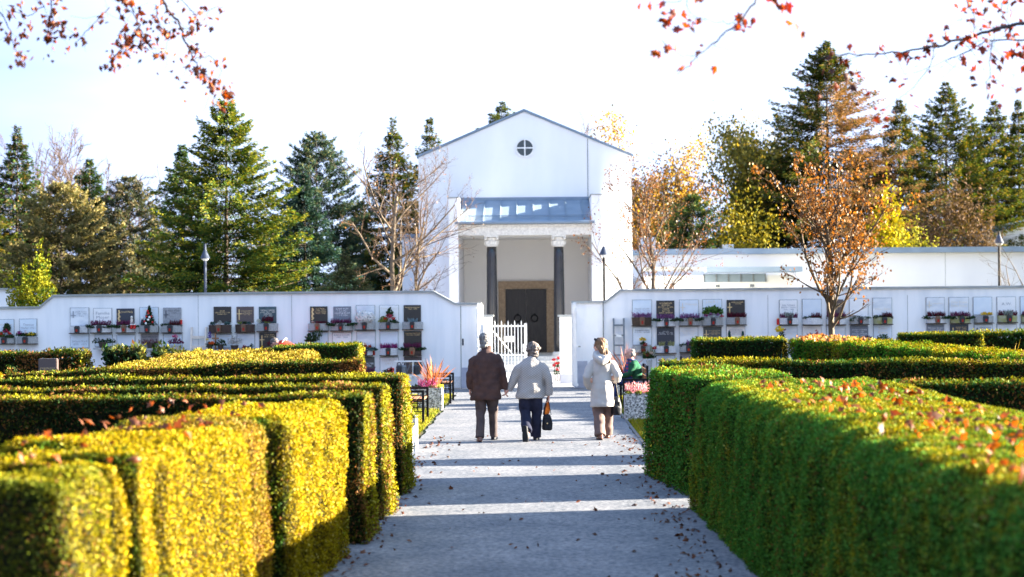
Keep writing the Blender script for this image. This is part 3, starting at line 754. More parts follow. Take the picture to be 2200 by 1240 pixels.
def wall_bits():
    # end bays slightly proud with darker plinth, joints
    M['plinth'] = mat('plinth', (0.42, 0.44, 0.52), .9, (0.34, 0.36, 0.43), 5, .1, 40)
    for root, ox, a, b, zt in ((wl, oxl, 991, 1030, 790), (wr, oxr, 1234, 1262, 776)):
        m = MB(); m.box(PX(a, 800, DW) - ox, PX(b, 800, DW) - ox, -.028, -.002, 0, PZ(a, zt, DW)); m.build('plinth', M['plinth'], root)
    m = MB(); x = PX(990, 700, DW) - oxl; m.box(x - .012, x + .012, -.006, -.001, 0, PZ(990, 657, DW)); m.build('wall_joint', M['coping'], wl)
    m = MB(); x = PX(994.5, 735, DW) - oxl; m.box(x - .018, x + .018, -.02, -.008, PZ(994, 742, DW), PZ(994, 728, DW)); m.build('key_slot', M['black'], wl)
    m = MB(); x = PX(1296, 700, DW) - oxr; m.tube([(x - .05, -.06, PZ(1296, 647, DW)), (x, -.05, PZ(1296, 648, DW)), (x, -.05, .02)], .014, 6); m.build('drain_pipe', M['grey_metal'], wr)
    m = MB(); m.box(PX(970, 820, DW) - oxl, PX(989, 820, DW) - oxl, -.03, -.002, .02, PZ(980, 809, DW)); m.build('plinth', M['pale_concrete'], wl)
    for px, ox, root in ((627, oxl, wl), (426, oxl, wl), (1650, oxr, wr), (1990 - 40, oxr, wr)):
        m = MB(); x = PX(px, 700, DW) - ox; m.box(x - .005, x + .005, -.004, -.001, 0, PZ(px, 634, DW)); m.build('wall_joint', M['coping'], root)
wall_bits()

# gate posts, gate leaves
def gate_post(px0, px1, pyt, label):
    D = 48.6; x0, x1 = PX(px0, 750, D), PX(px1, 750, D)
    root = empty('gate_post', ((x0 + x1) / 2, D, 0), 0, label, 'gate post'); w = (x1 - x0) / 2
    zt = PZ(px0, pyt, D)
    MB().box(-w, w, 0, .4, .26, zt).build('shaft', M['wall'], root)
    MB().box(-w + .004, w + .012, -.012, .41, 0, .257).build('plinth', M['plinth'], root)
    MB().box(-w - .05, w + .05, -.05, .45, zt + .003, zt + .05).build('cap', M['coping'], root)
gate_post(1037, 1057, 681, 'white square gate post with flat cap, left of the picket gate')
gate_post(1203, 1228, 681, 'white square gate post with flat cap, right of the picket gate')
def picket_gate():
    D = 48.7; x0, x1 = PX(1060, 750, D), PX(1131, 750, D)
    root = empty('picket_gate', (x0, D, 0), 0, 'white metal picket gate with small blank sign, standing half open', 'gate')
    w = x1 - x0; zt = PZ(1095, 688, D); zr = PZ(1095, 695, D); n = 10
    for i in range(n):
        x = w * (i + .5) / n; h = zt if i % 2 == 0 else zr
        b = MB(); b.box(x - .013, x + .013, -.013, .013, .12, h - .05); b.add([(x - .013, -.013, h - .049), (x + .013, -.013, h - .049), (x + .013, .013, h - .049), (x - .013, .013, h - .049), (x, 0, h)], [(0, 1, 4), (1, 2, 4), (2, 3, 4), (3, 0, 4)])
        b.build('picket', M['white'], root)
    f = MB()
    for z in (.16, PZ(1095, 763, D), zr - .07): f.box(0, w - .056, .015, .035, z - .02, z + .02)
    f.box(w - .055, w + .02, -.03, .03, .08, zr + .0); f.build('frame', M['white'], root)
    b = MB(); b.tube([(0, .05, zr - .2), (w * .62, .05, .75)], .014, 6); b.build('brace', M['white'], root)
    MB().box(w * .32, w * .66, -.035, -.02, PZ(1095, 735, D), PZ(1095, 722, D)).build('sign_plate', M['white'], root)
    MB().box(w - .1, w + .01, -.05, -.032, PZ(1125, 756, D), PZ(1125, 739, D)).build('lock_case', M['white'], root)
picket_gate()
def big_leaf(px, label, rz):
    x = PX(px, 740, 46.3); root = empty('gate_leaf', (x, 46.35, 0), R(rz), label, 'gate')
    for i in range(11):
        y = -.1 - i * .11; h = 2.05 + .10 * (i % 2)
        b = MB(); b.box(-.014, .014, y - .014, y + .014, .09, h - .05); b.add([(-.014, y - .014, h - .049), (.014, y - .014, h - .049), (.014, y + .014, h - .049), (-.014, y + .014, h - .049), (0, y, h)], [(0, 1, 4), (1, 2, 4), (2, 3, 4), (3, 0, 4)])
        b.build('picket', M['white'], root)
    f = MB()
    for z in (.14, 1.05, 1.9): f.box(.016, .036, -1.25, -.05, z - .025, z + .025)
    f.box(-.03, .03, -.06, -.0, .05, 2.1); f.build('frame', M['white'], root)
    h = MB(); h.box(.04, .10, -1.2, -1.1, 1.05, 1.08); h.build('latch', M['grey_metal'], root)
big_leaf(1036, 'tall white picket gate leaf swung open against the left wall end', -4)
big_leaf(1231, 'tall white picket gate leaf swung open against the right wall end', 3)

# ------------------------------------------------------------------ lamp posts
def lamp(px, pyt, pyh, D, label, matn, dark):
    x = PX(px, 600, D); root = empty('street_lamp', (x, D, 0), 0, label, 'street lamp', 'slender lamp posts behind the walls')
    zt, zh = PZ(px, pyt, D), PZ(px, pyh, D)
    MB().tube([(0, 0, 0), (0, 0, zt)], [.045, .036], 10).build('pole', M[matn], root)
    hd = MB(); hd.lathe([(.135, zh - .09), (.14, zh - .08), (.05, zh + .12), (.04, zh + .16)], seg=16); hd.build('lamp_shade', M[dark], root)
    MB().lathe([(.03, zh - .16), (.09, zh - .12), (.11, zh - .094)], seg=14).build('lamp_glass', M['pale_concrete'], root)
lamp(441, 524, 549, 53, 'slim grey lamp post with blue cone head before the tall fir', 'lamp_blue', 'lamp_blue')
lamp(1298, 530, 541, 53, 'slim dark lamp post beside the right side of the chapel porch', 'black', 'lamp_blue')
lamp(2147, 498, 516, 53, 'slim dark lamp post before the low building at far right', 'black', 'lamp_blue')
# ------------------------------------------------------------------ plaques on the walls
ORD = ['first', 'second', 'third', 'fourth', 'fifth']
GN = {'G0': 'at far left edge', 'G1': 'left of white ladder', 'G2': 'right of white ladder', 'G3': 'left of the gate',
      'R1': 'beside the grey ladder', 'R2': 'behind orange-brown tree', 'R3': 'at far right edge'}
ROWN = ['upper', 'middle', 'lowest']
def text_mesh(lines, mat_, parent, x0, x1, z0, z1, y, align='CENTER'):
    cu = bpy.data.curves.new('inscription', 'FONT'); cu.body = '\n'.join(lines); cu.align_x = align; cu.size = 1; cu.space_line = 1.0
    cu.resolution_u = 2
    o = bpy.data.objects.new('tmp', cu); me = bpy.data.meshes.new_from_object(o); bpy.data.objects.remove(o); bpy.data.curves.remove(cu)
    n = len(me.vertices); co = np.empty(n * 3, dtype=np.float32); me.vertices.foreach_get('co', co); co = co.reshape(-1, 3)
    mn, mx = co.min(0), co.max(0)
    s = min((x1 - x0) / (mx[0] - mn[0]), (z1 - z0) / (mx[1] - mn[1]))
    c = (mn + mx) / 2; out = np.empty_like(co)
    sx = s * min(1.25, (x1 - x0) / (s * (mx[0] - mn[0])))
    out[:, 0] = (co[:, 0] - c[0]) * sx + (x0 + x1) / 2; out[:, 2] = (co[:, 1] - c[1]) * s + (z0 + z1) / 2; out[:, 1] = y
    me.vertices.foreach_set('co', out.ravel()); me.name = 'inscription'; me.materials.clear(); me.materials.append(mat_); me.update()
    return link(bpy.data.objects.new('inscription', me), parent)
LOOK = {'black': 'black', 'navy': 'dark navy', 'brown': 'dark brown', 'teal': 'dark teal', 'darkgreen': 'dark green-grey', 'slate': 'slate grey', 'grey': 'mid grey',
        'taupe': 'brownish grey', 'pale': 'pale', 'ice': 'pale blue', 'white': 'white', 'marble': 'streaked marble', 'beige': 'cream'}
LET = {'gold': 'gold lettering', 'white_letters': 'white lettering', 'grey_letters': 'grey lettering', 'dark_letters': 'dark lettering', 'cream_letters': 'faint cream lettering', None: 'no lettering'}
def plaque(g, row, i, x0, x1, y0, y1, style, lettering=None, lines=None, cross=None, tb=(.12, .5), orn=False):
    D = DW - .001
    a, b = P(x0, (y0 + y1) / 2, D), P(x1, (y0 + y1) / 2, D); zt, zb = PZ((x0 + x1) / 2, y0, D), PZ((x0 + x1) / 2, y1, D)
    cx, cz = (a.x + b.x) / 2, (zt + zb) / 2; w, h = (b.x - a.x) / 2, (zt - zb) / 2
    lab = f"{LOOK[style]} memorial plaque with {LET[lettering]}, {ROWN[row]} row, {ORD[i]} {GN[g]}"
    m = MB(); m.box(-w, w, -.035, -.004, -h, h)
    o = m.build('memorial_plaque', PL[style], bevel=.004, loc=(cx, DW, cz), segs=1)
    T(o, lab, 'plaque', 'memorial plaques on the walls')
    if style in ('pale', 'ice', 'white', 'marble', 'beige'):
        fr = MB(); t = .012
        fr.box(-w - t, -w - .001, -.022, -.002, -h - t, h + t); fr.box(w + .001, w + t, -.022, -.002, -h - t, h + t)
        fr.box(-w, w, -.022, -.002, h + .001, h + t); fr.box(-w, w, -.022, -.002, -h - t, -h - .001)
        fr.build('edge_joint', M['coping'], o)
    if lines:
        xl = -w * .82 if not (cross or orn) else -w * .45
        text_mesh(lines, M[lettering], o, xl, w * .86, h - 2 * h * tb[1], h - 2 * h * tb[0], -.0375)
    if cross:
        m = MB(); cxx = -w * .68; ct, cb = h * .66, -h * cross
        m.box(cxx - .012, cxx + .012, -.046, -.036, cb, ct); m.box(cxx - .06, cxx - .0125, -.045, -.036, ct - .12, ct - .098); m.box(cxx + .0125, cxx + .06, -.045, -.036, ct - .12, ct - .098)
        m.build('cross', M[lettering or 'gold'], o)
    if orn:
        m = MB(); rs = random.Random(int(x0))
        for k in range(9):
            t_ = k / 8; m.ell((-w * .72 + .015 * math.sin(k * 2), -.036, h * .7 - t_ * 1.25 * h), (.022, .008, .03), Matrix.Rotation(rs.uniform(-1, 1), 3, 'Y'), 8, 5)
        m.build('ornament', M['gold'], o)
    return o
PQ = [
 ('G0',0,0,-4,30,687,722,'ice','cream_letters',['Hilda Wagner']), ('G0',0,1,43,79,686,716,'ice','grey_letters',['Theresia','Hofer 1921'],None,(.2,.8)),
 ('G1',0,0,152,191,662,700,'marble','grey_letters',['Josefa Ortner','1908   1989','Franz'],.1,(.1,.55)),
 ('G1',0,1,202,240,663,698,'white','grey_letters',['Familie','Moser'],None,(.2,.62)), ('G1',0,2,251,289,663,700,'navy','gold',['Josef Mally'],None,(.12,.3),True),
 ('G1',0,3,301,340,661,697,'ice','cream_letters',['Hedwig','Lang'],None,(.08,.4)), ('G1',0,4,351,390,661,697,'grey','dark_letters',['Anna Huber','1930'],.2,(.1,.4)),
 ('G1',1,0,152,191,717,747,'ice','grey_letters',['Johann Riedl','1899   1971'],None,(.45,.85)), ('G1',1,1,205,241,719,744,'pale','cream_letters',['ANNA WIESER','1904 - 1983']),
 ('G1',1,2,252,290,720,744,'pale'), ('G1',1,3,303,341,718,747,'taupe','dark_letters',['Karl Winter','1911 - 1990','Maria'],None,(.12,.7)), ('G1',1,4,352,391,718,747,'ice','cream_letters',['Rosa Berger','1920  1999'],None,(.1,.5)),
 ('G2',0,0,459.5,497,659,693,'black','gold',['SCHIER','HEDWIG 1923 - 1998','ALFRED 1921 -'],None,(.13,.62)),
 ('G2',0,1,508.5,545.5,659,693,'brown','gold',['FRANZ SCHWEIGER','1919 - 1978','LIESE SCHWEIGER','1921 - 1995'],.65,(.16,.62)),
 ('G2',0,2,556.5,594,659,694.5,'teal','cream_letters',['FAMILIE CZERNY','JOSEF 1912 - 1987','HERMINE','1915 - 2001'],None,(.16,.62)),
 ('G2',1,0,460,498,719,747,'pale','cream_letters',['Anton Kofler'],None,(.05,.2)), ('G2',1,1,510,547,717,748,'marble','white_letters',['Leopold Bauer','1925 1991'],None,(.3,.7)), ('G2',1,2,557.5,594,714.5,750,'black','gold',['Hans Karl','1910 - 1985'],.55,(.08,.3)),
 ('G3',0,0,666.5,704,658.5,694,'black','gold',['Karl Pfeffer','1908 - 1979','Rosina Pfeffer','1912 - 1998'],None,(.1,.46),True),
 ('G3',0,1,716.5,754.5,658.5,693,'slate','white_letters',['JOSEF RUFF','* 4.3.1921','HELENE RUFF','* 1.7.1924'],None,(.1,.6)),
 ('G3',0,2,766,805,656.5,694,'marble'), ('G3',0,3,816,856,656.5,692,'white','cream_letters',['Emma Koch'],None,(.1,.25)),
 ('G3',0,4,867.5,904.5,655.5,691,'black','gold',['Rudolf Neuwirther','1923 - 1997'],None,(.1,.28)),
 ('G3',1,0,667,704.5,714,742,'ice','white_letters',['Elsa Vogl'],None,(.08,.25)), ('G3',1,1,715,755,715,742,'white','grey_letters',['KARIN DANEK','1941   2006'],None,(.12,.42)),
 ('G3',1,2,767,806,712,746,'marble'), ('G3',1,3,817,855,712,746,'pale','white_letters',['Otto Stern'],None,(.1,.25)), ('G3',1,4,868,906,711.5,746,'black','gold',['JOHANN GERSTNER','12.3.1930 - 7.5.2009'],None,(.1,.28)),
 ('G3',2,0,780,805,767,802,'darkgreen','white_letters',['WALTER','1950'],None,(.35,.6)), ('G3',2,1,817,856,768,801,'white','cream_letters',['Ida Pohl','1911'],None,(.1,.5)), ('G3',2,2,868,906,767,803,'brown','gold',['Paul Frank','1935'],None,(.2,.5)),
 ('R1',0,0,1359,1399,645,682,'ice','grey_letters',['FRANZ LANGER','2.7.1921 - 7.4.1990'],None,(.46,.66)), ('R1',0,1,1410,1449,646,683,'black','gold',['NONNBERGER','EDMUND','30.7.1921 - 5.1.2001','RENATE','26.3.1928','ANNA NIRESCH'],None,(.08,.78)),
 ('R1',0,2,1460,1500,645,682,'pale','cream_letters',['Walpurga'],.3,(.15,.35)), ('R1',0,3,1510,1550,644,682,'pale','cream_letters',['I.N.R.I.'],None,(.05,.2)), ('R1',0,4,1561,1600,644.5,681,'black','gold',['MARIA SCHREIER','* 17.9.1916'],.55,(.1,.27)),
 ('R1',1,0,1360,1399,703,741,'pale','dark_letters',['ELISABETH NIDEK','31.3.1921 - 16.9.2001'],None,(.14,.34)), ('R1',1,1,1411,1449,704,741,'navy','white_letters',['R A D E R','EDUARD    1919 - 1995','DOROTHEA   1921 - 2005'],None,(.1,.5)),
 ('R1',1,2,1460,1499,702,741,'marble','cream_letters',['WILHELM SPAHN','FRITZ SPAHN','1921 - 1999'],None,(.1,.62)), ('R1',1,3,1511,1550,702.5,742,'darkgreen','gold',['ERNA NIEDERHOFER','1901 - 1990','ALOIS NIEDERHOFER','1904 - 1991'],.8,(.12,.5)),
 ('R1',1,4,1561,1600,701.5,741,'beige','grey_letters',['HELENE SAILER','LEOPOLD SAILER','1932 - 2004'],None,(.1,.5)),
 ('R1',2,0,1360,1399,764,800,'pale','cream_letters',['Maria Zeller'],None,(.08,.2)), ('R1',2,1,1411,1449,764,800,'ice','cream_letters',['Hubert Frey','1938'],.2,(.1,.4)), ('R1',2,2,1461,1499,757,795,'taupe'),
 ('R2',0,0,1675,1712,645,682,'white','grey_letters',['EMIL TOMAN','BERTA TOMAN','1910 - 1988'],None,(.2,.65)), ('R2',0,1,1724,1764,643.5,682,'pale'), ('R2',0,2,1776,1811.5,643.5,681,'brown','gold',['ANTON VEIT','HELGA VEIT','1990'],None,(.2,.62)),
 ('R2',0,3,1825,1864,642,681,'white'), ('R2',0,4,1875,1915,641,680,'marble','cream_letters',['Viktor Blaha'],None,(.5,.68)),
 ('R2',1,0,1675,1712,700,738,'marble','cream_letters',['Leo'],None,(.35,.5)), ('R2',1,1,1724,1764,700,738,'beige','cream_letters',['Grete Haas'],None,(.06,.2)), ('R2',1,2,1776,1815,700,738,'marble'),
 ('R2',1,3,1826,1865,699.5,738,'slate','white_letters',['ADOLF STEINER','1904 - 1981','AMALIE STEINER','1909 - 1999'],None,(.1,.72)), ('R2',1,4,1877,1915,698,736,'pale','cream_letters',['Erna','Kern'],None,(.12,.5)),
 ('R3',0,0,1990,2028,640,679,'marble','cream_letters',['Ludwig Hahn'],.1,(.22,.42)), ('R3',0,1,2039,2080,639.5,679,'marble','cream_letters',['Otto Kraus','Hella Kraus'],None,(.18,.5)), ('R3',0,2,2091,2130,639,676,'pale'),
 ('R3',0,3,2142,2181,638.5,677,'white','grey_letters',['A.W.'],None,(.3,.45)), ('R3',0,4,2192,2230,638,677,'ice','white_letters',['Emil'],None,(.1,.3)),
 ('R3',1,0,1990.5,2028,698,735,'slate','white_letters',['Nikolaus Berger','1926 - 2006'],None,(.12,.36)), ('R3',1,1,2040.5,2080,697,735,'navy','gold',['Stefan Kroll','1914 - 1985','Rosa Kroll','1918 - 2001'],.55,(.12,.5)),
 ('R3',1,2,2093,2132,698,735,'pale','dark_letters',['HEINRICH SACK','1930'],.3,(.12,.3)), ('R3',1,3,2142,2183,697,735,'marble','grey_letters',['Paula'],None,(.3,.45)), ('R3',1,4,2192,2230,697,735,'pale','dark_letters',['Ernst'],None,(.1,.25)),
]
for q_ in PQ: plaque(*q_)

# ------------------------------------------------------------------ flower boxes
rsP = np.random.RandomState(77)
def spikes(x0, x1, y0, y1, z, h, n, ta, tb, s=.04):
    C = np.stack([rsP.uniform(x0, x1, n), rsP.uniform(y0, y1, n), np.zeros(n)], axis=1)
    hh = h * rsP.uniform(.45, 1.1, n); C[:, 2] = z + hh * rsP.uniform(.2, .85, n)
    fan = (C[:, 0] - (x0 + x1) / 2) / max(x1 - x0, .01)
    D = np.stack([rsP.normal(0, .28, n) + fan * .7, rsP.normal(-.1, .3, n), np.ones(n)], axis=1)
    C[:, 0] += fan * .25 * (C[:, 2] - z)
    t = rsP.uniform(0, 1, n); V, Fq = leaf_quads(C, D, rsP.normal(size=(n, 3)), s * rsP.uniform(1.2, 2.4, n), s * .38)
    return V, Fq, rep_tint(lerp(ta, tb, t))
def clump(c, r, n, s, ta, tb, low=-.3):
    d = unit(rsP.normal(size=(n, 3))); d[:, 2] = np.maximum(d[:, 2], low)
    C = np.array(c) + d * np.array(r) * rsP.uniform(.5, 1.05, (n, 1))
    t = np.clip(rsP.uniform(0, 1, n), 0, 1)
    V, Fq = leaf_quads(C, rsP.normal(size=(n, 3)) + d * .8, unit(d + rsP.normal(0, .5, (n, 3))), s * rsP.uniform(.7, 1.4, n), s * .6)
    return V, Fq, rep_tint(lerp(ta, tb, t) * rsP.uniform(.5, 1.1, (n, 1)).repeat(4, 0).reshape(n, 4)[:, :1].repeat(1, 1) if False else lerp(ta, tb, t))
def join(parts):
    VV, FF, TT, b = [], [], [], 0
    for V, Fq, t in parts: VV.append(V); FF.append(Fq + b); TT.append(t); b += len(V)
    return np.concatenate(VV), np.concatenate(FF), np.concatenate(TT)
HE = {'purple': ((.10, .015, .05), (.26, .06, .15)), 'violet': ((.16, .05, .16), (.36, .16, .34)), 'maroon': ((.06, .008, .018), (.17, .02, .04)), 'magenta': ((.20, .01, .10), (.42, .05, .24)),
      'white': ((.55, .6, .55), (.8, .82, .78)), 'pink': ((.5, .18, .2), (.75, .38, .38)), 'silver': ((.25, .32, .28), (.5, .58, .52))}
GRN = ((.012, .035, .012), (.045, .09, .03)); BLU = ((.03, .08, .075), (.12, .22, .2)); LIME = ((.10, .14, .03), (.3, .33, .08))
def plants(kind, w, parent):
    """planting of a box 2w wide, top at z=0, centre depth y=-.12; each kind becomes its own part"""
    def put(name, parts, m='petal'):
        V, Fq, t = join(parts); mesh_np(name, V, Fq, M[m], parent, tint=t)
    k = kind.split('+')
    for kk in k:
        if kk in HE:
            put('heather', [spikes(-w * .92, w * .92, -.2, -.03, -.01, .15, 330, *HE[kk])])
        elif kk.startswith('half_'):
            c = kk[5:]; put('heather', [spikes(-w * .1, w * .9, -.2, -.04, -.01, .15, 180, *HE[c])])
        elif kk == 'garland': put('garland', [clump((x, -.16, -.01 - .03 * abs(math.sin(x * 9))), (.075, .075, .05), 46, .05, *GRN) for x in np.linspace(-w * 1.22, w * 1.22, 11)])
        elif kk == 'green': put('greenery', [clump((x, -.12, .0), (.07, .07, .06), 40, .045, *GRN) for x in np.linspace(-w * .8, w * .8, 7)])
        elif kk == 'trailing': put('ivy', [clump((x, -.17, -.01 - .06 * (i % 3 == 0)), (.06, .05, .05), 36, .04, *((.03, .06, .03), (.12, .17, .10))) for i, x in enumerate(np.linspace(-w * .9, w * .95, 9))])
        elif kk == 'cabbage':
            put('ornamental_cabbage', [clump((x, -.13, .035), (.075, .07, .05), 60, .06, *BLU) for x in (-w * .6, w * .65)] + [clump((0, -.13, .06), (.05, .05, .05), 40, .05, (.5, .5, .42), (.75, .75, .7))])
        elif kk == 'succulent': put('succulents', [clump((x, -.13, .03), (.06, .06, .045), 46, .05, *c) for x, c in ((-w * .5, LIME), (0, GRN), (w * .5, BLU))])
        elif kk == 'chrys':
            put('leaves', [clump((0, -.14, .05), (.2, .13, .1), 120, .07, *GRN)])
            V, Fq, t = [], [], []; parts = []
            n = 330; d = unit(rsP.normal(size=(n, 3))); d[:, 1] = -np.abs(d[:, 1]); 
            for i in range(n):
                pass
            C = np.array((0, -.14, .13)) + d * np.array((.245, .17, .155))
            for s_ in range(3):
                V, Fq = leaf_quads(C + d * .004 * s_, rsP.normal(size=(n, 3)), unit(d + rsP.normal(0, .25, (n, 3))), .052 * rsP.uniform(.8, 1.2, n), .045)
                parts.append((V, Fq, np.tile([[.98, .98, .95]], (len(V), 1))))
            put('white_flowers', parts)
        elif kk == 'redarr':
            put('fir_twigs', [clump((-w * .6, -.15, .06), (.12, .08, .09), 90, .08, *LIME), clump((w * .5, -.15, .02), (.14, .08, .06), 90, .07, *GRN), clump((.03, -.12, .22), (.09, .06, .14), 80, .09, *GRN)])
            put('red_flowers', [clump((-.1, -.2, .09), (.045, .045, .045), 40, .04, (.55, .02, .01), (.7, .05, .03)), clump((.12, -.2, .1), (.05, .045, .045), 40, .04, (.55, .02, .01), (.7, .05, .03)), clump((.02, -.2, .15), (.08, .05, .07), 60, .05, (.4, .02, .06), (.6, .08, .15))])
        elif kk == 'wreath':
            put('fir_twigs', [clump((x, -.16, -.01), (.1, .08, .05), 60, .07, *BLU) for x in np.linspace(-w, w * 1.1, 6)])
            put('red_flowers', [clump((x, -.18, .07), (.05, .05, .045), 40, .045, (.35, .03, .01), (.6, .1, .04)) for x in (-.12, 0, .11)] + [clump((0, -.18, .12), (.035, .03, .05), 30, .04, (.7, .4, .2), (.8, .6, .4))])
        elif kk == 'yellow': put('yellow_flowers', [clump((x, -.15, .055), (.08, .06, .05), 80, .04, (.75, .45, .01), (.85, .62, .03)) for x in (-.02, .13)])
        elif kk == 'yellowball':
            put('leaves', [clump((0, -.13, .06), (.07, .06, .06), 70, .05, *GRN)]); put('yellow_flowers', [clump((0, -.13, .16), (.085, .07, .06), 120, .04, (.75, .5, .01), (.9, .7, .03))])
        elif kk == 'mixed':
            put('leaves', [clump((x, -.14, .05), (.12, .08, .06), 60, .06, *GRN) for x in (-w * .6, 0, w * .6)])
            put('mixed_flowers', [clump((-w * .7, -.17, .1), (.07, .06, .06), 50, .045, *HE['magenta']), clump((-.02, -.18, .12), (.05, .05, .05), 40, .04, (.6, .55, .55), (.8, .7, .7)), clump((w * .45, -.18, .07), (.12, .06, .06), 70, .04, (.75, .5, .01), (.85, .65, .03))])
        elif kk == 'bouquet':
            put('leaves', [clump((x, -.14, .13 + .08 * (1 - abs(x) / .25)), (.11, .07, .12), 70, .09, (.02, .06, .015), (.10, .22, .03)) for x in (-.17, -.06, .06, .16)])
            put('mixed_flowers', [clump((x, -.19, z), (.05, .045, .045), 40, .04, *c) for x, z, c in ((-.17, .07, HE['magenta']), (-.05, .1, HE['violet']), (.02, .04, HE['white']), (.12, .09, HE['violet']), (.22, .05, ((.4, .01, .03), (.55, .04, .06))), (-.08, .02, HE['white']), (.17, .0, HE['white']))])
        elif kk == 'tree':
            put('fir_tree', [clump((0.03, -.15, .03 + .4 * t), (.17 * (1 - t) + .02, .12 * (1 - t) + .02, .06), 70, .055, *GRN) for t in np.linspace(0, 1, 8)])
            b = MB(); rr = random.Random(4)
            for kx, kz in ((-.02, .36), (-.05, .22), (.07, .22), (.0, .3), (-.1, .1), (.1, .08)): b.ell((.03 + kx, -.25, kz), (.026, .026, .026), nu=8, nv=6)
            b.build('red_bauble', M['red'], parent, smooth=True)
            b = MB()
            for kx, kz in ((.0, .14), (.03, .2), (-.06, .05)): b.ell((.03 + kx, -.28, kz), (.03, .03, .03), nu=8, nv=6)
            b.build('white_bauble', M['white'], parent, smooth=True)
        elif kk == 'teapots': put('plants', [clump((-.12, -.16, .02), (.05, .04, .05), 30, .04, (.5, .3, .25), (.7, .5, .4)), spikes(-w * .2, w * .9, -.2, -.05, 0, .06, 120, *HE['maroon'])])
        elif kk == 'mauve_mid': put('heather', [spikes(-.12, .14, -.2, -.05, .04, .16, 220, *HE['maroon']), clump((0, -.16, .0), (.1, .06, .08), 50, .05, *LIME), clump((-.2, -.16, .05), (.07, .05, .07), 50, .04, (.5, .5, .4), (.8, .8, .6))])
        elif kk == 'bluegrass': put('blue_grass', [spikes(-.1, .12, -.2, -.08, -.02, .13, 140, (.15, .25, .28), (.35, .45, .48))])
        elif kk == 'centre_white': put('white_heather', [spikes(-.1, .1, -.22, -.08, 0, .17, 180, *HE['silver'])])
        elif kk == 'limegrass': put('grasses', [spikes(x - .07, x + .07, -.2, -.08, 0, .12, 110, (.25, .27, .1), (.5, .5, .25)) for x in (-w * .4, w * .5)])
BN = {'concrete': 'grey concrete', 'moss_concrete': 'mossy concrete', 'pale_concrete': 'white', 'bronze_box': 'dark bronze', 'basket': 'brown wicker'}
PN = {'none': 'nothing planted', 'mixed': 'mixed yellow, purple flowers', 'redarr': 'red flowers and fir', 'wreath': 'red wreath flowers', 'tree': 'small decorated fir tree', 'purple+garland': 'purple heather and fir', 'mauve_mid': 'maroon heather', 'chrys': 'white chrysanthemums',
      'cabbage': 'ornamental cabbages', 'succulent': 'low succulents', 'bouquet': 'large mixed bouquet', 'yellow': 'yellow flowers', 'yellowball': 'yellow chrysanthemum', 'magenta': 'magenta heather', 'trailing': 'trailing ivy'}
def flower_box(g, row, i, x0, x1, y0, y1, bm_, pl, lan='lantern', flat=False, lx=0.0):
    D = DW - .001
    a, b = PX(x0, (y0 + y1) / 2, D), PX(x1, (y0 + y1) / 2, D); zt, zb = PZ((x0 + x1) / 2, y0, D), PZ((x0 + x1) / 2, y1, D)
    w, h = (b - a) / 2, zt - zb; dp = .235
    what = PN.get(pl) or PN.get(pl.split('+')[0]) or (pl.split('+')[0].replace('half_', '').replace('_', ' ') + ' heather')
    if pl.startswith('green'): what = 'low greenery'
    if pl.startswith('teapots'): what = 'ornaments, low plants'
    lab = f"{BN[bm_]} box with {what}, under {ROWN[row]} {ORD[i]} plaque {GN[g]}"
    root = empty('flower_box', ((a + b) / 2, DW - .003, zt), 0, lab, 'flower box', 'flower boxes under the plaques')
    n = 12
    if flat: poly = [(-w, -.001), (-w, -dp * .6), (w, -dp * .6), (w, -.001)]
    else: poly = [(-w, -.001), (-w, -dp * .55)] + [(-w + 2 * w * t, -dp * .55 - dp * .42 * math.sin(math.pi * t)) for t in np.linspace(.08, .92, n)] + [(w, -dp * .55), (w, -.001)]
    poly = poly[::1]
    m = MB(); k = len(poly)
    inn = [(x * .9, min(y * .88, -.02)) for x, y in poly]
    vs = [(x * (.93 if bm_ == 'basket' else .97), y * .94, -h) for x, y in poly] + [(x, y, 0) for x, y in poly] + [(x, y, 0) for x, y in inn] + [(x, y, -.03) for x, y in inn]
    fs = [tuple(range(k))]
    for q0 in (0, k, 2 * k):
        fs += [(q0 + j, q0 + k + j, q0 + k + (j + 1) % k, q0 + (j + 1) % k) for j in range(k)]
    fs.append(tuple(range(4 * k - 1, 3 * k - 1, -1)))
    m.add(vs, fs); m.build('trough', M[bm_], root)
    MB().box(-w * 1.02, w * 1.02, -dp * .75, -.001, -h - .024, -h - .003).build('shelf', M['bronze_box'], root)
    if lan:
        s = .062; yb = -dp * 1.0; zc = -h * .5
        lt = MB(); lt.add([(lx - s * .8, yb - .0, -h * .98), (lx + s * .8, yb, -h * .98), (lx + s, yb, -h * .08), (lx - s, yb, -h * .08), (lx - s * .8, yb - .1, -h * .98), (lx + s * .8, yb - .1, -h * .98), (lx + s, yb - .11, -h * .08), (lx - s, yb - .11, -h * .08)],
               [(0, 1, 2, 3), (4, 7, 6, 5), (0, 4, 5, 1), (3, 2, 6, 7), (0, 3, 7, 4), (1, 5, 6, 2)])
        lt.box(lx - s * .75, lx + s * .75, yb - .09, yb - .01, -h * .08 + .002, .012)
        l = lt.build('lantern', M[lan], root)
        MB().add([(lx - s * .36, yb - .1055, -h * .82), (lx + s * .36, yb - .1055, -h * .82), (lx + s * .4, yb - .1095, -h * .42), (lx - s * .4, yb - .1095, -h * .42)], [(0, 1, 2, 3)]).build('lantern_glass', M['red_glass'], l)
    if pl != 'none': plants(pl, w, root)
    return root
C_, MC, PC, BB = 'concrete', 'moss_concrete', 'pale_concrete', 'bronze_box'
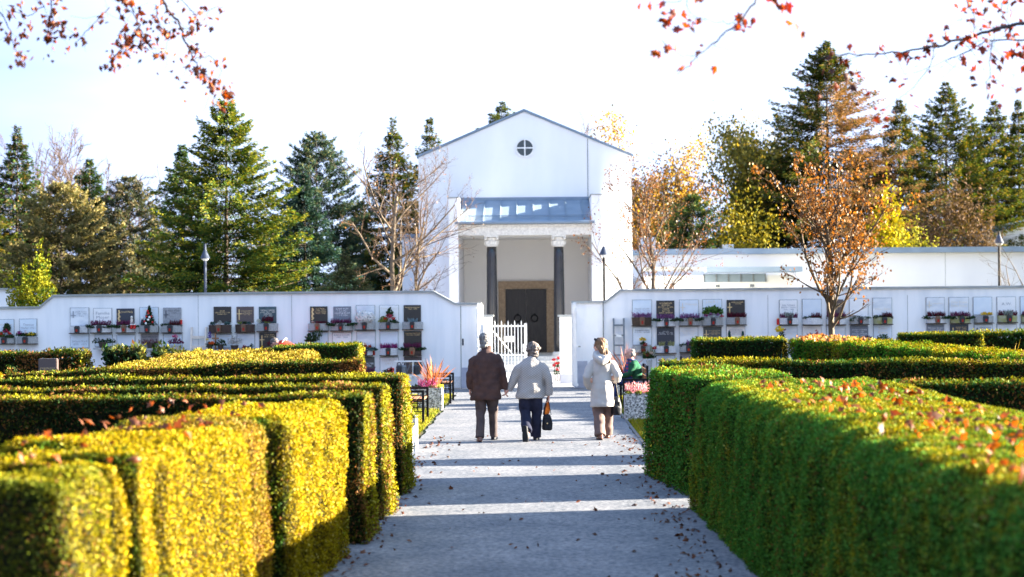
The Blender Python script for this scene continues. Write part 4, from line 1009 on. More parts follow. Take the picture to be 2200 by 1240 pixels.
FB = [
 ('G0',0,0,-2,33,725,738,C_,'redarr'), ('G0',0,1,39,82,724,738,C_,'mixed'),
 ('G1',0,0,152,191,701,715,PC,'none','lantern',True), ('G1',0,1,197,241,699,714,PC,'purple+garland'), ('G1',0,2,252,291,699,714,PC,'purple+garland','lantern_bronze'), ('G1',0,3,300,342,699,714,C_,'tree'), ('G1',0,4,348,392,699,714,C_,'half_maroon+green'),
 ('G2',0,0,450,498,698,714,BB,'cabbage','lantern_bronze'), ('G2',0,1,507,548,697,713,BB,'succulent','lantern_bronze'), ('G2',0,2,553,598,695,711,C_,'mauve_mid'),
 ('G3',0,0,663,706,695,710,C_,'teapots','lantern_bronze'), ('G3',0,1,711,758,695,710,C_,'purple+garland'), ('G3',0,2,763,807,693,708,C_,'chrys'), ('G3',0,3,815,857,693,707,C_,'redarr'), ('G3',0,4,865,909,692,707,C_,'bluegrass'),
 ('G3',1,2,771,802,750,763,PC,'wreath'), ('G3',1,3,817,855,748,763,PC,'magenta'), ('G3',1,4,867,906,747,763,BB,'purple+garland','lantern_bronze'),
 ('R1',0,0,1357,1400,682,699,'basket','violet','lantern_bronze'), ('R1',0,1,1410,1450,685,701,PC,'violet+garland'), ('R1',0,2,1459,1503,684,699,C_,'violet+garland','lantern_bronze'), ('R1',0,3,1508,1552,684,699,C_,'bouquet'), ('R1',0,4,1560,1603,682,697,C_,'maroon','lantern_bronze'),
 ('R1',1,0,1360,1401,743,757,C_,'yellowball'), ('R1',1,1,1408,1452,743,758,PC,'limegrass'), ('R1',1,2,1460,1494,742,756,C_,'half_violet+green'),
 ('R2',0,0,1674,1713,683,697,PC,'purple+centre_white'), ('R2',0,1,1724,1765,683,697,PC,'half_maroon+green',None), ('R2',0,2,1775,1815,682,697,PC,'purple+green','lantern_bronze'), ('R2',0,3,1825,1865,682,696,C_,'trailing'), ('R2',0,4,1876,1916,682,696,MC,'half_maroon+green'),
 ('R3',0,0,1989,2030,680,694,PC,'maroon+garland','lantern_bronze'), ('R3',0,1,2040,2083,680,694,MC,'purple+garland'), ('R3',0,2,2092,2132,679,693,C_,'yellow'), ('R3',0,3,2142,2183,678,692,MC,'maroon+centre_white'), ('R3',0,4,2193,2233,678,692,MC,'purple+green'),
]
for q_ in FB: flower_box(*q_)

# ------------------------------------------------------------------ loose things by the walls
def potted(px, py, D, label, rx, h, kind, cat='potted plant', pot='bronze_box', pot_h=.12):
    p = P(px, py, D); root = empty('potted_plant', (p.x, D, p.z), 0, label, cat)
    MB().lathe([(rx * .45, 0), (rx * .6, pot_h), (rx * .64, pot_h), (rx * .64, pot_h + .02), (rx * .5, pot_h + .02)], seg=16).build('pot', M[pot], root)
    if p.z > .12: MB().box(-rx * 1.1, rx * 1.1, -rx * .8, DW - D - .002, -.045, -.002).build('wall_shelf', M['concrete'], root)
    V, Fq, t = join(kind(pot_h)); mesh_np('plant', V, Fq, M['petal'], root, tint=t)
    return root
dwf = DW - .32
gz = lambda px, D: 645 + F * CAMH / D
potted(378, 761, dwf, 'pink flowers in a pot on the ground left of the white ladder', .22, .3, lambda z: [clump((0, 0, z + .1), (.2, .12, .1), 150, .06, *HE['purple']), clump((-.02, -.05, z + .24), (.07, .05, .05), 60, .04, (.6, .05, .2), (.8, .15, .35))], pot='concrete', pot_h=.2)
potted(451, 752, dwf, 'tall blue, yellow and red bouquet beside the wooden cross', .12, .3, lambda z: [clump((0, 0, z), (.12, .08, .1), 70, .06, *GRN), clump((-.01, -.03, z + .22), (.06, .05, .12), 70, .04, (.05, .03, .3), (.15, .1, .5)), clump((.05, -.08, z + .05), (.07, .05, .05), 50, .045, (.7, .08, .01), (.85, .2, .03)), clump((-.06, -.06, z + .14), (.04, .04, .04), 30, .035, (.8, .55, .02), (.9, .7, .1))], cat='bouquet')
potted(474, 752, dwf, 'leafy green plant at the foot of the wooden cross', .13, .2, lambda z: [clump((0, 0, z + .03), (.16, .1, .12), 140, .06, *GRN)])
potted(504, 754, dwf, 'pale grey feathery plant in a brown pot below the brown plaque', .16, .2, lambda z: [clump((0, 0, z + .11), (.19, .14, .14), 260, .05, (.42, .40, .38), (.75, .72, .68))])
potted(530, 756, dwf, 'small red and dark green plants below the pale plaque', .1, .1, lambda z: [clump((-.06, 0, z), (.06, .05, .05), 40, .04, (.3, .02, .03), (.5, .04, .05)), clump((.12, 0, z + .02), (.06, .05, .08), 40, .05, *BLU)])
potted(585, 752, dwf, 'dark red flowers in front of the lower black plaque', .14, .2, lambda z: [clump((0, 0, z + .03), (.17, .08, .1), 120, .05, *HE['maroon'])])
potted(670, 748, dwf, 'bushy evergreen sprigs left of the lower pale blue plaque', .14, .3, lambda z: [clump((-.02, 0, z + .1), (.16, .1, .16), 170, .08, *GRN), spikes(.05, .25, -.1, 0, z + .05, .4, 60, *GRN, s=.07)])
potted(838, 806, dwf, 'dark red and white wreath on the ground below the lowest plaques', .2, .15, lambda z: [clump((0, 0, z), (.25, .12, .12), 160, .07, *GRN), clump((.03, -.1, z + .05), (.14, .06, .09), 90, .05, (.12, .01, .015), (.3, .03, .03)), clump((-.1, -.12, z - .02), (.08, .05, .04), 40, .04, (.7, .7, .7), (.85, .85, .85))], cat='wreath', pot='concrete', pot_h=.05)
potted(796, 812, dwf, 'purple heather pot below the dark lowest plaque', .15, .15, lambda z: [spikes(-.2, .1, -.1, .1, z, .16, 160, *HE['purple']), clump((.1, -.08, z - .02), (.12, .07, .06), 60, .06, *BLU)])
potted(1395, 806, DW - .6, 'tall vase of dark red roses behind the seated man', .12, .4, lambda z: [clump((0, 0, z + .12), (.16, .1, .1), 150, .08, *GRN), spikes(-.15, .15, -.1, .1, z + .1, .35, 60, *LIME, s=.06)] + [clump((x, -.05, z + zz), (.055, .05, .05), 50, .045, *c) for x, zz, c in ((-.14, .26, ((.2, .03, .02), (.3, .06, .04))), (.13, .32, ((.4, .01, .02), (.55, .04, .05))), (.05, .2, ((.6, .4, .3), (.75, .6, .5))), (-.05, .15, ((.25, .05, .03), (.3, .08, .05))), (-.1, .4, ((.25, .03, .02), (.4, .06, .04))))], cat='vase', pot='concrete', pot_h=.34)
potted(1379, 800, DW - .5, 'small grey bowl of dark plants left of the rose vase', .2, .1, lambda z: [clump((0, 0, z + .02), (.2, .1, .08), 100, .05, (.1, .05, .05), (.2, .12, .1))], pot='concrete', pot_h=.1)
potted(1675, 738, DW - .3, 'yellow chrysanthemum in a vase in front of the right wall', .1, .2, lambda z: [clump((.05, 0, z + .02), (.09, .07, .1), 70, .06, *GRN), clump((0, -.03, z + .15), (.11, .09, .1), 160, .05, (.75, .5, .01), (.9, .68, .03)), clump((.12, -.03, z + .16), (.03, .03, .03), 20, .04, (.3, .06, .02), (.4, .1, .03))], pot_h=.18)
potted(1752, 735, DW - .3, 'dark red plant before the cream plaque behind the hedge', .12, .2, lambda z: [clump((0, 0, z), (.14, .08, .08), 80, .05, *GRN), spikes(-.2, .0, -.1, 0, z, .12, 60, *HE['maroon']), clump((.02, -.06, z + .08), (.05, .04, .12), 50, .05, (.4, .01, .02), (.55, .03, .04))])
potted(1846, 738, DW - .3, 'two clumps of maroon heather before the slate plaque', .2, .2, lambda z: [spikes(-.3, -.1, -.1, 0, z - .03, .12, 100, *HE['maroon']), spikes(.1, .3, -.1, 0, z - .03, .12, 100, *HE['maroon'])])
potted(1898, 757, DW - .35, 'round green shrub in a concrete trough right of the leafy tree', .25, .3, lambda z: [clump((.0, 0, z + .13), (.19, .14, .14), 260, .06, (.012, .05, .02), (.05, .13, .05)), spikes(.1, .35, -.05, .05, z, .4, 24, (.5, .2, .3), (.7, .4, .5), s=.03)], pot='concrete', pot_h=.18)
potted(2104, 738, DW - .3, 'dark conifer and red plant before the cross plaque at far right', .15, .2, lambda z: [clump((-.12, 0, z + .02), (.08, .06, .12), 80, .05, *HE['maroon']), clump((.16, 0, z + .04), (.15, .1, .12), 150, .06, (.012, .05, .02), (.04, .11, .04))])
for px, lab in ((1567, 'small blue-green dwarf conifer left of the pair before the cream plaque'), (1596, 'small blue-green dwarf conifer right of the pair before the cream plaque')):
    potted(px, 742, DW - .2, lab, .09, .3, lambda z: [clump((0, 0, z + .02 + .24 * t), (.06 * (1 - t) + .015, .05 * (1 - t) + .015, .05), 40, .05, (.02, .09, .07), (.06, .18, .14)) for t in np.linspace(0, 1, 7)], pot_h=.05)
potted(1580, 741, DW - .2, 'tiny red flowers between the two dwarf conifers', .08, .1, lambda z: [clump((0, 0, z + .02), (.07, .05, .04), 40, .035, (.45, .05, .03), (.6, .1, .06))], pot_h=.04)
potted(222, 747, DW - .3, 'low dark greenery poking above the bush below the white plaque', .2, .2, lambda z: [clump((x, 0, z + .03), (.12, .08, .09), 60, .06, *GRN) for x in (-.15, .0, .18)])
potted(325, 748, DW - .3, 'maroon heather tips below the brownish grey plaque', .2, .2, lambda z: [spikes(-.3, .25, -.1, 0, z - .02, .13, 150, *HE['maroon'])])
def wooden_cross():
    p = P(463, 752, DW - .28); root = empty('wooden_cross', (p.x, p.y, p.z), 0, 'small brown wooden cross standing right of the blue bouquet', 'cross')
    MB().box(-.02, .02, -.015, .015, 0, .42).build('upright', M['wood'], root); MB().box(-.085, .085, -.018, .018, .27, .305).build('crossbar', M['wood'], root); MB().box(-.07, .07, -.08, .278, -.03, -.002).build('wall_shelf', M['concrete'], root)
wooden_cross()
def candle(px, y0, y1, label, matn='red'):
    D = DW - .1; p = P(px, y1, D); h = PZ(px, y0, D) - p.z
    root = empty('grave_candle', (p.x, D, p.z), 0, label, 'grave candle')
    MB().lathe([(.028, 0), (.034, .02), (.034, h * .8), (.026, h * .86)], seg=12).build('jar', M[matn], root)
    MB().lathe([(.03, h * .865), (.03, h * .93), (.012, h)], seg=12).build('lid', M['gold'], root)
candle(1671.5, 683, 698, 'tall red grave candle left of a white flower box, right wall')
candle(803, 752, 763, 'small red grave lantern right of the red wreath box', 'red_glass')
candle(389, 686, 697, 'small red candle figure on the grey box left of the ladder')
candle(1521, 687 - 3, 687 + 4, 'tiny red candle on the bouquet box, right wall', 'red_glass')
def boots():
    p = P(286, 707, DW - .2); root = empty('red_boots', (p.x, p.y, p.z), 0, 'pair of tiny red boots with white cuffs hanging by a flower box', 'ornament')
    for x in (-.04, .04):
        b = MB(); b.ell((x, -.03, .025), (.034, .06, .03), nu=10, nv=6); b.lathe([(.03, .02), (.034, .1)], c=(x, .0, 0), seg=10); b.build('boot', M['red'], root, smooth=True)
        MB().lathe([(.036, .101), (.04, .105), (.04, .125), (.03, .128)], c=(x, 0, 0), seg=10).build('cuff', M['white'], root)
boots()
def figurine(px, py, D, label, body, head):
    p = P(px, py, D); root = empty('figurine', (p.x, D, p.z), 0, label, 'figurine')
    MB().lathe([(.045, 0), (.05, .04), (.035, .12), (.02, .15)], seg=10).build('body', M[body], root, smooth=True)
    b = MB(); b.ell((0, 0, .175), (.033, .033, .036), nu=10, nv=7); b.build('head', M[head], root, smooth=True)
figurine(306, 699, DW - .15, 'small dark and white figurine left of the decorated fir tree', 'lantern', 'white')
figurine(283, 697, DW - .12, 'pale angel figurine standing beside the red boots', 'beige' if False else 'pale_wood', 'limestone')
# ladders
def ladder(px0, px1, pyt, D, rungs, matn, label, lean):
    x0, x1 = PX(px0, 740, D), PX(px1, 740, D); zt = PZ(px0, pyt, D)
    root = empty('ladder', ((x0 + x1) / 2, DW - .06, 0), 0, label, 'ladder'); w = (x1 - x0) / 2
    def Y(z): return -lean * (1 - z / zt)
    for s in (-1, 1):
        m = MB(); m.add([(s * w - .022, Y(0) - .03, 0), (s * w + .022, Y(0) - .03, 0), (s * w + .022, Y(0) + .03, 0), (s * w - .022, Y(0) + .03, 0), (s * w - .022, Y(zt) - .03, zt), (s * w + .022, Y(zt) - .03, zt), (s * w + .022, Y(zt) + .03, zt), (s * w - .022, Y(zt) + .03, zt)],
                        [(3, 2, 1, 0), (4, 5, 6, 7), (0, 1, 5, 4), (1, 2, 6, 5), (2, 3, 7, 6), (3, 0, 4, 7)]); m.build('rail', M[matn], root)
    for py in rungs:
        z = PZ(px0, py, D); hh = .035 if matn != 'grey_metal' else .02
        MB().box(-w + .023, w - .023, Y(z) - .028, Y(z) + .022, z - hh, z + hh).build('rung', M[matn], root)
    return root
ladder(410, 441, 703, DW - .2, (725, 746, 768, 790, 812), 'pale_wood', 'pale wooden ladder leaning on the left plaque wall', .4)
gl = ladder(1319, 1341, 684, DW - .2, (699, 721, 742, 763, 785, 806), 'grey_metal', 'narrow grey metal ladder leaning on the right plaque wall', .3)
MB().box(-.07, .06, -.2, -.165, PZ(1330, 724, DW), PZ(1330, 719, DW)).build('label_plate', M['white'], gl)
# watering-can rack
def can_rack():
    D = 45.7; x0, x1 = PX(849, 800, D), PX(926, 800, D); root = empty('can_rack', ((x0 + x1) / 2, D, 0), 0, 'white metal rack with rails for watering cans below the plaques', 'rack')
    w = (x1 - x0) / 2; zt, zb = PZ(888, 775, D), PZ(888, 805, D)
    for s in (-1, 0, 1): MB().box(s * w - .02, s * w + .02, -.02, .02, 0.0, zt).build('post', M['white'], root)
    MB().box(-w, w, -.045, -.022, zt - .03, zt + .005).build('top_rail', M['white'], root)
    MB().box(-w - .05, w + .05, -.14, -.046, zb - .04, zb).build('shelf', M['white'], root)
    MB().box(w - .05, w + .05, -.05, -.021, zt + .006, zt + .06).build('end_cap', M['white'], root)
    return root.location.x, w, zb, D
rx_, rw_, rz_, rD = can_rack()
for i, (px, mt, lab) in enumerate(((858, 'lantern', 'dark watering can at the left end of the white rack'), (868, 'grey_metal', 'grey watering can, second on the white rack'), (895, 'lantern', 'dark watering can near the right end of the white rack'))):
    root = empty('watering_can', (PX(px, 800, rD), rD - .10, rz_ + .003), 0, lab, 'watering can', 'watering cans on the rack')
    MB().lathe([(.07, 0), (.075, .02), (.07, .2), (.05, .235)], seg=14).build('body', M[mt], root, smooth=False)
    MB().tube([(.06, 0, .05), (.12, -.01, .16), (.15, -.015, .24)], [.016, .012, .016], 8).build('spout', M[mt], root)
    MB().tube([(-.05, 0, .23), (-.03, 0, .3), (.03, 0, .3), (.05, 0, .23)], .011, 6).build('handle', M[mt], root)
# headstones among the hedges
def headstone(px0, px1, pyt, D, matn, label, letters=None):
    x0, x1 = PX(px0, pyt, D), PX(px1, pyt, D); zt = PZ(px0, pyt, D)
    root = empty('headstone', ((x0 + x1) / 2, D, 0), 0, label, 'headstone'); w = (x1 - x0) / 2
    MB().box(-w, w, 0, .14, .12, zt).build('slab', matn, root, bevel=.012); MB().box(-w - .08, w + .08, -.08, .22, 0, .117).build('plinth', M['concrete'], root)
    if letters: text_mesh(letters, M['gold'] if 'brown' in label else M['white_letters'], root, -w * .8, w * .8, zt - .30, zt - .10, -.003)
headstone(82, 122, 771, 35.5, PL['brown'], 'small brown headstone before the long dark hedge at left', ['JOHANN PRAX', '1906 - 1984'])
headstone(2093, 2127, 749, 40.6, PL['brown'], 'dark headstone with a small cross emblem behind the hedge at right', ['+   R R'])
headstone(2150, 2184, 754, 40.4, M['concrete'], 'pale grey low headstone near the right edge')
def spire(px, pyt, D):
    p = P(px, pyt, D); root = empty('pointed_stone', (p.x, D, 0), 0, 'slim white pointed stone in front of the grey-green hedge', 'headstone')
    m = MB(); z = p.z; m.add([(-.07, -.05, .1), (.07, -.05, .1), (.07, .05, .1), (-.07, .05, .1), (-.05, 0, z), (.03, 0, z - .12)], [(0, 1, 5, 4), (1, 2, 5), (2, 3, 4, 5), (3, 0, 4), (0, 3, 2, 1)]); m.build('slab', M['limestone'], root)
    MB().box(-.15, .15, -.1, .1, 0, .098).build('plinth', M['concrete'], root)
spire(1700, 760, 37.0)
rsA = np.random.RandomState(9)
def grave_plant(px, py, D, label, ta, tb, h, s, n):
    p = P(px, py, D); C = np.stack([rsA.normal(0, .05, n), rsA.normal(0, .05, n), np.zeros(n)], axis=1)
    d = np.stack([rsA.normal(0, .45, n), rsA.normal(0, .45, n), np.ones(n)], axis=1); L = h * rsA.uniform(.6, 1.1, n)
    C = C + unit(d) * L[:, None] * .5
    V, Fq = leaf_quads(C, d, rsA.normal(size=(n, 3)), L, s)
    o = mesh_np('grave_plant', V, Fq, M['leaf'], tint=rep_tint(lerp(ta, tb, rsA.uniform(0, 1, n)))); o.location = (p.x, D, 0)
    return T(o, label, 'plant')
grave_plant(1672, 790, 39.0, 'spiky blue-green leaves before the dark hedge block at right', (.02, .08, .05), (.08, .2, .14), PZ(1672, 745, 39), .07, 40)
grave_plant(2153, 790, 38.5, 'single golden stemmed plant rising before the dark hedge, far right', (.45, .3, .06), (.7, .5, .15), PZ(2153, 732, 38.5), .035, 14)
grave_plant(2055, 790, 39.0, 'low yellow plant before the hedge block with lit end', (.35, .33, .04), (.6, .5, .05), PZ(2055, 749, 39), .06, 60)
# ------------------------------------------------------------------ trees
TREES = 'trees behind the walls'
def conifer(px, pyt, hw, pyw, D, label, seed, ca=(.012, .040, .012), cb=(.05, .105, .022), tip=(.17, .16, .03), tipf=.25, dens=1.0, droop=.25, s=.30, fill=1.0, dead=None, dead_side=None, top=.75, z0f=.06, power=.9, nbr=8, clumpy=False, trunkm='bark'):
    """px,pyt: tip pixel; hw: half width in px at pixel row pyw"""
    rs = np.random.RandomState(seed); tipp = P(px, pyt, D); H = tipp.z; x0 = tipp.x
    Rw = 1.27 * hw * D / F; zw = PZ(px, pyw, D); tw = max(.05, 1 - zw / H); Rb = Rw / (tw ** power)
    root = empty('conifer_tree', (x0, D, 0), 0, label, 'conifer tree', TREES)
    m = MB(); lean = rs.normal(0, .006)
    m.tube([(lean * H * t, 0, H * t) for t in np.linspace(0, .97, 8)], [max(.015, H * .014 * (1 - t)) for t in np.linspace(0, .97, 8)], 8); m.build('trunk', M[trunkm], root, smooth=True)
    C, Dr, Nn, Ln, Tn = [], [], [], [], []
    segs = []
    s = s * .50; nwh = int(H / .19 * fill)
    for w in range(nwh):
        f = (w + rs.uniform(0, 1)) / nwh; f = z0f + (1 - z0f) * f; z = H * f; t = 1 - f
        Rr = Rb * t ** power * (1 - .12 * (t > .85))
        nb = max(4, int(nbr * rs.uniform(.75, 1.2)))
        a0 = rs.uniform(0, 6.28)
        for b in range(nb):
            an = a0 + 6.283 * b / nb + rs.normal(0, .2)
            ln = max(.16, Rr * rs.uniform(.58, 1.24))
            ax, ay = math.cos(an), math.sin(an)
            up = .42 * f - droop * (1 - f) + rs.normal(0, .09)
            n = max(5, int(ln / s * 9.0 * dens))
            u = rs.uniform(.10 if not clumpy else .3, 1, n) ** .7
            sag = -.18 * droop * 4 * u ** 2 * ln * .35 + .10 * u ** 3 * ln
            pos = np.stack([ax * ln * u, ay * ln * u, z + up * ln * u + sag], axis=1)
            wid = (.30 * ln * (1 - u) + .10) * rs.uniform(-1, 1, n)
            pos[:, 0] += -ay * wid; pos[:, 1] += ax * wid; pos[:, 2] += rs.normal(0, .05, n) - .12 * np.abs(wid) - (rs.uniform(0, .22, n) * droop * 2)
            side = np.sign(wid)
            dr = np.stack([ax + -ay * side * .7, ay + ax * side * .7, up - .25 + rs.normal(0, .2, n)], axis=1)
            if clumpy: dr = dr + rs.normal(0, .8, (n, 3)); dr[:, 2] += .5
            C.append(pos); Dr.append(dr)
            is_dead = np.zeros(n, bool)
            if dead is not None:
                ds = dead_side(ax, ay, f) if dead_side else .5
                is_dead = rs.uniform(size=n) < ds
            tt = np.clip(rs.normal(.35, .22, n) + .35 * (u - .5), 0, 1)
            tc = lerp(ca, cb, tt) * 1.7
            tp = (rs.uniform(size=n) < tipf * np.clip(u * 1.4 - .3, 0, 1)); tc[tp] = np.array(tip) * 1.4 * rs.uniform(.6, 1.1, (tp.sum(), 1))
            tc *= (.16 + .84 * np.clip(u, 0, 1) ** 1.5)[:, None]  # inner shade painted in: needles darken toward the trunk
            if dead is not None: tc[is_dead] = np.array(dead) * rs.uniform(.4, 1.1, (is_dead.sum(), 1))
            Tn.append(tc)
            Ln.append(s * rs.uniform(.6, 1.25, n) * np.where(is_dead, .75, 1))
            if b % 2 == 0: segs.append((np.array([0, 0, z]), np.array([ax * ln * .9, ay * ln * .9, z + up * ln * .9 - .18 * droop * 4 * ln * .28]), max(.012, H * .0022 * (t + .2)), .008))
    C = np.concatenate(C); Dr = np.concatenate(Dr); Ln = np.concatenate(Ln); Tn = np.concatenate(Tn); n = len(C)
    C[:, 0] += lean * C[:, 2]
    nn = rs.normal(0, .6, (n, 3)); nn[:, 2] += .45; rad_ = C * np.array([1, 1, 0]); nn += unit(rad_) * .7
    V, Fq = leaf_quads(C, Dr, nn, Ln * 1.15, Ln * .36)
    # second crossing sprig so that sprays read from every side
    V2, F2 = leaf_quads(C + rs.normal(0, s * .2, (n, 3)), Dr + rs.normal(0, .5, (n, 3)), rs.normal(size=(n, 3)), Ln * .9, Ln * .28)
    mesh_np('crown', np.concatenate([V, V2]), np.concatenate([Fq, F2 + len(V)]), M['needle'], root, tint=np.concatenate([rep_tint(Tn), rep_tint(Tn * .9)]))
    Vt, Ft = tubes_np(segs); mesh_np('branches', Vt, Ft, M['bark'], root)
    return root
SP = dict(ca=(.016, .034, .007), cb=(.075, .098, .012), tip=(.24, .17, .02))
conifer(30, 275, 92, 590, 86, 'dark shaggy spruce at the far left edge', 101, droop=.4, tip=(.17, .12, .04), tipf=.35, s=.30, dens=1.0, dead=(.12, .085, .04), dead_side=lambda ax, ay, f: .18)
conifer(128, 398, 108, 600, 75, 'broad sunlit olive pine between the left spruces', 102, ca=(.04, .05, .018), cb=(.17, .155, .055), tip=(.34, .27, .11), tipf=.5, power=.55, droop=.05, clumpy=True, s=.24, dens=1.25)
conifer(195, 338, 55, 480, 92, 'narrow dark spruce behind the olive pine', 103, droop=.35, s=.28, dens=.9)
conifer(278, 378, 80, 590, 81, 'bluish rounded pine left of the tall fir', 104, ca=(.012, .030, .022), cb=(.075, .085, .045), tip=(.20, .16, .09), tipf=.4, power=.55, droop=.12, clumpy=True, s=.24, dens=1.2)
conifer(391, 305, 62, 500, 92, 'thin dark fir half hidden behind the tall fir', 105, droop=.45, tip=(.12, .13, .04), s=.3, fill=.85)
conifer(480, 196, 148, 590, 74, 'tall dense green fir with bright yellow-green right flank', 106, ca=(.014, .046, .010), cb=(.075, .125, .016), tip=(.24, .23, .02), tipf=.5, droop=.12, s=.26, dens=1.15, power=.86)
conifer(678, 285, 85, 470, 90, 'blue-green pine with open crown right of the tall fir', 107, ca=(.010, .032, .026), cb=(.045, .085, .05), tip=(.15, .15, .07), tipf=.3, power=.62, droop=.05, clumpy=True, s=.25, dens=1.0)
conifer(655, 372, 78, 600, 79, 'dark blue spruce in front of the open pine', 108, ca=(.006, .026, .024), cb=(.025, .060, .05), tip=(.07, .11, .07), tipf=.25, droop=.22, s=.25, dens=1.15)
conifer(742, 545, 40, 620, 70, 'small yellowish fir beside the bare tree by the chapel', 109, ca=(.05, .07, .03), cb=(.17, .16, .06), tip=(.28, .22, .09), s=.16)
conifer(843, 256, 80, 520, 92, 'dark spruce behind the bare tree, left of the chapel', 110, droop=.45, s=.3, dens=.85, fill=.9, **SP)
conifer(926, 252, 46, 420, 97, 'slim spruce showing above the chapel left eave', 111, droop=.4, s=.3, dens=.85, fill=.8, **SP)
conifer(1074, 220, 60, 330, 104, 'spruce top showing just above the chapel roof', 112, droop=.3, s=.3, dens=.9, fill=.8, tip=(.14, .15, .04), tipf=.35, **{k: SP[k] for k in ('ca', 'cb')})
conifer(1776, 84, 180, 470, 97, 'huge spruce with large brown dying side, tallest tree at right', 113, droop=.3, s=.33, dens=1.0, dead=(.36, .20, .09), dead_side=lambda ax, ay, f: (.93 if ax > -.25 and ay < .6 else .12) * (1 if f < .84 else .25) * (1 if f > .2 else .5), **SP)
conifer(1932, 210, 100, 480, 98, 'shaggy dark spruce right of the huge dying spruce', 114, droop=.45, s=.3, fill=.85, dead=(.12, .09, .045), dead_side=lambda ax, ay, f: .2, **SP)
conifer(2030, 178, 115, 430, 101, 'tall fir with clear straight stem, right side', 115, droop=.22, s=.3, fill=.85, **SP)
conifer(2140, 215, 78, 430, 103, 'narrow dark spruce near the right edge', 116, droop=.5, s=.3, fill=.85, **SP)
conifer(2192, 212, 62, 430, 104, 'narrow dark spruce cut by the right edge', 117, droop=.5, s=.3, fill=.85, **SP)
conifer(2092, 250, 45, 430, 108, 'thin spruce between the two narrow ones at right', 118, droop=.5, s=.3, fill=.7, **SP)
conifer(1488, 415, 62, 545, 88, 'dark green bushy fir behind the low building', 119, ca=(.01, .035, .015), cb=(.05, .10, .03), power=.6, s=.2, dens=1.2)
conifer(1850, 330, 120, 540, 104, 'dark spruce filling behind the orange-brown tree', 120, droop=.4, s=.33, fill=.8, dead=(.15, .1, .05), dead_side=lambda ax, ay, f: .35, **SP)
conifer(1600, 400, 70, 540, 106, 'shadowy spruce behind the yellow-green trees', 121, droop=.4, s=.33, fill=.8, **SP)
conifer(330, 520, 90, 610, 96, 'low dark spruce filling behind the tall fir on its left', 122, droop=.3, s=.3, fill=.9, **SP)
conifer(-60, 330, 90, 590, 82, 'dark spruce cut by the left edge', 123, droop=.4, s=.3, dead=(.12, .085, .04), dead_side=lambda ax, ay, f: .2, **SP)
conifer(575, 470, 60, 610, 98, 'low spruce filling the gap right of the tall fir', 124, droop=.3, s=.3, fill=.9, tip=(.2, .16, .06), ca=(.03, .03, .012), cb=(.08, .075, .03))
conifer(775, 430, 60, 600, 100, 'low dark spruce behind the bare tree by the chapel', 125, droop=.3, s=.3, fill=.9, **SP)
# golden thuja
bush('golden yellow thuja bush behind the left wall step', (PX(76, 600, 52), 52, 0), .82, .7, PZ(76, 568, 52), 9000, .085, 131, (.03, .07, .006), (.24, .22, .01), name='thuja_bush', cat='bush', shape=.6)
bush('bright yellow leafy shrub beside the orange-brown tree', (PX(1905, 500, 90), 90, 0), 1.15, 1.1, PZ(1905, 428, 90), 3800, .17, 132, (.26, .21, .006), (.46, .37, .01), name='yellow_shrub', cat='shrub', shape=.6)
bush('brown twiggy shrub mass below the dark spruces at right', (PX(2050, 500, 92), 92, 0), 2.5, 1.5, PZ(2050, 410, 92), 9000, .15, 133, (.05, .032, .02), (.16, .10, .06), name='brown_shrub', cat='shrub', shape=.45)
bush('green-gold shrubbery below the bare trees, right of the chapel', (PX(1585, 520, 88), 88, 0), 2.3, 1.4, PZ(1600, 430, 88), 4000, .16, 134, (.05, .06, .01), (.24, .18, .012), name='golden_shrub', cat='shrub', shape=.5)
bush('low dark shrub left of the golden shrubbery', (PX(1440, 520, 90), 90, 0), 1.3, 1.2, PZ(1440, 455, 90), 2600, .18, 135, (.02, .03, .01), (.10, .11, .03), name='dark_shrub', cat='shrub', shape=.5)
bush('pale yellow-green shrub at the foot of the brown shrub', (PX(1960, 520, 88), 88, 0), 1.3, 1.0, PZ(1960, 478, 88), 2200, .15, 136, (.12, .13, .015), (.32, .28, .03), name='pale_shrub', cat='shrub', shape=.5)

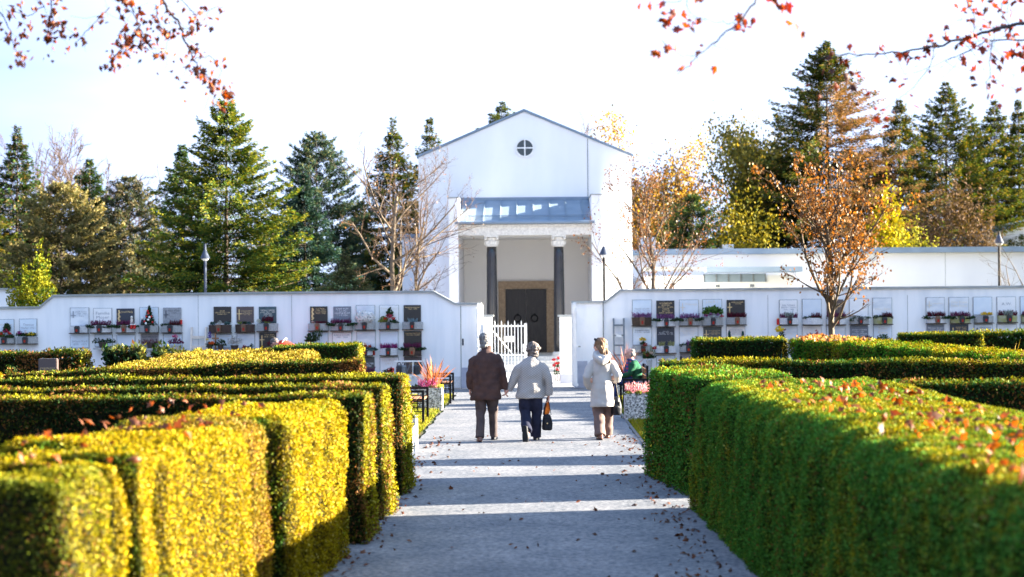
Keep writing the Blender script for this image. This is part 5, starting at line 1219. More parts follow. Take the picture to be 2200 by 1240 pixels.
def grow_tree(seed, H, r0, spec, lean=(0, 0)):
    """recursive limbs; spec: dict(levels, first, n, ang, ratio, up, wob)"""
    rs = np.random.RandomState(seed); segs = []; tips = []
    def grow(p, d, ln, r, lv):
        n = 5 if lv < 2 else 3; seg = ln / n; r1 = r * (.50 if lv == 0 else .35)
        pts = [p]; dirs = [d]
        for i in range(n):
            d = d + rs.normal(0, spec['wob'], 3) + np.array([0, 0, spec['up'][min(lv, len(spec['up']) - 1)]])
            d = d / np.linalg.norm(d); q = pts[-1] + d * seg
            ra, rb = r + (r1 - r) * i / n, r + (r1 - r) * (i + 1) / n
            segs.append((pts[-1], q, ra, rb)); pts.append(q); dirs.append(d)
            if lv >= spec['levels'] - 1: tips.append((q, d, lv))
        if lv >= spec['levels']: return
        nb = spec['n'][min(lv, len(spec['n']) - 1)]; nb = max(1, int(nb * rs.uniform(.75, 1.3)))
        for b in range(nb):
            u = spec['first'][min(lv, len(spec['first']) - 1)]; u = u + (1 - u) * (b + rs.uniform(0, 1)) / nb
            k = min(n - 1, int(u * n)); fr = u * n - k; q = pts[k] * (1 - fr) + pts[k + 1] * fr; dd = dirs[k + 1]
            a = rs.normal(size=3); a = a - dd * a.dot(dd); a /= np.linalg.norm(a); an = spec['ang'][min(lv, len(spec['ang']) - 1)] * rs.uniform(.7, 1.25)
            nd = dd * math.cos(an) + a * math.sin(an)
            rr = (r + (r1 - r) * u) * rs.uniform(.45, .7)
            grow(q, nd, ln * spec['ratio'][min(lv, len(spec['ratio']) - 1)] * rs.uniform(.65, 1.2) * (1.15 - .5 * u), max(rr, spec.get('minr', .0035)), lv + 1)
    d0 = np.array([lean[0], lean[1], 1.0]); d0 /= np.linalg.norm(d0)
    grow(np.zeros(3), d0, H, r0, 0)
    return segs, tips, rs
def leafy_tree(px, pyb, pyt, D, label, seed, r0, spec, leaf=None, barkm='bark', twigm='twig', lean=(0, 0), trunk_frac=.72, name='tree', cat='tree', cutr=.02, scale_h=None, group=TREES):
    x, y = PX(px, pyb, D), D; H = PZ(px, pyt, D)
    segs, tips, rs = grow_tree(seed, H * trunk_frac, r0, spec, lean)
    zmax = max(s_[1][2] for s_ in segs); k = H / zmax
    segs = [(a * np.array([1, 1, k]), b * np.array([1, 1, k]), ra, rb) for a, b, ra, rb in segs]
    root = empty(name, (x, y, 0), 0, label, cat, group)
    big = [s_ for s_ in segs if s_[2] >= cutr]; small = [s_ for s_ in segs if s_[2] < cutr]
    V, Fq = tubes_np(big); mesh_np('trunk', V, Fq, M[barkm], root, smooth=True)
    if small: V, Fq = tubes_np(small); mesh_np('twigs', V, Fq, M[twigm], root)
    if leaf:
        n, s, ta, tb, keep = leaf['n'], leaf['s'], leaf['a'], leaf['b'], leaf.get('keep', lambda p: np.ones(len(p), bool))
        tp = np.array([t[0] * np.array([1, 1, k]) for t in tips]); tp = tp[keep(tp)]
        idx = rs.randint(0, len(tp), n)
        # leaves gather in clusters around the twigs
        C = tp[idx] + rs.normal(0, leaf.get('sp', .10), (n, 3)); C[:, 2] -= leaf.get('hang', .06)
        d = rs.normal(0, .6, (n, 3)); d[:, 2] -= .9
        t = np.clip(.5 + .5 * wob(C, seed, .9) * .6 + rs.normal(0, .28, n), 0, 1)
        V, Fq = leaf_quads(C, d, rs.normal(size=(n, 3)), s * rs.uniform(.6, 1.3, n), s * rs.uniform(.5, .9, n))
        mesh_np('crown', V, Fq, M['autumn'], root, tint=rep_tint(lerp(ta, tb, t) * rs.uniform(.6, 1.15, (n, 1))))
    return root
SPEC_LIMB = dict(levels=4, first=[.36, .15, .1, .1], n=[13, 6, 5, 3], ang=[.72, .6, .6, .6], ratio=[.62, .5, .45, .45], up=[.0, .10, .08, .03], wob=.13)
leafy_tree(1789, 740, 330, 43.5, 'small orange-brown leafed tree standing before the right wall', 206, .085, dict(levels=4, first=[.35, .12, .1, .1], n=[15, 7, 5, 3], ang=[.62, .55, .6, .6], ratio=[.62, .5, .45, .45], up=[.0, .16, .12, .06], wob=.10),
           dict(n=3700, s=.078, a=(.13, .055, .008), b=(.44, .21, .03), sp=.06, hang=.05, keep=lambda p: (p[:, 2] > 2.15)), barkm='bark_pale', trunk_frac=.8, lean=(.02, 0))
leafy_tree(862, 620, 272, 54.5, 'bare branched tree with few dry buds, left of the chapel front', 203, .095, dict(levels=4, first=[.30, .12, .1, .1], n=[15, 7, 6, 4], ang=[.85, .6, .65, .6], ratio=[.58, .5, .5, .45], up=[.0, .07, .06, .03], wob=.15),
           dict(n=320, s=.06, a=(.25, .12, .05), b=(.5, .3, .15), sp=.05), barkm='bark_pale', trunk_frac=.86)
leafy_tree(886, 620, 340, 55.2, 'slender bare young tree touching the chapel left corner', 214, .055, dict(levels=4, first=[.35, .12, .1], n=[13, 6, 5], ang=[.6, .6, .6], ratio=[.55, .5, .45], up=[.0, .08, .05], wob=.13),
           None, barkm='bark_pale', trunk_frac=.86)
leafy_tree(1392, 620, 332, 54.5, 'thin tree with sparse rust leaves at the chapel right corner', 205, .075, dict(levels=4, first=[.22, .12, .1], n=[15, 7, 5, 3], ang=[.6, .6, .6], ratio=[.55, .5, .45], up=[.0, .10, .06], wob=.13),
           dict(n=2200, s=.065, a=(.10, .04, .008), b=(.30, .13, .02), sp=.08), barkm='bark', trunk_frac=.86)
leafy_tree(1520, 560, 250, 92, 'tall pale bare tree with a few yellow leaves behind low building', 207, .17, dict(levels=4, first=[.3, .15, .1], n=[12, 7, 6, 4], ang=[.6, .55, .6], ratio=[.6, .5, .5], up=[.0, .10, .06], wob=.14),
           dict(n=13000, s=.15, a=(.32, .20, .03), b=(.75, .52, .06), sp=.35), barkm='bark_pale', trunk_frac=.8, cutr=.03)
leafy_tree(1445, 560, 335, 94, 'rust and gold leafed tree filling right behind the chapel corner', 216, .13, dict(levels=4, first=[.25, .15, .1], n=[13, 7, 5, 3], ang=[.7, .6, .6], ratio=[.6, .5, .45], up=[.0, .08, .05], wob=.13), dict(n=9500, s=.15, a=(.14, .06, .012), b=(.42, .22, .03), sp=.35), trunk_frac=.8, cutr=.03)
leafy_tree(1610, 560, 285, 101, 'broad green and yellow leafed tree left of the huge spruce', 208, .2, dict(levels=4, first=[.3, .15, .1], n=[13, 7, 5, 3], ang=[.75, .6, .6], ratio=[.6, .5, .45], up=[.0, .10, .06], wob=.12),
           dict(n=16000, s=.19, a=(.16, .19, .02), b=(.66, .55, .05), sp=.45), trunk_frac=.8, cutr=.03)
leafy_tree(160, 560, 258, 118, 'wide bare fan shaped tree in the distance, upper left', 209, .22, dict(levels=4, first=[.10, .2, .2], n=[13, 7, 5, 4], ang=[.95, .5, .4], ratio=[1.0, .6, .5], up=[.0, .05, .0], wob=.09, minr=.018),
           None, trunk_frac=.6, twigm='twig', cutr=.03)
leafy_tree(235, 560, 262, 121, 'second bare fan shaped tree leaning right, upper left', 210, .2, dict(levels=4, first=[.10, .2, .2], n=[13, 7, 5, 4], ang=[.95, .5, .4], ratio=[1.0, .6, .5], up=[.0, .03, .0], wob=.09, minr=.018), None, trunk_frac=.6, lean=(.25, 0), cutr=.03)
leafy_tree(55, 560, 252, 123, 'faint bare tree behind the leftmost spruce', 211, .18, dict(levels=4, first=[.15, .2, .2], n=[9, 7, 5, 4], ang=[.6, .45, .4], ratio=[.7, .55, .5], up=[.0, .08, .02], wob=.09, minr=.018), None, trunk_frac=.75, cutr=.03)
leafy_tree(1285, 400, 250, 112, 'faint bare treetop rising behind the chapel right roof', 212, .15, dict(levels=4, first=[.3, .2, .2], n=[10, 7, 5, 4], ang=[.6, .5, .4], ratio=[.6, .5, .5], up=[.0, .08, .04], wob=.1, minr=.010), None, trunk_frac=.8, cutr=.03)
leafy_tree(2195, 620, 452, 52, 'whitish bare young tree at the right edge', 213, .05, dict(levels=4, first=[.2, .15, .1], n=[12, 6, 5, 3], ang=[.55, .55, .5], ratio=[.6, .5, .45], up=[.0, .1, .06], wob=.12), None, barkm='bark_pale', twigm='bark_pale', trunk_frac=.85)
leafy_tree(1655, 560, 232, 112, 'thin pale green treetop beside the huge spruce', 215, .15, dict(levels=4, first=[.35, .2, .2], n=[10, 6, 5, 3], ang=[.6, .5, .5], ratio=[.6, .5, .5], up=[.0, .08, .04], wob=.1, minr=.010), dict(n=1800, s=.15, a=(.3, .33, .12), b=(.5, .5, .2), sp=.3), trunk_frac=.8, cutr=.03)

# ------------------------------------------------------------------ overhanging maple branches
def maple_leaf():
    pts = [(0, -.5), (.16, -.22), (.42, -.34), (.33, -.06), (.56, .12), (.24, .16), (.2, .32), (0, .6), (-.2, .32), (-.24, .16), (-.56, .12), (-.33, -.06), (-.42, -.34), (-.16, -.22)]
    V = [(0, 0, .10)] + [(x, y, -.10 * abs(x) * 2 - .25 * y * y) for x, y in pts]
    return np.array(V), np.array([(0, 1 + i, 1 + (i + 1) % 14) for i in range(14)])
MLV, MLF = maple_leaf()
def scatter_leaves(C, size, rs, tint, flat=0.0, hang=False):
    n = len(C); k = len(MLV)
    nz = rs.normal(size=(n, 3)); nz[:, 2] += flat; nz = unit(nz)
    d = rs.normal(0, .55, (n, 3))
    if hang: d[:, 2] -= 1.1
    x = unit(np.cross(d, nz)); y = np.cross(nz, x)
    curl = rs.uniform(.3, 2.6, n)
    S = np.asarray(size).reshape(-1, 1, 1) * np.ones((n, 1, 1))
    V = C[:, None, :] + S * (x[:, None, :] * MLV[None, :, 0:1] * rs.uniform(.55, 1, (n, 1, 1)) + y[:, None, :] * MLV[None, :, 1:2] + nz[:, None, :] * MLV[None, :, 2:3] * curl[:, None, None])
    Fq = (np.arange(n)[:, None, None] * k + MLF[None]).reshape(-1, 3)
    return V.reshape(-1, 3), Fq, np.repeat(tint, k, axis=0)
def branch(label, lines, D, seed, nleaf, lsize, r, ta, tb, spread, twigs, twiglen, near=None):
    """lines: list of pixel polylines along the limb with depth offsets"""
    rs = np.random.RandomState(seed); segs = []; anchors = []
    o = None
    for li, (pl, rr) in enumerate(lines):
        pts = [np.array(P(px, py, D + dz)) for px, py, dz in pl]
        if o is None: o = pts[0]
        fine = []
        for a, b in zip(pts[:-1], pts[1:]):
            for t in np.linspace(0, 1, 5)[:-1]: fine.append(a * (1 - t) + b * t + rs.normal(0, .006, 3))
        fine.append(pts[-1]); n = len(fine)
        for i in range(n - 1):
            segs.append((fine[i] - o, fine[i + 1] - o, rr * (1 - .75 * i / n), rr * (1 - .75 * (i + 1) / n)))
        for t in range(twigs):
            i = rs.randint(0, n); p = fine[i]; d = rs.normal(0, 1, 3) + np.array([.0, 0, -.45]); d /= np.linalg.norm(d)
            ln = twiglen * rs.uniform(.3, 1.2); q = p
            for s_ in range(4):
                d = d + rs.normal(0, .25, 3); d /= np.linalg.norm(d); q2 = q + d * ln / 4
                segs.append((q - o, q2 - o, max(.0014, rr * .22 * (1 - s_ / 5)), max(.001, rr * .22 * (1 - (s_ + 1) / 5)))); q = q2
                if s_ >= 1: anchors.append(q)
        anchors += fine[n // 2:]
    root = empty('maple_branch', tuple(o), 0, label, 'branch', 'branches hanging into the top of the view')
    V, Fq = tubes_np(segs); mesh_np('twigs', V, Fq, M['dark_twig'], root)
    an = np.array(anchors); cl = rs.randint(0, len(an), max(3, nleaf // 3)); C = an[cl[rs.randint(0, len(cl), nleaf)]] + rs.normal(0, spread, (nleaf, 3)) - o
    C[:, 2] -= lsize * .5
    V, Fq, t = scatter_leaves(C, lsize * rs.uniform(.5, 1.25, nleaf), rs, lerp(ta, tb, rs.uniform(0, 1, nleaf) ** 1.5), 0, True)
    mesh_np('leaves', V, Fq, M['autumn'], root, tint=t)
LA, LB = (.08, .014, .003), (.46, .11, .006)
branch('twigs with small rusty leaves in the upper left corner', [([(-40, -40, .3), (0, 25, 0), (25, 70, 0), (38, 125, -.1)], .008), ([(60, -40, .3), (95, 15, 0), (60, 35, 0), (10, 20, .1)], .006), ([(108, -30, 0), (112, 40, 0), (125, 60, 0)], .006), ([(235, 20, .2), (200, 52, 0), (165, 90, -.1)], .007)], 14.0, 301, 150, .064, .011, LA, LB, .035, 11, .22)
branch('rusty leafed branch hanging down left of the tall fir', [([(320, -50, .4), (355, 10, 0), (385, 45, 0), (400, 90, 0), (414, 125, -.1), (445, 165, -.2), (455, 195, -.2)], .014), ([(260, -30, .2), (285, 20, 0), (300, 60, 0), (335, 105, 0)], .007), ([(300, 55, 0), (275, 85, 0), (245, 125, .1)], .006), ([(415, 128, -.1), (450, 120, 0), (475, 150, 0), (470, 185, 0)], .005), ([(370, -20, .1), (420, 30, .1), (480, 15, .2)], .005), ([(335, 10, 0), (345, 60, 0), (370, 85, .1)], .006)], 14.0, 302, 330, .060, .011, LA, LB, .04, 13, .22)
branch('out of focus branch with few red leaves at top centre right', [([(1650, -60, .2), (1622, 5, 0), (1585, 50, 0), (1540, 88, 0), (1500, 118, -.1), (1482, 140, -.1), (1455, 160, -.1)], .010), ([(1585, 50, 0), (1545, 48, .1), (1500, 40, .2), (1465, 30, .2)], .003), ([(1495, 120, -.1), (1455, 118, -.2), (1420, 85, -.2)], .003), ([(1690, -40, .1), (1690, 30, .1), (1680, 85, .2)], .002), ([(1500, -40, .1), (1470, 0, .1), (1420, 8, .1), (1385, 2, .2)], .004), ([(1470, -30, 0), (1480, 25, 0), (1500, 42, 0), (1530, 50, 0)], .003)], 12.0, 303, 50, .075, .011, (.20, .015, .003), (.55, .12, .006), .035, 5, .14)
branch('leafy dark branch reaching in from the right edge', [([(2290, 40, .3), (2200, 52, 0), (2140, 62, 0), (2080, 82, 0), (2010, 98, 0), (1940, 112, -.1), (1860, 118, -.2), (1790, 116, -.3)], .016), ([(2280, 90, .2), (2200, 85, 0), (2130, 88, 0), (2080, 110, 0), (2030, 130, 0)], .010), ([(2010, 98, 0), (2000, 140, 0), (1965, 185, -.1), (1890, 240, -.2)], .005), ([(2130, 88, 0), (2125, 150, 0), (2120, 200, 0)], .005), ([(2170, -30, .2), (2150, 20, .1), (2175, 75, .1), (2200, 110, 0)], .006), ([(2075, 0, .1), (2095, 40, 0), (2085, 80, 0)], .004)], 14.0, 304, 190, .074, .017, (.07, .012, .004), (.45, .06, .004), .06, 15, .34)

# ------------------------------------------------------------------ fallen leaves
def litter(name, label, gen, n, seed, smin, smax, ta, tb, flat=2.5):
    rs = np.random.RandomState(seed); C = gen(rs, n)
    V, Fq, t = scatter_leaves(C, rs.uniform(smin, smax, n), rs, lerp(ta, tb, rs.uniform(0, 1, n)), flat)
    o = mesh_np(name, V, Fq, M['autumn'], tint=t); T(o, label, kind='stuff')
def g_path(rs, n):
    x = np.where(rs.uniform(size=n) < .20, rs.uniform(-1.7, 1.6, n), np.where(rs.uniform(size=n) < .5, -1.66 + np.abs(rs.normal(0, .16, n)), 1.55 - np.abs(rs.normal(0, .22, n))))
    y = 13 + 17 * rs.uniform(0, 1, n) ** 1.25
    return np.stack([x, y, np.full(n, .028)], axis=1)
litter('fallen_leaves', 'curled brown leaves scattered over the shaded path', g_path, 560, 401, .025, .075, (.05, .018, .012), (.26, .09, .035))
def g_top(x0, x1, y0, y1, h0, h1, p=1.0):
    def f(rs, n):
        y = y0 + (y1 - y0) * rs.uniform(0, 1, n) ** p; x = rs.uniform(x0, x1, n)
        z = h0 + (h1 - h0) * (y - y0) / (y1 - y0) + .02 + rs.uniform(0, .03, n)
        return np.stack([x, y, z], axis=1)
    return f
litter('fallen_leaves', 'orange and brown leaves lying on the huge right hedge', g_top(2.05, 3.25, 8.0, 18.5, 1.385, 1.355), 250, 402, .03, .10, (.10, .022, .005), (.50, .15, .010), 1.25)
litter('fallen_leaves', 'brown leaves lying on the near left hedge blocks', g_top(-3.1, -2.1, 9.3, 15.8, 1.36, 1.36), 55, 403, .04, .10, (.10, .028, .008), (.36, .10, .015), .9)
litter('fallen_leaves', 'pale orange leaves piled on the slanting right hedge', g_top(5.5, 6.6, 36.5, 40, 1.34, 1.36), 90, 404, .08, .14, (.40, .16, .05), (.8, .45, .2), 1.0)
# ------------------------------------------------------------------ planters, benches, basket
def planter(x, y, w, h, label, kinds, rz=0):
    root = empty('planter', (x, y, 0), R(rz), label, 'planter', 'square planters beside the path')
    m = MB(); t = .05; a = w / 2
    m.box(-a, a, -a, -a + t, 0, h); m.box(-a, a, a - t, a, 0, h); m.box(-a, -a + t, -a + t + .001, a - t - .001, 0, h); m.box(a - t, a, -a + t + .001, a - t - .001, 0, h)
    m.box(-a + t, a - t, -a + t, a - t, h - .12, h - .05)
    m.build('box', M['aggregate'], root, bevel=.006)
    for nm, parts in kinds(h): V, Fq, tt = join(parts); mesh_np(nm, V, Fq, M['petal'], root, tint=tt)
    return root
PK = ((.45, .14, .17), (.80, .42, .42))
def spikes2(x0, x1, y0, y1, z, h, n, ta, tb, s=.04, wid=.38): return spikes(x0, x1, y0, y1, z, h, n, ta, tb, s)
def blades(c, n, L, w, ta, tb, spread):
    d = np.stack([rsP.normal(0, spread, n), rsP.normal(0, spread, n), np.ones(n)], axis=1); ln = L * rsP.uniform(.6, 1.1, n)
    out = []
    C = np.array(c) + unit(d) * ln[:, None] * .3
    V, Fq = leaf_quads(C, d, rsP.normal(size=(n, 3)), ln * .62, w); t = rep_tint(lerp(ta, tb, rsP.uniform(0, 1, n))); out.append((V, Fq, t))
    d2 = d.copy(); d2[:, 2] -= .35
    C2 = np.array(c) + unit(d) * ln[:, None] * .55 + unit(d2) * ln[:, None] * .25
    V, Fq = leaf_quads(C2, d2, rsP.normal(size=(n, 3)), ln * .55, w * .7); out.append((V, Fq, t))
    return out
planter(-2.12, 37.5, .48, .46, 'planter with tall orange spiky leaves and magenta heather, left verge', lambda h: [
    ('heather', [spikes(-.24, .12, -.24, .1, h - .05, .26, 420, (.40, .03, .14), (.75, .18, .36))]), ('spiky_leaves', blades((.05, 0, h - .05), 70, .62, .03, (.30, .08, .03), (.62, .26, .10), .42)),
    ('greenery', [clump((.12, -.2, h), (.16, .06, .06), 90, .05, *LIME), clump((-.26, -.15, h), (.12, .1, .06), 90, .06, *GRN), clump((.2, .05, h), (.08, .15, .06), 60, .05, (.4, .38, .03), (.6, .55, .06))])])
planter(-1.99, 27.3, .48, .52, 'planter with pink heather beside the wire basket, left verge', lambda h: [
    ('heather', [spikes(-.24, .14, -.22, .2, h - .05, .26, 420, *PK)]), ('greenery', [clump((x, -.2, h), (.1, .07, .05), 70, .05, (.10, .14, .01), (.38, .36, .03)) for x in (-.15, .05, .2)])])
planter(1.87, 34.1, .50, .49, 'planter full of pink heather at the right path edge', lambda h: [
    ('heather', [spikes(-.22, .24, -.22, .22, h - .04, .25, 620, *PK)]), ('greenery', [clump((x, -.22, h), (.1, .06, .045), 60, .05, (.06, .09, .01), (.25, .27, .03)) for x in (-.2, 0, .2)])])
planter(2.02, 42.0, .48, .46, 'planter with reddish spiky leaves half hidden behind the woman in white', lambda h: [
    ('spiky_leaves', blades((0, 0, h), 50, .7, .03, (.38, .14, .09), (.62, .32, .22), .5)), ('heather', [spikes(-.22, .22, -.22, .22, h - .04, .2, 260, *PK)]), ('greenery', [clump((-.15, -.2, h + .03), (.1, .06, .05), 60, .05, (.5, .42, .02), (.7, .6, .05))])])

def bench(x, y, rz, label, L=1.35, W=.52, arm=.62, back=.86):
    root = empty('park_bench', (x, y, 0), R(rz), label, 'park bench', 'metal and wood benches')
    b = .022
    for yy in (0, L):
        m = MB()
        m.box(W - 2 * b, W, yy - b, yy + b, 0, arm); m.box(0, 2 * b, yy - b, yy + b, 0, back)
        m.box(2 * b + .001, W - 2 * b - .001, yy - b, yy + b, arm - 2 * b, arm - .001); m.box(2 * b + .001, W - 2 * b - .001, yy - .012, yy + .012, arm - .10, arm - .085)
        t = .007
        for zz in (arm - .16, arm - .24, .34, .24): m.box(2 * b + .001, W - 2 * b - .001, yy - .010, yy + .010, zz - t, zz + t)
        for xx, z0, z1 in ((.13, arm - .239, arm - .161), (.2, arm - .159, arm - .101), (.26, .341, arm - .241), (.32, arm - .239, arm - .101), (.40, .241, arm - .161), (.17, .241, arm - .241)): m.box(xx - t, xx + t, yy - .009, yy + .009, z0 + .001, z1 - .001)
        m.build('side_frame', M['black'], root)
    s = MB()
    for k in range(4): s.box(.05 + k * .115, .05 + k * .115 + .095, b + .002, L - b - .002, .42, .452)
    s.build('seat', M['wood'], root, bevel=.006)
    s = MB()
    for k in range(2): s.box(.045, .075, b + .002, L - b - .002, .56 + k * .14, .66 + k * .14)
    s.build('backrest', M['wood'], root, bevel=.006)
    MB().box(.05, W - .05, L * .5 - .02, L * .5 + .02, .385, .418).build('crossbar', M['black'], root)
    return root
bench(-2.50, 33.0, 0, 'near left bench with black lattice side frame, between two planters')
bench(-2.32, 39.6, 0, 'far left bench with black frame behind the orange spiky planter')
bench(2.27, 38.9, 180, 'bench on the right with the old man sitting on it', arm=.60)
bench(4.8, 43.6, 90, 'brown plank bench behind hedges at right, facing the plaque wall', L=1.4)

def wire_basket():
    root = empty('wire_basket', (-1.80, 24.95, 0), 0, 'white wire mesh litter basket at the end of the left hedge', 'basket')
    w, h = .15, .52; n = 6; r = .0032
    m = MB()
    for i in range(n + 1):
        a = -w + 2 * w * i / n
        for s in (-1, 1):
            m.tube([(a, s * w, .01), (a, s * w * 1.08, h)], r, 4, cap=False); m.tube([(s * w, a, .01), (s * w * 1.08, a, h)], r, 4, cap=False)
    for k in range(10):
        z = .01 + (h - .02) * k / 9; q = w * (1 + .08 * k / 9)
        m.tube([(-q, -q, z), (q, -q, z), (q, q, z), (-q, q, z), (-q, -q, z)], r if 0 < k < 9 else .009, 4, cap=False)
    m.build('wire_mesh', M['white'], root); MB().box(-w * .96, w * .96, -w * .96, w * .96, .0, .008).build('bottom', M['grey_metal'], root)
    V, Fq, t = join([clump((0, 0, .12), (.11, .11, .09), 90, .07, (.10, .04, .02), (.3, .14, .05))]); mesh_np('waste_leaves', V, Fq, M['petal'], root, tint=t)
wire_basket()
def rose_bush():
    root = empty('rose_bush', (PX(1197, 780, 49.9), 49.9, 0), 0, 'red roses climbing beside the right gate post', 'rose bush')
    st = [(np.array([x, 0, 0]), np.array([x * 1.6, 0, .62]), .012, .006) for x in (-.05, .0, .06)]
    V, Fq = tubes_np(st); mesh_np('stems', V, Fq, M['bark'], root)
    V, Fq, t = join([clump((0, 0, z), (.1, .1, .1), 60, .06, *GRN) for z in (.25, .45)]); mesh_np('leaves', V, Fq, M['petal'], root, tint=t)
    V, Fq, t = join([clump((x, -.1, z), (.045, .04, .045), 40, .045, (.5, .01, .02), (.7, .03, .05)) for x, z in ((-.09, .6), (.03, .64), (.08, .52), (-.02, .5), (-.09, .45), (.1, .38), (.0, .34))]); mesh_np('roses', V, Fq, M['petal'], root, tint=t)
rose_bush()

# ------------------------------------------------------------------ people
M['skin'] = mat('skin', (0.62, 0.36, 0.27), .55, (0.52, 0.28, 0.20), 14, .05, 80, .35)
M['skin_old'] = mat('skin_old', (0.60, 0.32, 0.24), .6, (0.46, 0.22, 0.17), 16, .1, 80, .35)
M['eye'] = mat('eye', (0.05, 0.035, 0.03), .2)
M['suede'] = mat('brown_suede', (0.080, 0.043, 0.035), .85, (0.048, 0.029, 0.028), 7, .35, 160, .15)
M['trouser_brown'] = mat('brown_trousers', (0.085, 0.062, 0.058), .85, (0.050, 0.042, 0.045), 9, .25, 140, .15)
M['trouser_navy'] = mat('navy_trousers', (0.022, 0.025, 0.05), .85, (0.014, 0.016, 0.034), 9, .25, 140, .15)
M['trouser_taupe'] = mat('taupe_trousers', (0.17, 0.115, 0.10), .85, (0.12, 0.082, 0.075), 9, .25, 140, .15)
M['jeans'] = mat('blue_jeans', (0.03, 0.055, 0.16), .85, (0.02, 0.035, 0.11), 12, .3, 140, .15)
M['white_coat'] = mat('white_coat', (0.44, 0.415, 0.39), .8, (0.375, 0.355, 0.34), 5, .3, 26, .2)
M['green_knit'] = mat('green_cardigan', (0.018, 0.085, 0.045), .9, (0.012, 0.06, 0.032), 18, .4, 120, .1)
M['red_cloth'] = mat('red_jacket', (0.42, 0.028, 0.012), .8, (0.34, 0.02, 0.01), 9, .2, 60)
M['leather_brown'] = mat('brown_leather', (0.16, 0.06, 0.035), .35, (0.09, 0.035, 0.022), 10, .1, 60, .5)
M['leather_black'] = mat('black_leather', (0.008, 0.010, 0.015), .5, (0.012, 0.014, 0.02), 10, .1, 60, .2)
M['hair_white'] = mat('white_hair', (0.21, 0.205, 0.20), .7, (0.085, 0.085, 0.09), 26, .6, 70, .3, stretch=(1, 1, .4))
M['hair_grey'] = mat('grey_hair', (0.21, 0.175, 0.16), .7, (0.045, 0.038, 0.038), 22, .7, 60, .3, lo=.38, hi=.62)
M['hair_brown'] = mat('light_brown_hair', (0.22, 0.115, 0.05), .6, (0.085, 0.042, 0.02), 28, .6, 70, .4, stretch=(1, 1, .18))
M['orange_cloth'] = mat('orange_cloth', (0.80, 0.20, 0.02), .8, (0.55, 0.11, 0.015), 12, .3, 40)
def quilt_mat():
    m, nt, out = _nt('quilted_fabric'); N = nt.nodes.new; L = nt.links.new
    b = N('ShaderNodeBsdfPrincipled'); L(b.outputs[0], out.inputs[0]); b.inputs['Roughness'].default_value = .8; b.inputs['Specular IOR Level'].default_value = .2
    tc = N('ShaderNodeTexCoord'); hs = []
    for an in (38, -38):
        mp = N('ShaderNodeMapping'); mp.inputs['Rotation'].default_value = (0, R(an), 0); L(tc.outputs['Object'], mp.inputs[0])
        w = N('ShaderNodeTexWave'); w.bands_direction = 'Z'; w.inputs['Scale'].default_value = 11; w.inputs['Distortion'].default_value = .5; w.inputs['Detail'].default_value = 1; L(mp.outputs[0], w.inputs['Vector']); hs.append(w)
    mi = N('ShaderNodeMath'); mi.operation = 'MINIMUM'; L(hs[0].outputs['Fac'], mi.inputs[0]); L(hs[1].outputs['Fac'], mi.inputs[1])
    rp = N('ShaderNodeValToRGB'); e = rp.color_ramp.elements; e[0].position = .0; e[0].color = (.22, .21, .205, 1); e[1].position = .22; e[1].color = (.35, .33, .32, 1)
    L(mi.outputs[0], rp.inputs[0]); L(rp.outputs[0], b.inputs['Base Color'])
    sq = N('ShaderNodeMath'); sq.operation = 'POWER'; sq.inputs[1].default_value = .5; L(mi.outputs[0], sq.inputs[0])
    bp = N('ShaderNodeBump'); bp.inputs['Strength'].default_value = .4; bp.inputs['Distance'].default_value = .008; L(sq.outputs[0], bp.inputs['Height']); L(bp.outputs[0], b.inputs['Normal'])
    return m
M['quilt'] = quilt_mat()
def plaid_mat():
    m, nt, out = _nt('plaid_cloth'); N = nt.nodes.new; L = nt.links.new
    b = N('ShaderNodeBsdfPrincipled'); L(b.outputs[0], out.inputs[0]); b.inputs['Roughness'].default_value = .9
    tc = N('ShaderNodeTexCoord'); ws = []
    for d in ('X', 'Z', 'Y'):
        w = N('ShaderNodeTexWave'); w.bands_direction = d; w.inputs['Scale'].default_value = 4.2; L(tc.outputs['Object'], w.inputs['Vector'])
        r = N('ShaderNodeValToRGB'); r.color_ramp.elements[0].position = .55; r.color_ramp.elements[1].position = .7; L(w.outputs['Fac'], r.inputs[0]); ws.append(r)
    m1 = N('ShaderNodeMix'); m1.data_type = 'RGBA'; m1.inputs[6].default_value = (.02, .035, .16, 1); m1.inputs[7].default_value = (.38, .03, .04, 1); L(ws[1].outputs[0], m1.inputs[0])
    m2 = N('ShaderNodeMix'); m2.data_type = 'RGBA'; m2.inputs[7].default_value = (.03, .03, .05, 1); L(m1.outputs[2], m2.inputs[6]); L(ws[2].outputs[0], m2.inputs[0])
    L(m2.outputs[2], b.inputs['Base Color']); return m
M['plaid'] = plaid_mat()
def folds(amp, sx=16, sz=5, seed=0):
    def f(co, n):
        p = Vector((co.x * sx + seed, co.y * sx, co.z * sz)); q = Vector((co.x * 7 + seed, co.y * 7, co.z * 13 + 4))
        return amp * (mnoise.noise(p) + .7 * mnoise.noise(q))
    return f
V3 = Vector
def add_head(b, c, yaw=0, tilt=0, s=1.0):
    Rm = Matrix.Rotation(yaw, 3, 'Z') @ Matrix.Rotation(tilt, 3, 'X'); c = V3(c)
    def e(o, r): b.ell(c + Rm @ (V3(o) * s), [q * s for q in r], Rm, 16, 11)
    e((0, -.012, .022), (.076, .096, .095)); e((0, .03, -.045), (.060, .064, .068)); e((0, .062, -.092), (.026, .024, .022))
    e((0, .098, -.012), (.012, .020, .028)); e((0, .112, -.026), (.015, .012, .011)); e((0, .088, .024), (.055, .012, .012))
    e((.04, .07, -.028), (.022, .02, .022)); e((-.04, .07, -.028), (.022, .02, .022))
    e((0, .090, -.058), (.024, .011, .006)); e((0, .088, -.069), (.021, .011, .006))
    for sg in (-1, 1): e((sg * .079, -.004, -.014), (.010, .024, .034))
    return Rm
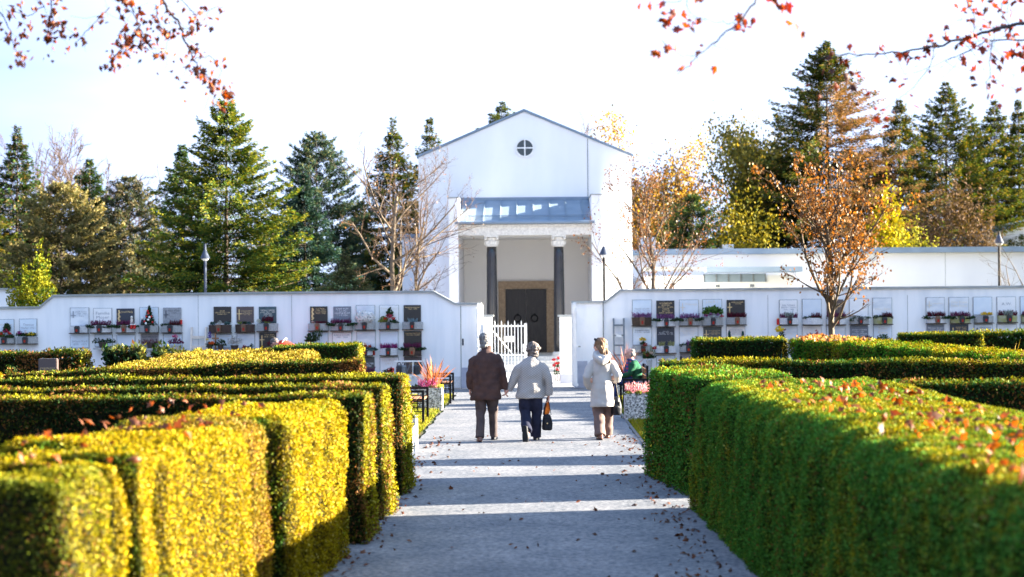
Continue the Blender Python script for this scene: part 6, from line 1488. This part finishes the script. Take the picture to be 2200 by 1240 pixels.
def add_eyes(root, c, Rm, s=1.0):
    for sg in (-1, 1):
        m = MB(); m.ell(V3(c) + Rm @ (V3((sg * .031, .086, .004)) * s), (.011 * s, .010 * s, .009 * s), Rm, 10, 7); m.build('eye', M['eye'], root, smooth=True)
def add_hand(b, w, d, nrm, thumb, curl=.5, s=1.0):
    """wrist w, direction d, palm normal nrm (towards palm), thumb: direction the thumb side points to"""
    w, d, nrm, th = V3(w), V3(d).normalized(), V3(nrm).normalized(), V3(thumb).normalized()
    Rm = Matrix((th, nrm, d)).transposed()
    b.tube([w - d * .03, w + d * .02, w + d * .085 * s], [(.026, .021), (.036, .016), (.040, .014)], 12, side=th)
    for k, (off, ln) in enumerate(((.030, .070), (.010, .080), (-.011, .074), (-.031, .058))):
        p = w + d * .080 * s + th * off * s; dd = d.copy(); pts = [p]
        for j in range(3):
            dd = (dd + nrm * curl * (.45 + .12 * k)).normalized(); p = p + dd * ln * s * (.45, .32, .23)[j]; pts.append(p)
        b.tube(pts, [.0095, .009, .0082, .0068], 8)
    p = w + d * .025 * s + th * .030 * s; dd = (d * .6 + th * .75 + nrm * .25).normalized(); p2 = p + dd * .040 * s; p3 = p2 + (d * .85 + th * .25 + nrm * .45).normalized() * .034 * s
    b.tube([p, p2, p3], [.0125, .0105, .0085], 8)
def limb(b, pts, rad, seg=14): b.tube(pts, rad, seg)
def body_mesh(root, J, skin, yaw=0, tilt=0, vox=.0085, hands=True):
    b = MB()
    hip, wa, ch, nk, hd = V3(J['hip']), V3(J['waist']), V3(J['chest']), V3(J['neck']), V3(J['head'])
    b.tube([hip - V3((0, 0, .06)), hip + V3((0, 0, .04)), wa, ch, (ch + nk) / 2 + V3((0, 0, .01)), nk], [(.13, .09), (.15, .105), (.125, .09), (.14, .10), (.09, .07), (.055, .055)], 18, side=J.get('side', (1, 0, 0)))
    b.tube([nk - V3((0, 0, .03)), hd - V3((0, .01, .03))], [.056, .052], 12)
    Rm = add_head(b, hd, yaw, tilt)
    for s in ('L', 'R'):
        sh, el, wr = V3(J['sh' + s]), V3(J['el' + s]), V3(J['wr' + s])
        limb(b, [sh, sh.lerp(el, .4), el, el.lerp(wr, .35), wr], [.052, .046, .038, .037, .025])
        if hands: add_hand(b, wr, *J['hand' + s])
        hp, kn, an, toe = V3(J['hip' + s]), V3(J['kn' + s]), V3(J['an' + s]), V3(J['toe' + s])
        limb(b, [hp, hp.lerp(kn, .4), kn, kn.lerp(an, .3), an], [.085, .075, .055, .052, .036])
        limb(b, [an - V3((0, 0, .0)), an.lerp(toe, .5) - V3((0, 0, .01)), toe], [.038, (.04, .032), (.032, .02)])
    b.remesh('body', skin, root, vox, 3)
    add_eyes(root, hd, Rm)
    return Rm
def trousers(root, J, m, rt, rk, ra, seed=1, vox=.011):
    b = MB(); hip = V3(J['hip'])
    b.tube([hip - V3((0, 0, .07)), hip + V3((0, 0, .05)), hip + V3((0, 0, .16))], [(.140, .105), (.148, .112), (.130, .10)], 18, side=J.get('side', (1, 0, 0)))
    for s in ('L', 'R'):
        hp, kn, an = V3(J['hip' + s]), V3(J['kn' + s]), V3(J['an' + s])
        end = an + (an - kn).normalized() * .025
        b.tube([hp + V3((0, 0, .04)), hp.lerp(kn, .3), hp.lerp(kn, .7), kn, kn.lerp(an, .45), kn.lerp(an, .85), end], [rt, rt, (rt + rk) / 2, rk, (rk + ra) / 2, ra, ra * 1.04], 16)
    return b.remesh('trousers', m, root, vox, 2, folds(.013, 10, 9, seed))
def shoe(root, an, toe, m, lift=0.0):
    an, toe = V3(an), V3(toe); d = (toe - an); L = d.length; d.normalize(); up = V3((0, 0, 1)); up = (up - d * up.dot(d)).normalized()
    b = MB(); base = an - up * .055
    b.tube([base - d * .075 + up * .004, base - d * .06, base + d * .03, base + d * .11, base + d * .17, base + d * .195], [(.02, .02), (.036, .038), (.040, .044), (.046, .032), (.040, .022), (.018, .012)], 14, side=d.cross(up))
    b.tube([an - up * .05 - d * .02, an + up * .03 - d * .015], [.042, .044], 12)
    o = b.remesh('shoe', m, root, .007, 2)
    s = MB(); sd = d.cross(up)
    outl = [(-.085, .022), (-.07, .036), (0, .036), (.06, .044), (.12, .046), (.18, .034), (.205, .012)]
    poly = [base - up * .048 + d * a + sd * w for a, w in outl] + [base - up * .048 + d * a - sd * w for a, w in reversed(outl)]
    n = len(poly); s.add([p for p in poly] + [p + up * .018 for p in poly], [tuple(range(n)), tuple(range(2 * n - 1, n - 1, -1))] + [(i, (i + 1) % n, (i + 1) % n + n, i + n) for i in range(n)])
    s.build('sole', M['leather_black'], o)
    return o
def coat(root, name, rings, arms, m, fold, vox=.011, extra=None, smooth=3, k=1.0):
    rings = [(c, (r[0] * k, r[1])) for c, r in rings]
    b = MB(); b.tube([V3(c) for c, r in rings], [r for c, r in rings], 24, side=(1, 0, 0))
    for pts, rad in arms: b.tube([V3(p) for p in pts], rad, 14)
    if extra: extra(b)
    return b.remesh(name, m, root, vox, smooth, fold)

# --- man in brown jacket
def man_brown():
    root = empty('person', (-0.776, 29.0, 0), 0, 'white haired man in brown suede jacket walking away, holding a hand', 'person')
    J = dict(hip=(0, 0, .84), waist=(0, .01, 1.02), chest=(0, .0, 1.17), neck=(-.01, .03, 1.39), head=(-.012, .075, 1.565),
             shL=(-.175, 0, 1.265), elL=(-.252, -.03, 1.07), wrL=(-.25, .03, .83), shR=(.175, 0, 1.265), elR=(.275, -.02, 1.07), wrR=(.295, .03, .83),
             handL=((0, .1, -1), (1, .2, 0), (.3, 1, 0), .55), handR=((.05, .1, -1), (1, -.1, 0), (0, 1, 0), .75),
             hipL=(-.095, 0, .80), knL=(-.085, .0, .46), anL=(-.10, -.16, .095), toeL=(-.125, .0, .04), hipR=(.095, 0, .80), knR=(.10, .12, .46), anR=(.105, .24, .095), toeR=(.13, .40, .06))
    body_mesh(root, J, M['skin_old'], R(-12), R(-14))
    trousers(root, J, M['trouser_brown'], .098, .074, .064, 3)
    shoe(root, J['anL'], (-.125, .05, .07), M['leather_brown']); shoe(root, J['anR'], (.135, .44, .13), M['leather_black'])
    def ex(b):
        b.tube([(0, .015, 1.38), (-.005, .025, 1.475)], [(.088, .08), (.076, .074)], 18, side=(1, 0, 0))           # collar
        b.box(.0, .001, -.2, -.199, .7, .701)
    c = coat(root, 'jacket', [((0, 0, .655), (.262, .175)), ((0, 0, .68), (.268, .18)), ((0, 0, .85), (.250, .165)), ((0, 0, 1.02), (.242, .160)), ((0, 0, 1.18), (.246, .155)), ((0, 0, 1.28), (.232, .140)), ((0, .0, 1.34), (.195, .120)), ((0, .005, 1.395), (.135, .10)), ((-.003, .01, 1.43), (.082, .08))],
         [([(-.14, 0, 1.315), (-.20, -.005, 1.245), (-.252, -.03, 1.07), (-.254, .01, .92), (-.25, .03, .815)], [.064, .072, .064, .060, .056]), ([(.14, 0, 1.315), (.20, -.005, 1.245), (.262, -.02, 1.07), (.284, .01, .92), (.296, .03, .815)], [.064, .072, .064, .060, .056])],
         M['suede'], folds(.024, 11, 4, 2), extra=ex, k=.90)
    h = MB(); Rm = Matrix.Rotation(R(-12), 3, 'Z') @ Matrix.Rotation(R(-14), 3, 'X'); cc = V3(J['head'])
    for o, r in (((0, -.025, .035), (.094, .104, .098)), ((0, -.065, -.025), (.080, .050, .066)), ((0, -.062, -.085), (.062, .040, .05)), ((.06, -.02, .01), (.028, .05, .05)), ((-.06, -.02, .01), (.028, .05, .05)), ((0, .04, .085), (.06, .05, .035))): h.ell(cc + Rm @ V3(o), r, Rm)
    h.remesh('hair', M['hair_white'], root, .007, 2, folds(.010, 60, 30, 5))
    return root
man_brown()
def woman_grey():
    root = empty('person', (-0.0725, 29.0, 0), 0, 'grey curly haired woman in quilted pale jacket and navy trousers, walking away', 'person')
    J = dict(hip=(-.02, 0, .80), waist=(-.01, .01, .98), chest=(0, .0, 1.07), neck=(.02, .02, 1.29), head=(.035, .05, 1.425),
             shL=(-.15, 0, 1.145), elL=(-.27, .0, .98), wrL=(-.355, .03, .81), shR=(.165, 0, 1.14), elR=(.262, -.02, .96), wrR=(.268, .03, .72),
             handL=((-.5, .1, -.8), (-.6, .2, .4), (.1, 1, 0), .7), handR=((0, .12, -1), (-1, .1, 0), (-.2, 1, 0), .95),
             hipL=(-.10, 0, .76), knL=(-.10, .03, .46), anL=(-.075, -.20, .20), toeL=(-.075, -.16, .05), hipR=(.075, 0, .76), knR=(.08, .10, .44), anR=(.065, .14, .085), toeR=(.085, .30, .04))
    body_mesh(root, J, M['skin_old'], R(-18), R(-10))
    trousers(root, J, M['trouser_navy'], .104, .084, .078, 7)
    shoe(root, J['anL'], (-.065, -.17, .03), M['leather_black']); shoe(root, J['anR'], (.09, .34, .085), M['leather_black'])
    def ex(b): b.tube([(.015, .012, 1.26), (.022, .02, 1.345)], [(.086, .078), (.078, .074)], 18, side=(1, 0, 0))
    coat(root, 'jacket', [((-.02, 0, .675), (.232, .165)), ((-.02, 0, .70), (.236, .168)), ((-.012, 0, .84), (.218, .155)), ((-.005, 0, .98), (.198, .142)), ((0, 0, 1.10), (.210, .142)), ((.005, 0, 1.20), (.205, .128)), ((.012, .005, 1.265), (.145, .098)), ((.018, .01, 1.30), (.082, .075))],
         [([(-.12, 0, 1.195), (-.185, 0, 1.125), (-.272, 0, .98), (-.318, .02, .88), (-.355, .03, .80)], [.068, .080, .068, .062, .056]), ([(.14, 0, 1.19), (.20, -.005, 1.12), (.266, -.02, .96), (.272, .01, .83), (.270, .03, .715)], [.068, .080, .068, .064, .062])],
         M['quilt'], folds(.015, 9, 6, 9), extra=ex, k=.95)
    # waist seam
    wsm = MB(); n = 30
    h = MB(); cc = V3(J['head']); Rm = Matrix.Rotation(R(-18), 3, 'Z')
    rs = random.Random(3)
    h.ell(cc + V3((0, -.02, .025)), (.102, .108, .10)); h.ell(cc + V3((0, -.055, -.075)), (.088, .062, .062))
    for k in range(46):
        d = V3((rs.gauss(0, 1), rs.gauss(-.5, 1), rs.gauss(.25, 1))).normalized()
        if d.y > .55: continue
        h.ell(cc + V3((d.x * .100, -.02 + d.y * .106, .015 + d.z * .098)), (.026, .026, .024), None, 8, 6)
    h.remesh('hair', M['hair_grey'], root, .0065, 2, folds(.009, 55, 50, 2))
    cl = MB(); cl.tube([(.022 + .0785 * math.cos(t), .02 + .076 * math.sin(t), 1.345) for t in np.linspace(0, 2 * math.pi, 25)], .007, 6, cap=False); cl.build('collar_trim', M['trouser_navy'], root, smooth=True)
    return root
woman_grey()
def woman_white():
    root = empty('person', (1.036, 29.2, 0), 0, 'woman in long white hooded coat with long light brown hair, walking alone', 'person')
    J = dict(hip=(0, 0, .84), waist=(0, .01, 1.01), chest=(.0, .0, 1.09), neck=(-.01, .02, 1.33), head=(-.025, .045, 1.475),
             shL=(-.14, 0, 1.165), elL=(-.235, -.06, .99), wrL=(-.06, .02, .86), shR=(.15, 0, 1.165), elR=(.245, -.04, 1.01), wrR=(.08, .03, .93),
             handL=((.3, .1, -.9), (1, 0, 0), (0, 1, 0), .5), handR=((-.3, .1, -.9), (-1, 0, 0), (0, 1, 0), .6),
             hipL=(-.085, 0, .80), knL=(-.06, .04, .46), anL=(-.04, -.14, .10), toeL=(-.06, .02, .04), hipR=(.085, 0, .80), knR=(.09, .14, .46), anR=(.085, .24, .095), toeR=(.10, .40, .05))
    Rm = body_mesh(root, J, M['skin'], R(58), R(-4))
    trousers(root, J, M['trouser_taupe'], .088, .088, .086, 12)
    shoe(root, J['anL'], (-.07, .06, .07), M['leather_brown']); shoe(root, J['anR'], (.10, .44, .12), M['leather_brown'])
    def ex(b):
        # hood lying on the back
        b.tube([(-.105, .02, 1.36), (-.10, -.09, 1.315), (-.045, -.155, 1.255), (.0, -.175, 1.235), (.05, -.155, 1.255), (.10, -.09, 1.315), (.105, .02, 1.36)], [(.035, .04), (.045, .05), (.055, .06), (.06, .062), (.055, .06), (.045, .05), (.035, .04)], 12)
        b.ell((0, -.10, 1.285), (.105, .07, .075)); b.tube([(0, .0, 1.27), (0, .0, 1.39)], [(.105, .09), (.088, .085)], 16, side=(1, 0, 0))
    coat(root, 'coat', [((0, 0, .525), (.215, .165)), ((0, 0, .55), (.218, .168)), ((0, 0, .75), (.200, .155)), ((0, 0, .90), (.188, .148)), ((0, 0, 1.02), (.165, .128)), ((0, 0, 1.13), (.182, .130)), ((0, 0, 1.23), (.188, .122)), ((0, .005, 1.29), (.135, .095)), ((0, .01, 1.33), (.085, .075))],
         [([(-.115, 0, 1.215), (-.175, -.005, 1.145), (-.243, -.06, .99), (-.225, .02, .89), (-.185, .10, .815)], [.066, .076, .066, .062, .058]), ([(.125, 0, 1.215), (.185, -.005, 1.145), (.252, -.04, 1.01), (.235, .06, .95), (.20, .14, .915)], [.066, .076, .068, .064, .058])],
         M['white_coat'], folds(.013, 10, 7, 20), extra=ex, k=.87)
    h = MB(); cc = V3(J['head'])
    for o, r in (((.0, -.02, .035), (.092, .106, .094)), ((0, -.06, -.03), (.085, .066, .085))): h.ell(cc + Rm @ V3(o), r, Rm)
    # long hair falling down back and over the right shoulder
    h.tube([cc + V3((.02, -.05, .04)), cc + V3((.05, -.075, -.06)), (.065, -.095, 1.36), (.10, -.11, 1.28), (.125, -.095, 1.20)], [(.07, .05), (.066, .045), (.05, .035), (.035, .025), (.012, .01)], 12)
    h.tube([cc + V3((-.01, -.06, .0)), (.01, -.10, 1.40), (.03, -.125, 1.33), (.05, -.15, 1.29)], [(.06, .04), (.055, .038), (.04, .028), (.014, .01)], 12)
    h.remesh('hair', M['hair_brown'], root, .0065, 2, folds(.010, 60, 10, 6))
    g = MB(); g.tube([cc + Rm @ V3((.088 * math.cos(t), .02 + .03 * math.sin(t) * 0, .06 + .065 * math.sin(t))) for t in np.linspace(.15, math.pi - .15, 12)], .006, 6)
    for sg in (-1, 1): g.ell(cc + Rm @ V3((sg * .045, .055, .105)), (.03, .012, .022), Rm, 10, 6)
    g.build('sunglasses', M['leather_black'], root, smooth=True)
    bl = MB(); 
    return root
woman_white()
def old_man():
    root = empty('person', (2.02, 38.25, 0), R(90), 'bald old man in green cardigan and plaid shirt sitting on the bench', 'person')
    J = dict(hip=(0, 0, .54), waist=(0, .0, .68), chest=(0, .03, .83), neck=(0, .055, .965), head=(0, .085, 1.075),
             shL=(-.18, .03, .89), elL=(-.24, .10, .68), wrL=(-.14, .30, .62), shR=(.18, .03, .89), elR=(.24, .10, .68), wrR=(.14, .30, .62),
             handL=((.5, .8, -.2), (0, 0, -1), (.7, -.4, 0), .5), handR=((-.5, .8, -.2), (0, 0, -1), (-.7, -.4, 0), .5),
             hipL=(-.10, .05, .53), knL=(-.12, .44, .52), anL=(-.12, .40, .10), toeL=(-.13, .55, .04), hipR=(.10, .05, .53), knR=(.12, .44, .52), anR=(.12, .42, .10), toeR=(.13, .57, .04))
    body_mesh(root, J, M['skin_old'], 0, R(-4), vox=.009)
    trousers(root, J, M['jeans'], .098, .085, .075, 31)
    shoe(root, J['anL'], (-.13, .60, .095), M['leather_brown']); shoe(root, J['anR'], (.13, .62, .095), M['leather_brown'])
    b = MB(); b.tube([(0, .06, .55), (0, .09, .64), (0, .085, .78), (0, .07, .90), (0, .055, .965)], [(.15, .14), (.165, .16), (.15, .13), (.12, .09), (.07, .066)], 20, side=(1, 0, 0)); b.remesh('shirt', M['plaid'], root, .011, 2, folds(.010, 12, 8, 3))
    coat(root, 'cardigan', [((0, -.03, .53), (.175, .13)), ((0, -.03, .66), (.185, .135)), ((0, -.01, .80), (.19, .13)), ((0, .02, .90), (.18, .105)), ((0, .03, .945), (.11, .08))],
         [([(-.14, .02, .91), (-.19, .03, .86), (-.245, .10, .68), (-.20, .21, .64), (-.15, .29, .62)], [.058, .07, .062, .055, .048]), ([(.14, .02, .91), (.19, .03, .86), (.245, .10, .68), (.20, .21, .64), (.15, .29, .62)], [.058, .07, .062, .055, .048])], M['green_knit'], folds(.012, 12, 9, 15))
    h = MB(); cc = V3(J['head'])
    for sg in (-1, 1): h.ell(cc + V3((sg * .066, -.035, -.005)), (.018, .045, .045))
    h.ell(cc + V3((0, -.075, -.005)), (.062, .040, .06)); h.ell(cc + V3((0, -.035, .06)), (.066, .075, .058)); h.remesh('hair', M['hair_white'], root, .008, 2, folds(.004, 50, 30, 5))
    sc = MB(); sc.tube([(.075 * math.cos(t), .055 + .072 * math.sin(t), .955 + .012 * math.sin(t)) for t in np.linspace(0, 2 * math.pi, 20)], .024, 8, cap=False); sc.build('shirt_collar', M['jeans'], root, smooth=True)
old_man()
def red_man():
    root = empty('person', (-5.86, 45.0, 0), R(70), 'person in red jacket stooping behind the left hedge', 'person'); root.scale = (1.07, 1.07, 1.07)
    J = dict(hip=(0, -.06, .82), waist=(0, .05, .96), chest=(0, .22, 1.06), neck=(0, .36, 1.10), head=(0, .47, 1.13),
             shL=(-.17, .27, 1.06), elL=(-.2, .36, .80), wrL=(-.12, .5, .65), shR=(.17, .27, 1.06), elR=(.2, .36, .80), wrR=(.12, .5, .65),
             handL=((.2, .5, -.8), (1, 0, 0), (0, 1, .4), .5), handR=((-.2, .5, -.8), (-1, 0, 0), (0, 1, .4), .5),
             hipL=(-.10, -.05, .80), knL=(-.12, .08, .46), anL=(-.12, -.02, .085), toeL=(-.13, .13, .04), hipR=(.10, -.05, .80), knR=(.12, .14, .46), anR=(.12, .06, .085), toeR=(.13, .21, .04))
    body_mesh(root, J, M['skin_old'], 0, R(-50), vox=.011)
    trousers(root, J, M['jeans'], .1, .085, .075, 41, .014)
    shoe(root, J['anL'], (-.13, .17, .085), M['leather_black']); shoe(root, J['anR'], (.13, .25, .085), M['leather_black'])
    coat(root, 'jacket', [((0, -.10, .76), (.20, .15)), ((0, -.05, .88), (.21, .15)), ((0, .10, 1.00), (.21, .14)), ((0, .25, 1.085), (.2, .125)), ((0, .33, 1.11), (.11, .085))],
         [([(-.14, .25, 1.09), (-.19, .29, 1.03), (-.205, .36, .80), (-.13, .48, .67)], [.06, .072, .062, .05]), ([(.14, .25, 1.09), (.19, .29, 1.03), (.205, .36, .80), (.13, .48, .67)], [.06, .072, .062, .05])], M['red_cloth'], folds(.012, 12, 9, 15), .014)
    h = MB(); cc = V3(J['head']); Rm = Matrix.Rotation(R(-50), 3, 'X'); h.ell(cc + Rm @ V3((0, -.02, .03)), (.084, .098, .09), Rm); h.remesh('hair', M['hair_grey'], root, .009, 2, folds(.006, 50, 30, 5))
    st = MB(); st.tube([(.19, .30, 1.105), (.10, .22, 1.225), (-.05, .17, 1.24), (-.16, .2, 1.15)], [(.018, .008)] * 4, 8); st.build('white_stripe', M['white'], root)
red_man()
# carried things
def handbag(loc, w, d, h, m, label, strap, name='handbag', cat='handbag', sag=.0):
    root = empty(name, loc, 0, label, cat)
    b = MB(); b.tube([(0, 0, 0), (0, 0, .02), (0, 0, h * .45), (0, 0, h * .9), (0, 0, h)], [(w * .40, d * .8), (w * .5, d), (w * .5, d * (1 + sag)), (w * .36, d * .6), (w * .25, d * .3)], 16, side=(1, 0, 0)); b.remesh('body', m, root, .008, 2, folds(.012, 14, 10, 3))
    s = MB(); s.tube([V3(p) for p in strap], [(.011, .005)] * len(strap), 6); s.build('strap', m, root)
    f = MB(); f.box(-w * .3, w * .3, -d - .012, -d - .002, h * .42, h * .75); f.build('flap', m, root, bevel=.01)
    c = MB(); c.ell((0, -d - .014, h * .45), (.012, .006, .012), nu=8, nv=6); c.build('clasp', M['gold'], root)
handbag((.172, 29.06, .17), .17, .06, .245, M['leather_black'], 'black leather handbag hanging from the right hand of quilted jacket woman', [(-.06, 0, .24), (-.025, 0, .40), (.01, -.02, .505), (.035, .02, .40), (.06, 0, .24)])
handbag((1.262, 29.28, .385), .175, .07, .28, M['leather_brown'] if False else M['leather_black'], 'dark soft shoulder bag hanging at the right hip of white coat woman', [(-.05, 0, .26), (-.045, .02, .42), (-.025, .03, .58), (-.02, .03, .565), (.03, .0, .26)], 'shoulder_bag', 'bag', .5)
def scarf():
    root = empty('folded_umbrella', (.155, 29.1, 0), 0, 'bright orange folded umbrella held by the quilted jacket woman above her handbag', 'umbrella')
    b = MB(); b.tube([(-.005, .0, .36), (0, 0, .44), (.02, 0, .56), (.03, .0, .66)], [(.022, .02), (.05, .035), (.042, .03), (.02, .018)], 12); b.remesh('canopy', M['orange_cloth'], root, .007, 1, folds(.016, 40, 6, 3))
    MB().tube([(-.008, 0, .30), (.0, 0, .36)], .006, 6).build('tip', M['leather_black'], root); MB().tube([(.03, 0, .655), (.035, 0, .72)], .010, 8).build('handle', M['leather_brown'], root)
scarf()
# ------------------------------------------------------------------ sky, sun, camera
SUN_AZ, SUN_EL = R(11.0), R(13.7)      # azimuth from +X towards +Y
w = bpy.data.worlds.new('World'); SC.world = w; w.use_nodes = True
nt = w.node_tree; nt.nodes.clear()
sky = nt.nodes.new('ShaderNodeTexSky'); sky.sky_type = 'NISHITA'; sky.sun_disc = False
sky.sun_elevation = SUN_EL; sky.sun_rotation = R(90) - SUN_AZ
sky.air_density = 1.0; sky.dust_density = SKY_DUST; sky.ozone_density = 1.5
bg = nt.nodes.new('ShaderNodeBackground'); bg.inputs[1].default_value = SKY_STR
ow = nt.nodes.new('ShaderNodeOutputWorld'); 
tm = nt.nodes.new('ShaderNodeMix'); tm.data_type = 'RGBA'; tm.blend_type = 'MULTIPLY'; tm.inputs[0].default_value = 1; tm.inputs[7].default_value = (.90, 1.0, 1.38, 1)
nt.links.new(sky.outputs[0], tm.inputs[6]); 
vm = nt.nodes.new('ShaderNodeVectorMath'); vm.operation = 'MINIMUM'; k_ = 1.0 / (SKY_STR * FILM)      # bright thin haze, bluer away from the sun
tcw = nt.nodes.new('ShaderNodeTexCoord'); sx_ = nt.nodes.new('ShaderNodeSeparateXYZ'); nt.links.new(tcw.outputs['Generated'], sx_.inputs[0])
nzw = nt.nodes.new('ShaderNodeTexNoise'); nzw.inputs['Scale'].default_value = 5; nzw.inputs['Detail'].default_value = 5; mpw = nt.nodes.new('ShaderNodeMapping'); mpw.inputs['Scale'].default_value = (1, 1, 4)
nt.links.new(tcw.outputs['Generated'], mpw.inputs[0]); nt.links.new(mpw.outputs[0], nzw.inputs['Vector'])
ad = nt.nodes.new('ShaderNodeMath'); ad.operation = 'MULTIPLY_ADD'; ad.inputs[1].default_value = .22; nt.links.new(nzw.outputs['Fac'], ad.inputs[0]); nt.links.new(sx_.outputs[0], ad.inputs[2])
mr = nt.nodes.new('ShaderNodeMapRange'); mr.interpolation_type = 'SMOOTHSTEP'; mr.inputs[1].default_value = -.26; mr.inputs[2].default_value = -.04; nt.links.new(ad.outputs[0], mr.inputs[0])
hz = nt.nodes.new('ShaderNodeMix'); hz.data_type = 'RGBA'; hz.inputs[6].default_value = (.68 * k_, .90 * k_, 1.6 * k_, 1); hz.inputs[7].default_value = (1.18 * k_, 1.46 * k_, 2.10 * k_, 1)
nt.links.new(mr.outputs[0], hz.inputs[0]); nt.links.new(hz.outputs[2], vm.inputs[1])
nt.links.new(tm.outputs[2], vm.inputs[0]); nt.links.new(vm.outputs[0], bg.inputs[0]); nt.links.new(bg.outputs[0], ow.inputs[0])
sl = bpy.data.lights.new('sun', 'SUN'); sl.energy = SUN_E; sl.angle = R(.5); sl.color = (1.0, .89, .71)
so = bpy.data.objects.new('sun', sl); COL.objects.link(so)
to_sun = Vector((math.cos(SUN_AZ) * math.cos(SUN_EL), math.sin(SUN_AZ) * math.cos(SUN_EL), math.sin(SUN_EL)))
so.rotation_euler = (-to_sun).to_track_quat('-Z', 'Y').to_euler(); so.location = to_sun * 80
cd = bpy.data.cameras.new('camera'); co = bpy.data.objects.new('camera', cd); COL.objects.link(co); SC.camera = co
cd.sensor_width = 36; cd.sensor_fit = 'HORIZONTAL'; cd.lens = F * 36 / 2200
cd.shift_x = -(VX - 1100) / 2200; cd.shift_y = (VY - 620) / 2200
cd.clip_start = .1; cd.clip_end = 3000
right = Vector((CR, 0, -SR)); up = Vector((SR, 0, CR)); back = Vector((0, -1, 0))
mw = Matrix.Identity(4)
for i in range(3): mw[i][0], mw[i][1], mw[i][2] = right[i], up[i], back[i]
mw.translation = Vector((0, 0, CAMH)); co.matrix_world = mw
cd.dof.use_dof = True; cd.dof.focus_distance = 29.5; cd.dof.aperture_fstop = 2.0; cd.dof.aperture_blades = 9
SC.view_settings.view_transform = 'Standard'; SC.view_settings.look = 'None'; SC.view_settings.exposure = 0; SC.view_settings.gamma = 1
SC.render.engine = 'CYCLES'
SC.cycles.film_exposure = FILM
SC.cycles.max_bounces = 6; SC.cycles.diffuse_bounces = 3; SC.cycles.glossy_bounces = 2; SC.cycles.transmission_bounces = 3; SC.cycles.transparent_max_bounces = 4
SC.cycles.sample_clamp_indirect = 8; SC.cycles.caustics_reflective = False; SC.cycles.caustics_refractive = False
SC.cycles.use_denoising = True
try: SC.cycles.denoiser = 'OPENIMAGEDENOISE'
except Exception: pass
bpy.data.scenes.remove(TMP)
